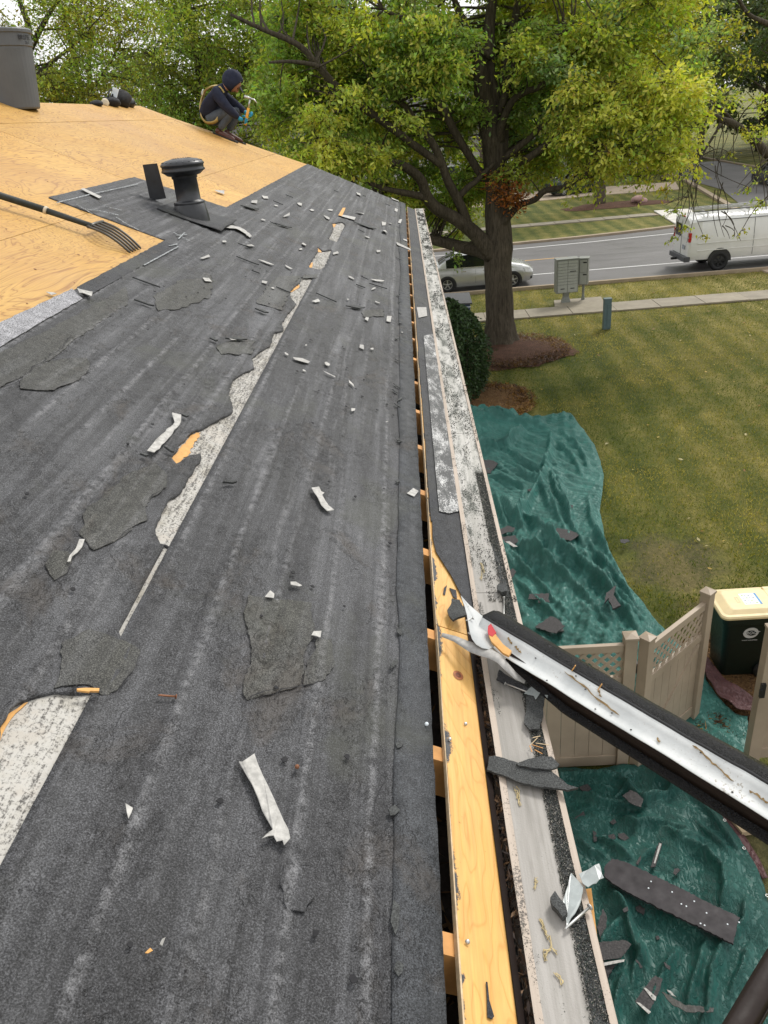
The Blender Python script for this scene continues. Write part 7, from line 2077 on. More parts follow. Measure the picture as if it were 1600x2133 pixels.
# far end of the torn white metal curling over the board
flap = [(960,1240,.004),(968,1250,.004),(978,1260,.003),(992,1272,0),(1006,1284,-.004),(1016,1300,-.012),(1024,1322,-.014),(1030,1346,-.008),(1018,1352,0),(1004,1349,.003),(992,1342,.004),(984,1331,.006),(979,1316,.008),(976,1298,.008),(973,1280,.007),(968,1262,.006)]
cen_ = atz(996, 1306, zf - 0.016)
ring_ = [atz(x, y, zf - 0.002 + dz) for x, y, dz in flap]
cv = MB().add(ring_ + [cen_], [(i, (i + 1) % len(ring_), len(ring_)) for i in range(len(ring_))], 0, True)
o = cv.build('torn_metal_end', M['white_metal'], fl); o.modifiers.new('t', 'SOLIDIFY').thickness = 0.0012
# torn strip of grey backing paper draped from board to flashing
pp_ = thing('paper_strip', 'long torn grey paper strip draped from the board to the white flashing', 'paper', atz(1000, 1350, zf))
tops = [(921,1318),(950,1325),(978,1336),(1000,1342),(1022,1352),(1040,1362),(1052,1374),(1075,1400),(1095,1418)]
bots = [(919,1326),(945,1336),(978,1358),(1000,1366),(1020,1372),(1036,1380),(1048,1392),(1072,1414),(1092,1424)]
zz = [0.006, 0.006, 0.012, 0.016, 0.020, 0.020, 0.014, -0.01, -0.02]
vs = []
for (a, b, z) in zip(tops, bots, zz): vs += [atz(*a, EZ - 0.02 + z + 0.028), atz(*b, EZ - 0.02 + z + 0.024)]
o = MB().add(vs, [(2*i, 2*i+1, 2*i+3, 2*i+2) for i in range(len(tops) - 1)], 0, True).build('paper', M['paper_grey'], pp_); o.modifiers.new('t', 'SOLIDIFY').thickness = 0.0008
sh = []
vs = [atz(x, y, GZ + 0.012 + l) for x, y, l in [(1092,1445,0),(1110,1428,.004),(1142,1418,.012),(1147,1432,.008),(1140,1455,.002),(1128,1440,.004),(1116,1458,0),(1112,1450,0)]]
o = MB().add(vs, [tuple(range(8))]).build('crumpled_end', M['plastic_clear'], pp_); o.modifiers.new('t', 'SOLIDIFY').thickness = 0.001
# wood chip with red paint standing in the white trough
wc = thing('painted_wood_chip', 'orange wood chip with a red painted tip in the white flashing', 'wood chip', atz(1042, 1335, zf))
def chip3(pix, z, t, mat, name, parent): 
    return MB().prism([atz(x, y, z) for x, y in pix], (0, 0, t)).build(name, mat, parent)
chip3([(1018,1326),(1029,1320),(1036,1330),(1048,1346),(1066,1360),(1060,1370),(1048,1364),(1036,1352),(1024,1340)], zf - 0.004, 0.006, M['chip'], 'chip', wc)
chip3([(1017,1308),(1023,1303),(1029,1314),(1034,1322),(1026,1330),(1018,1326),(1016,1318)], zf - 0.003, 0.006, M['red'], 'red_tip', wc)
# second dark bar crossing the lower right corner
B1, B2 = atz(1548, 2133, EZ - 0.02), atz(1622, 2005, EZ - 0.02)
bd = (B2 - B1)
Bs, Be = B1 - bd * 2.6, B1 + bd * 5
p3 = [(-0.020, 0.0, ''), (-0.012, 0.008, 'top_face'), (0.010, 0.006, 'top_face'), (0.016, -0.006, 'top_face'), (0.016, -0.02, 'side_face')]
hood('gutter_flashing', 'dark brown metal flashing crossing the bottom right corner', Bs, Be, p3, {'top_face': M['brown_metal'], 'side_face': M['brown_metal']}, 30, 0.002, 8)

# ---- torn shingle pieces and small debris on the gutter
def gut_piece(pix, z, t, mat, name, label, cat, amp=0.0012, seed=1, par=None, step=0.008):
    P = [atz(x, y, z) for x, y in pix]
    pl = jag([(p.x, p.y) for p in P], step, amp, seed)
    o = MB().prism([(x, y, z + 0.0015 * random.Random(i + seed).random()) for i, (x, y) in enumerate(pl)], (0, 0, t)).build(name, mat, par)
    if par is None: tag(o, label, cat)
    return o
def Z8(p): return [(850 + x / 3.2, 1500 + y / 3.2) for x, y in p]
ts = thing('torn_shingle', 'torn grey shingle strip lying across the gutter', 'shingle', atz(1100, 1620, GZ))
gut_piece(Z8([(540,255),(580,250),(700,285),(820,330),(930,345),(985,375),(1060,440),(1135,465),(1060,480),(900,460),(750,430),(600,370),(525,345)]), GZ + 0.008, 0.005, M['shingle'], 'shingle_strip', '', '', seed=3, par=ts)
gut_piece(Z8([(720,300),(800,270),(900,250),(960,255),(1010,305),(990,330),(930,340),(820,330),(740,315)]), GZ + 0.014, 0.004, M['shingle'], 'torn_tab', '', '', seed=4, par=ts)
gut_piece([(1098,1440),(1112,1430),(1135,1440),(1134,1465),(1130,1500),(1124,1522),(1104,1524),(1092,1510),(1096,1480)], GZ + 0.003, 0.005, M['shingle'], 'shingle_scrap', 'square grey shingle piece on the gutter below the paper scrap', 'shingle', seed=5)
gut_piece([(1040,1398),(1060,1412),(1104,1438),(1100,1446),(1064,1432),(1034,1418)], GZ + 0.006, 0.004, M['felt_black'], 'shingle_scrap', 'black felt wedge under the white flashing on the gutter', 'shingle', seed=6)
gut_piece([(932,1275),(940,1262),(942,1250),(958,1254),(968,1272),(972,1285),(955,1290),(944,1296),(935,1285)], EZ - 0.012, 0.006, M['shingle'], 'shingle_scrap', 'ragged black shingle scrap at the joint of the yellow board', 'shingle', seed=7)
gut_piece([(1035,1226),(1040,1221),(1050,1222),(1058,1228),(1057,1236),(1045,1240),(1036,1234)], GZ + 0.004, 0.009, M['shingle'], 'shingle_scrap', 'small rounded shingle lump on the gutter above the flashing', 'shingle', seed=8)
gut_piece([(1146,1880),(1156,1866),(1165,1880),(1178,1895),(1182,1912),(1172,1920),(1160,1905),(1150,1895)], GZ + 0.004, 0.012, M['shingle'], 'shingle_scrap', 'crumbly black shingle lump beside the clear wrapper', 'shingle', seed=9)
wr_ = thing('wrapper', 'torn clear printed wrapper lying over the gutter lip', 'wrapper', atz(1200, 1870, GZ))
gut_piece([(1172,1880),(1190,1820),(1206,1838),(1215,1850),(1210,1880),(1198,1905),(1184,1925),(1180,1938),(1178,1912)], GZ + 0.006, 0.0012, M['plastic_clear'], 'film', '', '', seed=10, par=wr_)
gut_piece([(1206,1822),(1248,1800),(1258,1830),(1225,1850),(1214,1842)], GZ + 0.010, 0.0012, M['plastic_clear'], 'printed_film', '', '', seed=11, par=wr_)
for k in range(5):
    a, b = atz(1213 + 4 * k, 1826 + 4 * k, GZ + 0.0115), atz(1245 + 2 * k, 1809 + 5 * k, GZ + 0.0115)
    MB().bar(a, b, 0.0006, 0.0004).build('print_line', M['lid_dark'], wr_)
def nail(a, b, r, label, mat=None, headr=2.4):
    a, b = Vector(a), Vector(b); t_ = thing('nail', label, 'nail', (a + b) / 2)
    d_ = (b - a).normalized()
    MB().tube([a, a.lerp(b, 0.9), b], [r, r, r * 0.3], 8).build('shank', mat or M['nail'], t_)
    MB().tube([a - d_ * r * 0.8, a], [r * headr, r * headr], 10).build('head', mat or M['nail'], t_)
nail(atz(1228, 1890, GZ + 0.008), atz(1176, 1936, GZ + 0.006), 0.0024, 'bright steel nail lying across the gutter granules')
nail(atz(1050, 1245, GZ + 0.004), atz(1050, 1282, GZ + 0.004), 0.0016, 'thin bright nail on the gutter beside the flashing top')
nail(atz(985, 1288, zf + 0.004), atz(970, 1293, zf + 0.004), 0.0016, 'short nail sticking out of the torn flashing end')
nail(atz(1053, 1424, GZ + 0.013), atz(1100, 1442, GZ + 0.010), 0.0016, 'bright wire nail on the black felt wedge')
nail(onroof(366, 1451, 0.016), onroof(329, 1448, 0.016), 0.0019, 'rusty nail lying on the felt left of the white strip', M['rust_nail'])
nail(onroof(889, 1508, 0.0185), onroof(889, 1508, 0.010), 0.0015, 'round white nail head at the felt edge', M['sticker_white'], 2.8)
nail(onroof(619, 1597, 0.019), onroof(619, 1597, 0.009), 0.0018, 'brown nail head standing in the felt by the long white strip', M['rust_nail'], 2.4)
for (x, y, lb_) in [(937, 1540, 'nail head high on the yellow board'), (974, 1962, 'dished nail head low on the yellow board'), (970, 1508, 'small nail head at the top of the near yellow board')]:
    nail(onroof(x, y, 0.0035), onroof(x, y, -0.004), 0.0013, lb_, M['nail'], 3.0)
# dried adhesive squiggles on the guard
def squig(pix, label, seed):
    P = [atz(x, y, GZ + 0.0008) for x, y in pix]
    o = MB().tube(P, [0.0005 + 0.0006 * random.Random(seed + i).random() for i in range(len(P))], 5).build('adhesive_residue', M['adh'], gut)
M['adh'] = plain('dried_adhesive', (0.52, 0.42, 0.22), 0.7, var=0.3, vs=90)
rg = random.Random(15)
for blob in [Z8([(715,455),(730,480),(735,520),(745,560)]), Z8([(850,1060),(855,1090),(845,1120)]), Z8([(880,1335),(900,1370),(915,1420),(940,1450),(950,1500)]), Z8([(905,1540),(950,1520),(985,1550)]), Z8([(915,1600),(905,1570),(935,1540)]), Z8([(980,1690),(1010,1710),(1025,1750)]), [(1003,1175),(1006,1190),(1002,1205)]]:
    for r in range(3):
        squig([(x + rg.uniform(-4, 4), y + rg.uniform(-5, 5)) for x, y in blob for _ in (0, 1)], '', rg.randint(0, 99))
# splinters on the gutter
for k, (x, y, a, L_) in enumerate([(1112,1545,-0.8,22),(1120,1555,0.3,24),(1130,1550,0.15,28),(1106,1560,1.2,14),(1118,1535,-0.2,16),(1122,1566,0.5,18)]):
    A = atz(x - math.cos(a) * L_ / 2, y - math.sin(a) * L_ / 2, GZ + 0.005 + 0.003 * k / 6); B = atz(x + math.cos(a) * L_ / 2, y + math.sin(a) * L_ / 2, GZ + 0.007)
    o = MB().bar(A, B, 0.0016, 0.0010).build('wood_splinter', M['rafter'] if k % 2 else M['ply_edge']); tag(o, 'thin wood splinter in the pile on the gutter granules', 'splinter', 'splinters on the gutter')
# wood shim seen past the lip
sA_, sB_ = atz(1222, 1880, GZ - 0.02), atz(1236, 1985, GZ - 0.05)
o = MB().prism([atz(1219,1852,GZ-0.02), atz(1232,1850,GZ-0.02), atz(1244,1950,GZ-0.045), atz(1236,1975,GZ-0.05)], (-0.004, 0, -0.02)).build('wood_shim', M['chip'])
tag(o, 'orange wood shim wedged under the outer gutter lip', 'shim')

# ---- paper and shingle scraps on the felt
def roof_scrap(pix, label, mat, lift=0.016, t=0.0016, amp=0.002, seed=0, name='paper_scrap', cat='paper', group=None, curl=0.0):
    pl = jag([rsv(x, y, lift) for x, y in pix], 0.02, amp, seed); r_ = random.Random(seed)
    c = np.mean(pl, 0)
    P = [rp(s, v, lift + curl * r_.random()) for s, v in pl]
    o = MB().prism(P, RN * t).build(name, mat); return tag(o, label, cat, group)
def z3(p): return [(400 + x / 3.2, 850 + y / 3.2) for x, y in p]
def z5(p): return [(x / 3.2, 1550 + y / 3.2) for x, y in p]
roof_scrap(z6([(265,648),(282,655),(350,608),(375,670),(430,790),(465,870),(490,930),(520,985),(545,1030),(553,1090),(520,1125),(510,1100),(480,1100),(460,1070),(430,1075),(395,1085),(430,1055),(455,1040),(440,1000),(400,930),(340,790)]), 'long torn white paper strip in the foreground of the felt', M['paper'], seed=1, curl=0.004, amp=0.001)
roof_scrap(z1([(815,1045),(855,1055),(925,985),(1000,890),(1005,845),(955,830),(970,880),(900,950),(850,1000)]), 'white paper strip left of the torn opening', M['paper'], seed=2, curl=0.004)
roof_scrap(z3([(795,535),(845,530),(860,560),(880,570),(865,585),(910,650),(945,688),(900,690),(860,650)]), 'curled white paper strip in the middle of the felt', M['paper'], seed=3, curl=0.004)
roof_scrap(z4([(440,65),(470,65),(455,110),(400,160),(390,190),(372,195),(385,160),(420,120)]), 'thin curved white paper sliver at the left of the felt', M['paper'], seed=4, curl=0.003)
roof_scrap(z5([(835,398),(885,430),(875,460),(855,500),(845,460)]), 'small pointed paper scrap in the near left foreground', M['paper'], seed=5, amp=0.0008)
roof_scrap(z3([(485,1260),(520,1218),(548,1240),(545,1268)]), 'four sided paper scrap at the corner of a green grey patch', M['paper'], seed=6, amp=0.0008)
roof_scrap(z3([(655,1160),(690,1160),(733,1185),(715,1190),(658,1180)]), 'narrow paper scrap right of the four sided scrap', M['paper'], seed=7, amp=0.0008)
roof_scrap(z3([(795,1515),(810,1490),(862,1488),(855,1532),(830,1522)]), 'square paper scrap at the top of the split granule patch', M['paper'], seed=8, amp=0.0008)
roof_scrap(z3([(1432,570),(1475,535),(1510,555),(1480,592)]), 'white diamond of paper at the edge of the felt', M['paper'], seed=9, amp=0.0008)
roof_scrap(z4([(425,900),(470,896),(550,898),(548,914),(500,913),(495,918),(428,910)]), 'orange wood chip above the bare patch at far left', M['chip'], 0.018, 0.004, seed=10, name='wood_chip', cat='wood chip', amp=0.0006)
roof_scrap(z5([(965,1395),(1000,1362),(1018,1380),(985,1398)]), 'small orange chip beside a white flake at lower left', M['chip'], seed=11, name='wood_chip', cat='wood chip', amp=0.0004)
roof_scrap(z5([(1060,1345),(1075,1315),(1098,1303),(1080,1350)]), 'white flake beside the small orange chip at lower left', M['paper'], seed=12, amp=0.0004, curl=0.006)
roof_scrap(z2([(975,155),(1005,105),(1025,105),(1000,160)]), 'orange wood chip near the far end of the felt', M['chip'], seed=13, name='wood_chip', cat='wood chip')
# small scraps nobody could tell apart, further up the roof
small = [(95,430,80,24,-.35),(390,360,50,22,-.2),(500,470,90,14,.35),(640,500,60,10,.5),(100,585,60,34,.1),(300,985,80,14,-.05),(735,1120,120,26,.3),(900,1145,40,25,.4),(745,1190,30,10,.2),(920,1215,80,8,.45),(830,725,70,20,-.15),(885,655,30,12,.2),(960,405,35,22,-.2),(950,520,25,12,.1),(1060,570,40,10,.4),(1240,590,80,12,.2),(1210,645,30,10,-.3),(1165,845,30,26,.3),(1312,845,34,50,.1),(1130,1035,35,30,.6),(1200,1045,20,10,.1),(1065,1280,45,18,.7),(1074,1450,22,40,.1),(1400,360,120,15,.4),(1280,265,40,25,.3),(1280,210,40,28,.3),(1240,395,30,20,0),(1040,168,95,22,.3),(920,120,30,10,.2),(1120,140,60,10,.2),(1350,50,70,12,.4),(1240,70,20,15,.1),(900,170,40,12,.6),(720,80,40,20,.3),(630,160,40,15,-.1),(745,350,25,25,.3),(725,380,30,10,-.2),(615,325,30,8,-.2),(475,185,30,10,.2),(285,240,30,15,.3),(215,330,30,15,.2),(490,35,60,20,.2),(420,68,50,18,.1),(365,95,30,14,.1),(1110,15,40,25,.5),(1385,200,20,20,.3),(1320,210,20,12,.2),(1420,320,30,15,.5),(1365,120,30,25,.6),(630,1080,30,14,.5),(190,0,60,16,.3),(480,600,36,20,.3),(540,640,24,10,.2),(420,620,16,8,.1),(1040,715,20,8,.1),(1030,800,14,20,.2),(1235,735,36,10,.4),(1075,605,20,8,0),(1400,935,14,8,0),(825,810,10,8,0),(760,1020,14,10,0),(680,1170,16,8,.2),(1300,1530,14,8,0),(1295,1500,14,8,0),(560,90,24,12,.2),(860,40,30,10,.3),(800,120,24,12,.2),(660,250,20,10,.1),(1170,300,30,9,.3),(1060,270,16,12,.2)]
rg = random.Random(23)
for k, (x, y, w_, h_, a) in enumerate([q for i, q in enumerate(small) if q[2] * q[3] > 380 or i % 2 == 0]):
    cx_, cy_ = 400 + x / 3.2, 400 + y / 3.2; pts = []
    nn = rg.choice([4, 4, 5]); w_ *= 1.15; h_ *= 0.8
    for i in range(nn):
        t_ = 2 * math.pi * (i + rg.uniform(-.25, .25)) / nn + 0.6; u, v_ = math.cos(t_) * w_ / 3.2 * 0.58 * rg.uniform(.7, 1.15), math.sin(t_) * h_ / 3.2 * 0.62 * rg.uniform(.7, 1.2)
        pts.append((cx_ + u * math.cos(a) - v_ * math.sin(a), cy_ + u * math.sin(a) + v_ * math.cos(a)))
    mt = rg.choice(['paper', 'paper', 'paper_grey'])
    sv_ = [rsv(x_, y_, 0.0155) for x_, y_ in pts]; c0 = np.mean(sv_, 0); ta = rg.uniform(0, 6.28); tl_ = rg.uniform(0.0, 0.22)
    P_ = [rp(a_, b_, 0.0152 + max(0, tl_ * ((a_ - c0[0]) * math.cos(ta) + (b_ - c0[1]) * math.sin(ta))) + 0.0008 * rg.random()) for a_, b_ in sv_]
    o = MB().prism(P_, RN * 0.0007).build('paper_scrap', M[mt])
    tag(o, 'small torn pale paper scrap scattered on the far half of the felt', 'paper', 'paper scraps scattered on the felt')
roof_scrap([(520,495),(505,484),(492,478),(470,475),(458,470),(462,465),(480,470),(497,473),(512,481),(525,494)], 'long curled paper ribbon below the vent flashing', M['paper'], 0.018, seed=60, curl=0.006)
roof_scrap([(168,394),(174,392),(212,410),(206,413)], 'white paper strip crossing the plywood edge left of the vent', M['paper'], 0.018, seed=61)
roof_scrap([(160,604),(172,606),(192,612),(190,619),(175,615),(165,611)], 'crumpled white scrap at the corner of the pale granule strip', M['paper'], 0.02, seed=62, curl=0.008)
roof_scrap(z1([(255,155),(300,160),(315,166),(285,172)]), 'white smear of paper on the plywood edge at left', M['paper'], 0.012, seed=63)
rg = random.Random(5)
for k, (x, y, L_, a) in enumerate([(492,702+5,46,.05),(445,708,18,.3),(385,867,16,.2),(300,949,18,.15),(352,938,24,.5),(478,1006,30,-.02),(300,632,44,.3),(545,648,30,.3),(740,640,40,.1),(760,470,50,.3),(520,432,40,.2),(590,470,36,.25)]):
    c, s_ = math.cos(a), math.sin(a); w_ = rg.uniform(2.5, 4.5)
    pts = [(x - c * L_/2, y - s_ * L_/2), (x - s_ * -w_ * .3, y - w_ * .6), (x + c * L_/2, y + s_ * L_/2), (x + c * L_ * .2, y + w_ * .6 + s_ * L_ * .2)]
    roof_scrap(pts, 'thin dark shingle sliver lying on the felt', M['shingle'], 0.016, 0.006, 0.002, 90 + k, 'shingle_sliver', 'shingle', 'dark shingle slivers on the felt')
# chalk marks on the felt round the vent
def chalk(pts, wd=2.0):
    for a, b in zip(pts, pts[1:]):
        A, B = onroof(*a, 0.0158), onroof(*b, 0.0158)
        MB().bar(A, B, 0.007, 0.0012, up=RN).build('chalk_mark', M['chalk'], under)
chalk([(118,422),(190,404),(287,383)]); chalk([(162,426),(175,435),(205,438),(248,448)]); chalk([(214,428),(255,438)]); chalk([(242,452),(264,466),(290,479)]); chalk([(160,425),(192,445)])
chalk([(362,484),(392,500)]); chalk([(385,484),(372,497)]); chalk([(368,490),(390,488)]); chalk([(352,512),(370,508)]); chalk([(300,552),(372,513)])

# ---- upright metal sheet beside the vent
base = onroof(330, 417, 0.012)
dirw = (aty(345, 412, base.y) - aty(313, 418, base.y)); wv_ = dirw.length
p0_, p1_ = aty(313, 418, base.y), aty(346, 413, base.y); q0, q1 = aty(297, 343, base.y), aty(327, 340, base.y)
o = MB().prism([p0_, p1_, q1, q0], (0, 0.004, 0)).build('metal_sheet', M['vent']); tag(o, 'upright black metal sheet standing behind the vent pipe', 'metal sheet')

# ---- long-handled stripping fork on the plywood
fk = thing('shingle_fork', 'long handled stripping fork lying on the bare plywood', 'fork', onroof(100, 440))
h0 = onroof(-240, 330, 0.06); h1_ = onroof(93, 437, 0.05); h2 = onroof(190, 470, 0.05)
MB().tube([h0, h1_], [0.0165, 0.0165], 12).build('handle', M['handle'], fk)
MB().tube([h1_, onroof(98, 439, 0.05)], [0.019, 0.019], 12).build('ferrule', M['cream'], fk)
MB().tube([onroof(98, 439, 0.05), h2], [0.0145, 0.013], 12).build('socket', M['handle'], fk)
cross0, cross1 = onroof(183, 472, 0.045), onroof(214, 462, 0.045)
MB().tube([cross0, onroof(198, 466, 0.05), cross1], 0.009, 8).build('crosshead', M['fork'], fk)
for k in range(5):
    t_ = k / 4
    sx, sy = 183 + 31 * t_, 472 - 10 * t_; ex, ey = 272 + 22 * t_, 527 - 9 * t_
    P = [onroof(sx, sy, 0.045), onroof(sx + (ex - sx) * .35, sy + (ey - sy) * .22, 0.06), onroof(sx + (ex - sx) * .7, sy + (ey - sy) * .58, 0.04), onroof(ex, ey, 0.008)]
    MB().tube([p for p, _ in spline([(p, 0) for p in P], 5)], [0.0065] * 15 + [0.003], 7).build('tine', M['fork'], fk)

# ---- grey bin on the ridge
bs, bv = rsv(24, 214); BC = rp(bs, RIDGE_V - 0.03); bz0 = BC.z - 0.055
bin_ = thing('trash_bin', 'round grey plastic bin standing on the ridge at far left', 'bin', (BC.x, BC.y, bz0))
b_ = MB(); b_.lathe([(0.0, 0.0), (0.198, 0.0), (0.206, 0.012), (0.258, 0.42), (0.258, 0.435), (0.268, 0.44), (0.272, 0.525), (0.284, 0.53), (0.286, 0.55), (0.280, 0.56), (0.264, 0.56), (0.25, 0.42), (0.20, 0.02), (0.0, 0.02)], (BC.x, BC.y, bz0), 40, smooth=False)
bb_ = b_.build('bin_body', M['bin_grey'], bin_)
tc = CAM - BC; ang0 = math.atan2(tc.y, tc.x)
def on_bin(ang, z, l=0.0, r=0.2755): return Vector((BC.x + (r + l) * math.cos(ang), BC.y + (r + l) * math.sin(ang), bz0 + z))
text_on('BRUTE', 0.046, M['print_black'], bb_, lambda x, y, z: on_bin(ang0 + 0.90 + x / 0.275, 0.492 + y, 0.001 + z), 'bin_lettering', 0.001)
text_on('32 G', 0.024, M['print_black'], bb_, lambda x, y, z: on_bin(ang0 + 0.96 + x / 0.275, 0.458 + y, 0.001 + z), 'bin_small_lettering', 0.001)
for sg in (-1, 1): MB().tube([on_bin(ang0 + 0.75 + sg * 1.571 - 0.25, 0.49, 0.0), on_bin(ang0 + 0.75 + sg * 1.571 - 0.2, 0.49, 0.05), on_bin(ang0 + 0.75 + sg * 1.571 + 0.2, 0.49, 0.05), on_bin(ang0 + 0.75 + sg * 1.571 + 0.25, 0.49, 0.0)], 0.014, 8).build('bin_handle', M['bin_grey'], bin_)
o = MB().tube([rp(rsv(-4,208)[0], 3.52, 0.02), rp(rsv(8,208)[0], 3.52, 0.03), rp(rsv(18,212)[0], 3.50, 0.02)], 0.018, 6).build('coiled_rope', M['paper_grey']); tag(o, 'short grey rope end on the ridge beside the bin', 'rope')
# ---- heap of black harness and tool bags on the ridge
bag = thing('tool_bag', 'heap of black tool bags with a white tag on the ridge', 'bag', onroof(240, 214))
def lump(c, r, seed, mat, name, amp=0.25):
    mb = MB().sphere((0, 0, 0), (1, 1, 1), 14, 9); vs = []
    for x, y, z in mb.v:
        k = 1 + amp * (2 * float(fbm(np.array(x * 1.7 + seed), np.array(y * 1.7 + z * 2.1), 3, seed)) - 0.95)
        vs.append((c.x + x * r[0] * k, c.y + y * r[1] * k, c.z + z * r[2] * k))
    mb.v = vs; return mb.build(name, mat, bag)
def rc(x, h=0.0): s_, v_ = rsv(x, 217); p = rp(s_, RIDGE_V - 0.02); p.z += h; return p
lump(rc(246, 0.07), (0.12, 0.16, 0.10), 3, M['black_matte'], 'bag_body')
lump(rc(226, 0.03), (0.10, 0.14, 0.06), 5, M['black_matte'], 'bag_body')
lump(rc(258, 0.03), (0.09, 0.10, 0.07), 7, M['black_plastic'], 'pouch')
lump(rc(197, 0.015), (0.07, 0.10, 0.035), 9, M['black_matte'], 'pouch')
lump(rc(214, 0.03), (0.04, 0.05, 0.05), 11, M['cream'], 'rag', 0.5)
tp = rc(240, 0.13)
MB().cbox((-0.035, -0.004, -0.045), (0.035, 0.004, 0.045), 0.003, 0, Matrix.Translation((tp.x + 0.03, tp.y - 0.14, tp.z)) @ Matrix.Rotation(0.5, 4, 'Y')).build('white_tag', M['sticker_white'], bag)
for k in range(4): MB().tube([p for p, _ in spline([(rc(222 + 9 * k, 0.08 + 0.02 * k), 0), (rc(230 + 8 * k, 0.16), 0), (rc(240 + 8 * k, 0.10), 0), (rc(250 + 6 * k, 0.02), 0)], 4)], 0.009, 6).build('strap', M['black_matte'], bag)

# ---- the crouching worker
WS, WV = rsv(458, 282)
W0 = rp(WS, WV, 0.004)
def wl(x, y, z): return W0 + Vector((x * 0.95, y * 0.86, z * 0.71))
def slope_z(x): return -math.tan(TH) * x * 0.95 / 0.71
person = thing('person', 'person in navy hoodie and yellow harness crouching at the roof edge with a hammer', 'person', W0)
def skin(name, nodes, edges, mat, parent, sub=2, root=0):
    me = bpy.data.meshes.new(name)
    me.from_pydata([tuple(p) for p, r in nodes], edges, [])
    o = bpy.data.objects.new(name, me); COL.objects.link(o)
    o.modifiers.new('skin', 'SKIN'); s_ = o.modifiers.new('sub', 'SUBSURF'); s_.levels = sub; s_.render_levels = sub
    for i, (p, r) in enumerate(nodes):
        sv = me.skin_vertices[0].data[i]; r = (r, r) if not hasattr(r, '__len__') else r; sv.radius = (r[0] * 0.81, r[1] * 0.81)
        sv.use_root = (i == root)
    me.materials.append(mat)
    dg = bpy.context.evaluated_depsgraph_get(); dg.update()
    me2 = bpy.data.meshes.new_from_object(o.evaluated_get(dg)); bpy.data.objects.remove(o, do_unlink=True)
    me2.name = name
    for p in me2.polygons: p.use_smooth = True
    if not me2.materials: me2.materials.append(mat)
    o = bpy.data.objects.new(name, me2); COL.objects.link(o)
    return setpar(o, parent)
pel, sp1, sp2, nk, hd = wl(-.07, 0, .29), wl(-.115, 0, .42), wl(-.04, 0, .59), wl(.13, 0, .72), wl(.26, 0, .80)
shR, shL = wl(.07, -.17, .66), wl(.07, .17, .66)
elR, wrR = wl(.20, -.22, .41), wl(.325, -.17, .235); elL, wrL = wl(.27, .20, .44), wl(.38, .07, .33)
hpR, knR, anR = wl(-.05, -.10, .28), wl(.27, -.17, .38), wl(.03, -.13, .09); hpL, knL, anL = wl(-.05, .10, .28), wl(.30, .15, .38), wl(.10, .12, .05)
body_nodes = [(pel, .105), (sp1, .10), (sp2, .115), (nk, .06), (hd, .085), (shR, .06), (elR, .04), (wrR, .03), (shL, .06), (elL, .04), (wrL, .03), (hpR, .085), (knR, .06), (anR, .045), (hpL, .085), (knL, .06), (anL, .045)]
ed = [(0, 1), (1, 2), (2, 3), (3, 4), (2, 5), (5, 6), (6, 7), (2, 8), (8, 9), (9, 10), (0, 11), (11, 12), (12, 13), (0, 14), (14, 15), (15, 16)]
bd_ = skin('body', body_nodes, ed, M['skin'], person)
skin('hoodie', [(pel + Vector((-.01, 0, -.01)), (.18, .175)), (sp1, (.195, .18)), (sp2, (.205, .195)), (nk, .115), (nk.lerp(hd, .45), .095), (shR, .10), (shR.lerp(elR, .5), .088), (elR, .076), (elR.lerp(wrR, .6), .062), (wrR, .046), (shL, .088), (elL, .066), (wrL, .046)],
     [(0, 1), (1, 2), (2, 3), (3, 4), (2, 5), (5, 6), (6, 7), (7, 8), (8, 9), (2, 10), (10, 11), (11, 12)], M['hoodie'], person)
skin('jeans', [(pel + Vector((-.03, 0, -.05)), (.135, .13)), (hpR, .10), (hpR.lerp(knR, .55), .09), (knR, .076), (knR.lerp(anR, .5), .066), (anR, .056), (hpL, .10), (knL, .076), (knL.lerp(anL, .5), .066), (anL, .056)],
     [(0, 1), (1, 2), (2, 3), (3, 4), (4, 5), (0, 6), (6, 7), (7, 8), (8, 9)], M['jeans'], person)
for an, sy in ((anR, -1), (anL, 1)):
    hx = an.x - W0.x
    def bp(dx, z): return wl(hx + dx, an.y - W0.y, slope_z(hx + dx) + z)
    skin('boot', [(an + Vector((0, 0, .02)), .056), (bp(-.035, .055), .056), (bp(.05, .048), (.05, .046)), (bp(.14, .034), (.048, .034)), (bp(.19, .028), (.036, .026))], [(0, 1), (1, 2), (2, 3), (3, 4)], M['boot'], person)
    mb = MB()
    q = [(-.085, -.042), (.06, -.046), (.19, -.042), (.225, 0), (.19, .042), (.06, .046), (-.085, .042), (-.10, 0)]
    mb.prism([wl(hx + a, an.y - W0.y + b, slope_z(hx + a) + 0.0) for a, b in q], (0, 0, 0.018)); mb.build('boot_sole', M['black_plastic'], person)
# hood: shell open to the front and down, face inside
hm = MB(); HC = wl(.285, 0, .83)
Mh = Matrix.Rotation(math.radians(58), 3, 'Y')
nu, nv = 20, 14; vs = []
for j in range(nv + 1):
    th_ = math.pi * 0.70 * j / nv
    for i in range(nu):
        a = 2 * math.pi * i / nu
        rr = 1.0 + 0.05 * math.sin(3 * a + th_ * 2)
        d_ = Vector((-math.cos(th_) * 0.135, math.sin(th_) * math.cos(a) * 0.108 * rr, math.sin(th_) * math.sin(a) * 0.126 * rr))
        vs.append(HC + Mh @ d_)
hm.add(vs, [(j*nu+i, j*nu+(i+1)%nu, (j+1)*nu+(i+1)%nu, (j+1)*nu+i) for j in range(nv) for i in range(nu)], 0, True)
o = hm.build('hood', M['hoodie'], person); o.modifiers.new('t', 'SOLIDIFY').thickness = 0.012
fc = HC + Mh @ Vector((0.045, 0, -0.01))
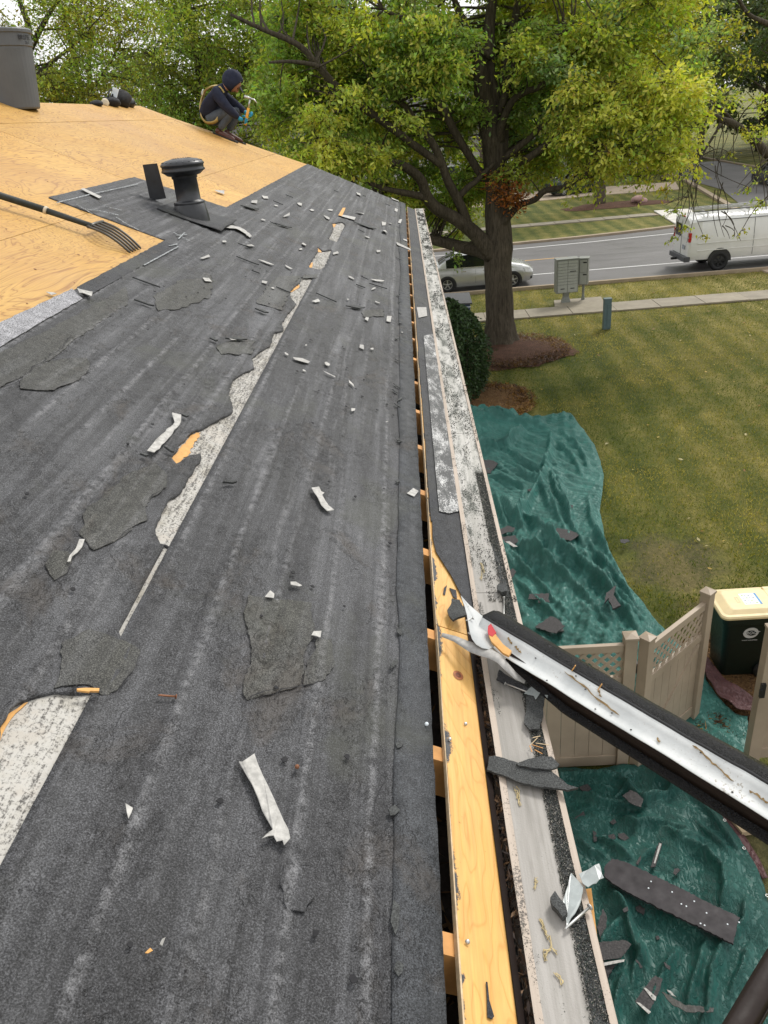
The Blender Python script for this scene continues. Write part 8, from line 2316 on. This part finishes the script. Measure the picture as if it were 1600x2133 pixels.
hdm = MB().sphere(fc, (0.070, 0.064, 0.092), 16, 12, 0, Mh); hdm.sphere(fc + Mh @ Vector((0.073, 0, -0.018)), (0.017, 0.014, 0.022), 8, 6, 0, Mh)
for sy in (-1, 1): hdm.sphere(fc + Mh @ Vector((0.0, sy * 0.064, -0.01)), (0.016, 0.010, 0.026), 8, 6, 0, Mh)
hdm.build('face', M['skin'], bd_)
for sy in (-1, 1): MB().sphere(fc + Mh @ Vector((0.061, sy * 0.026, 0.008)), (0.010, 0.012, 0.008), 8, 6, 0, Mh).build('eye', M['black_plastic'], bd_)
MB().sphere(fc + Mh @ Vector((0.060, 0, -0.050)), (0.010, 0.022, 0.006), 8, 6, 0, Mh).build('mouth', M['boot'], bd_)
br = MB(); nb_ = 12
outer_ = [fc + Mh @ Vector((0.060 + 0.075 * math.sin(math.pi * i / nb_), 0.062 * math.cos(math.pi * i / nb_), 0.036 - 0.012 * math.sin(math.pi * i / nb_))) for i in range(nb_ + 1)]
br.prism(outer_, Mh @ Vector((0, 0, 0.006))); br.build('cap_brim', M['black_matte'], person)
# harness: flat webbing over the back, hips and thighs
def webbing(pts, wd=0.046):
    sp = [p for p, _ in spline([(wl(*p), 0) for p in pts], 6)]; mb = MB(); vs = []
    cen = sp2.lerp(pel, 0.4)
    for i, p in enumerate(sp):
        d_ = (sp[min(i + 1, len(sp) - 1)] - sp[max(i - 1, 0)]).normalized(); out = (p - cen); out = (out - d_ * out.dot(d_)).normalized(); sd = d_.cross(out)
        vs += [p + sd * wd / 2, p - sd * wd / 2]
    mb.add(vs, [(2*i, 2*i+1, 2*i+3, 2*i+2) for i in range(len(sp) - 1)], 0, True)
    o = mb.build('harness_strap', M['strap'], person); o.modifiers.new('t', 'SOLIDIFY').thickness = 0.006
for sg in (-1, 1):
    webbing([(.17, sg * .09, .66), (.13, sg * .105, .755), (.05, sg * .105, .785), (-.05, sg * .06, .765), (-.115, sg * .025, .70), (-.165, sg * .05, .60), (-.195, sg * .085, .46), (-.185, sg * .125, .32), (-.12, sg * .165, .215), (.0, sg * .19, .215), (.075, sg * .18, .30)])
dr = wl(-.14, 0, .70)
MB().tube([dr + Vector((0.03 * math.cos(a) * .6, 0.03 * math.sin(a), 0.03 * math.cos(a))) for a in np.linspace(0, 6.28, 14)], 0.006, 6).build('harness_ring', M['nail'], person)
# gloved hands
def hand(w_, aim, grip, side):
    aim = aim.normalized(); g = grip.normalized(); n_ = aim.cross(g).normalized()
    c = w_ + aim * 0.045
    nodes = [(w_ - aim * 0.02, .034), (w_ + aim * 0.02, .034), (c + aim * 0.01, (.040, .024))]
    skin('glove', nodes, [(0, 1), (1, 2)], M['glove'], person)
    for k in range(4):
        b = c + aim * 0.032 + g * (0.028 - 0.018 * k) ; L_ = (0.030, 0.034, 0.032, 0.026)[k]
        P = [b, b + aim * L_ * .7 + n_ * L_ * .5, b + aim * L_ * .5 + n_ * L_ * 1.3, b - aim * L_ * .1 + n_ * L_ * 1.55]
        MB().tube([p for p, _ in spline([(p, 0) for p in P], 3)], [.010] * 8 + [.009, .007], 7).build('glove_finger', M['glove'], person)
    b = c + g * 0.036 - aim * 0.01
    MB().tube([b, b + g * 0.016 + aim * 0.022 + n_ * 0.012, b + g * 0.006 + aim * 0.038 + n_ * 0.034], [.011, .010, .007], 7).build('glove_thumb', M['glove'], person)
    return c, n_
hdir = Vector((0.36, 0.0, 0.93)).normalized()
c, n_ = hand(wrR, Vector((.75, .1, -.35)), hdir, -1)
hand(wrL, Vector((.6, -.35, -.55)), Vector((0, 1, .2)), 1)
hc = c + Vector((0.045, 0, -0.005)) + n_ * 0.02
ham = thing('hammer', 'claw hammer with a yellow orange grip held by the crouching person', 'hammer', hc)
MB().tube([hc - hdir * 0.06, hc + hdir * 0.14], [0.017, 0.016], 10).build('grip', M['hammer_yellow'], ham)
MB().tube([hc + hdir * 0.14, hc + hdir * 0.235], [0.010, 0.011], 8).build('shaft', M['nail'], ham)
top_ = hc + hdir * 0.25; hx_ = Vector((0.93, 0, -0.36))
MB().tube([top_ - hx_ * 0.075 , top_ - hx_ * 0.035, top_], [0.019, 0.014, 0.015], 10).build('hammer_head', M['nail'], ham)
for sy in (-1, 1): MB().tube([top_, top_ + hx_ * 0.05 + Vector((0, sy * 0.006, 0)), top_ + hx_ * 0.095 - hdir * 0.028 + Vector((0, sy * 0.016, 0))], [0.012, 0.009, 0.003], 7).build('claw', M['nail'], ham)
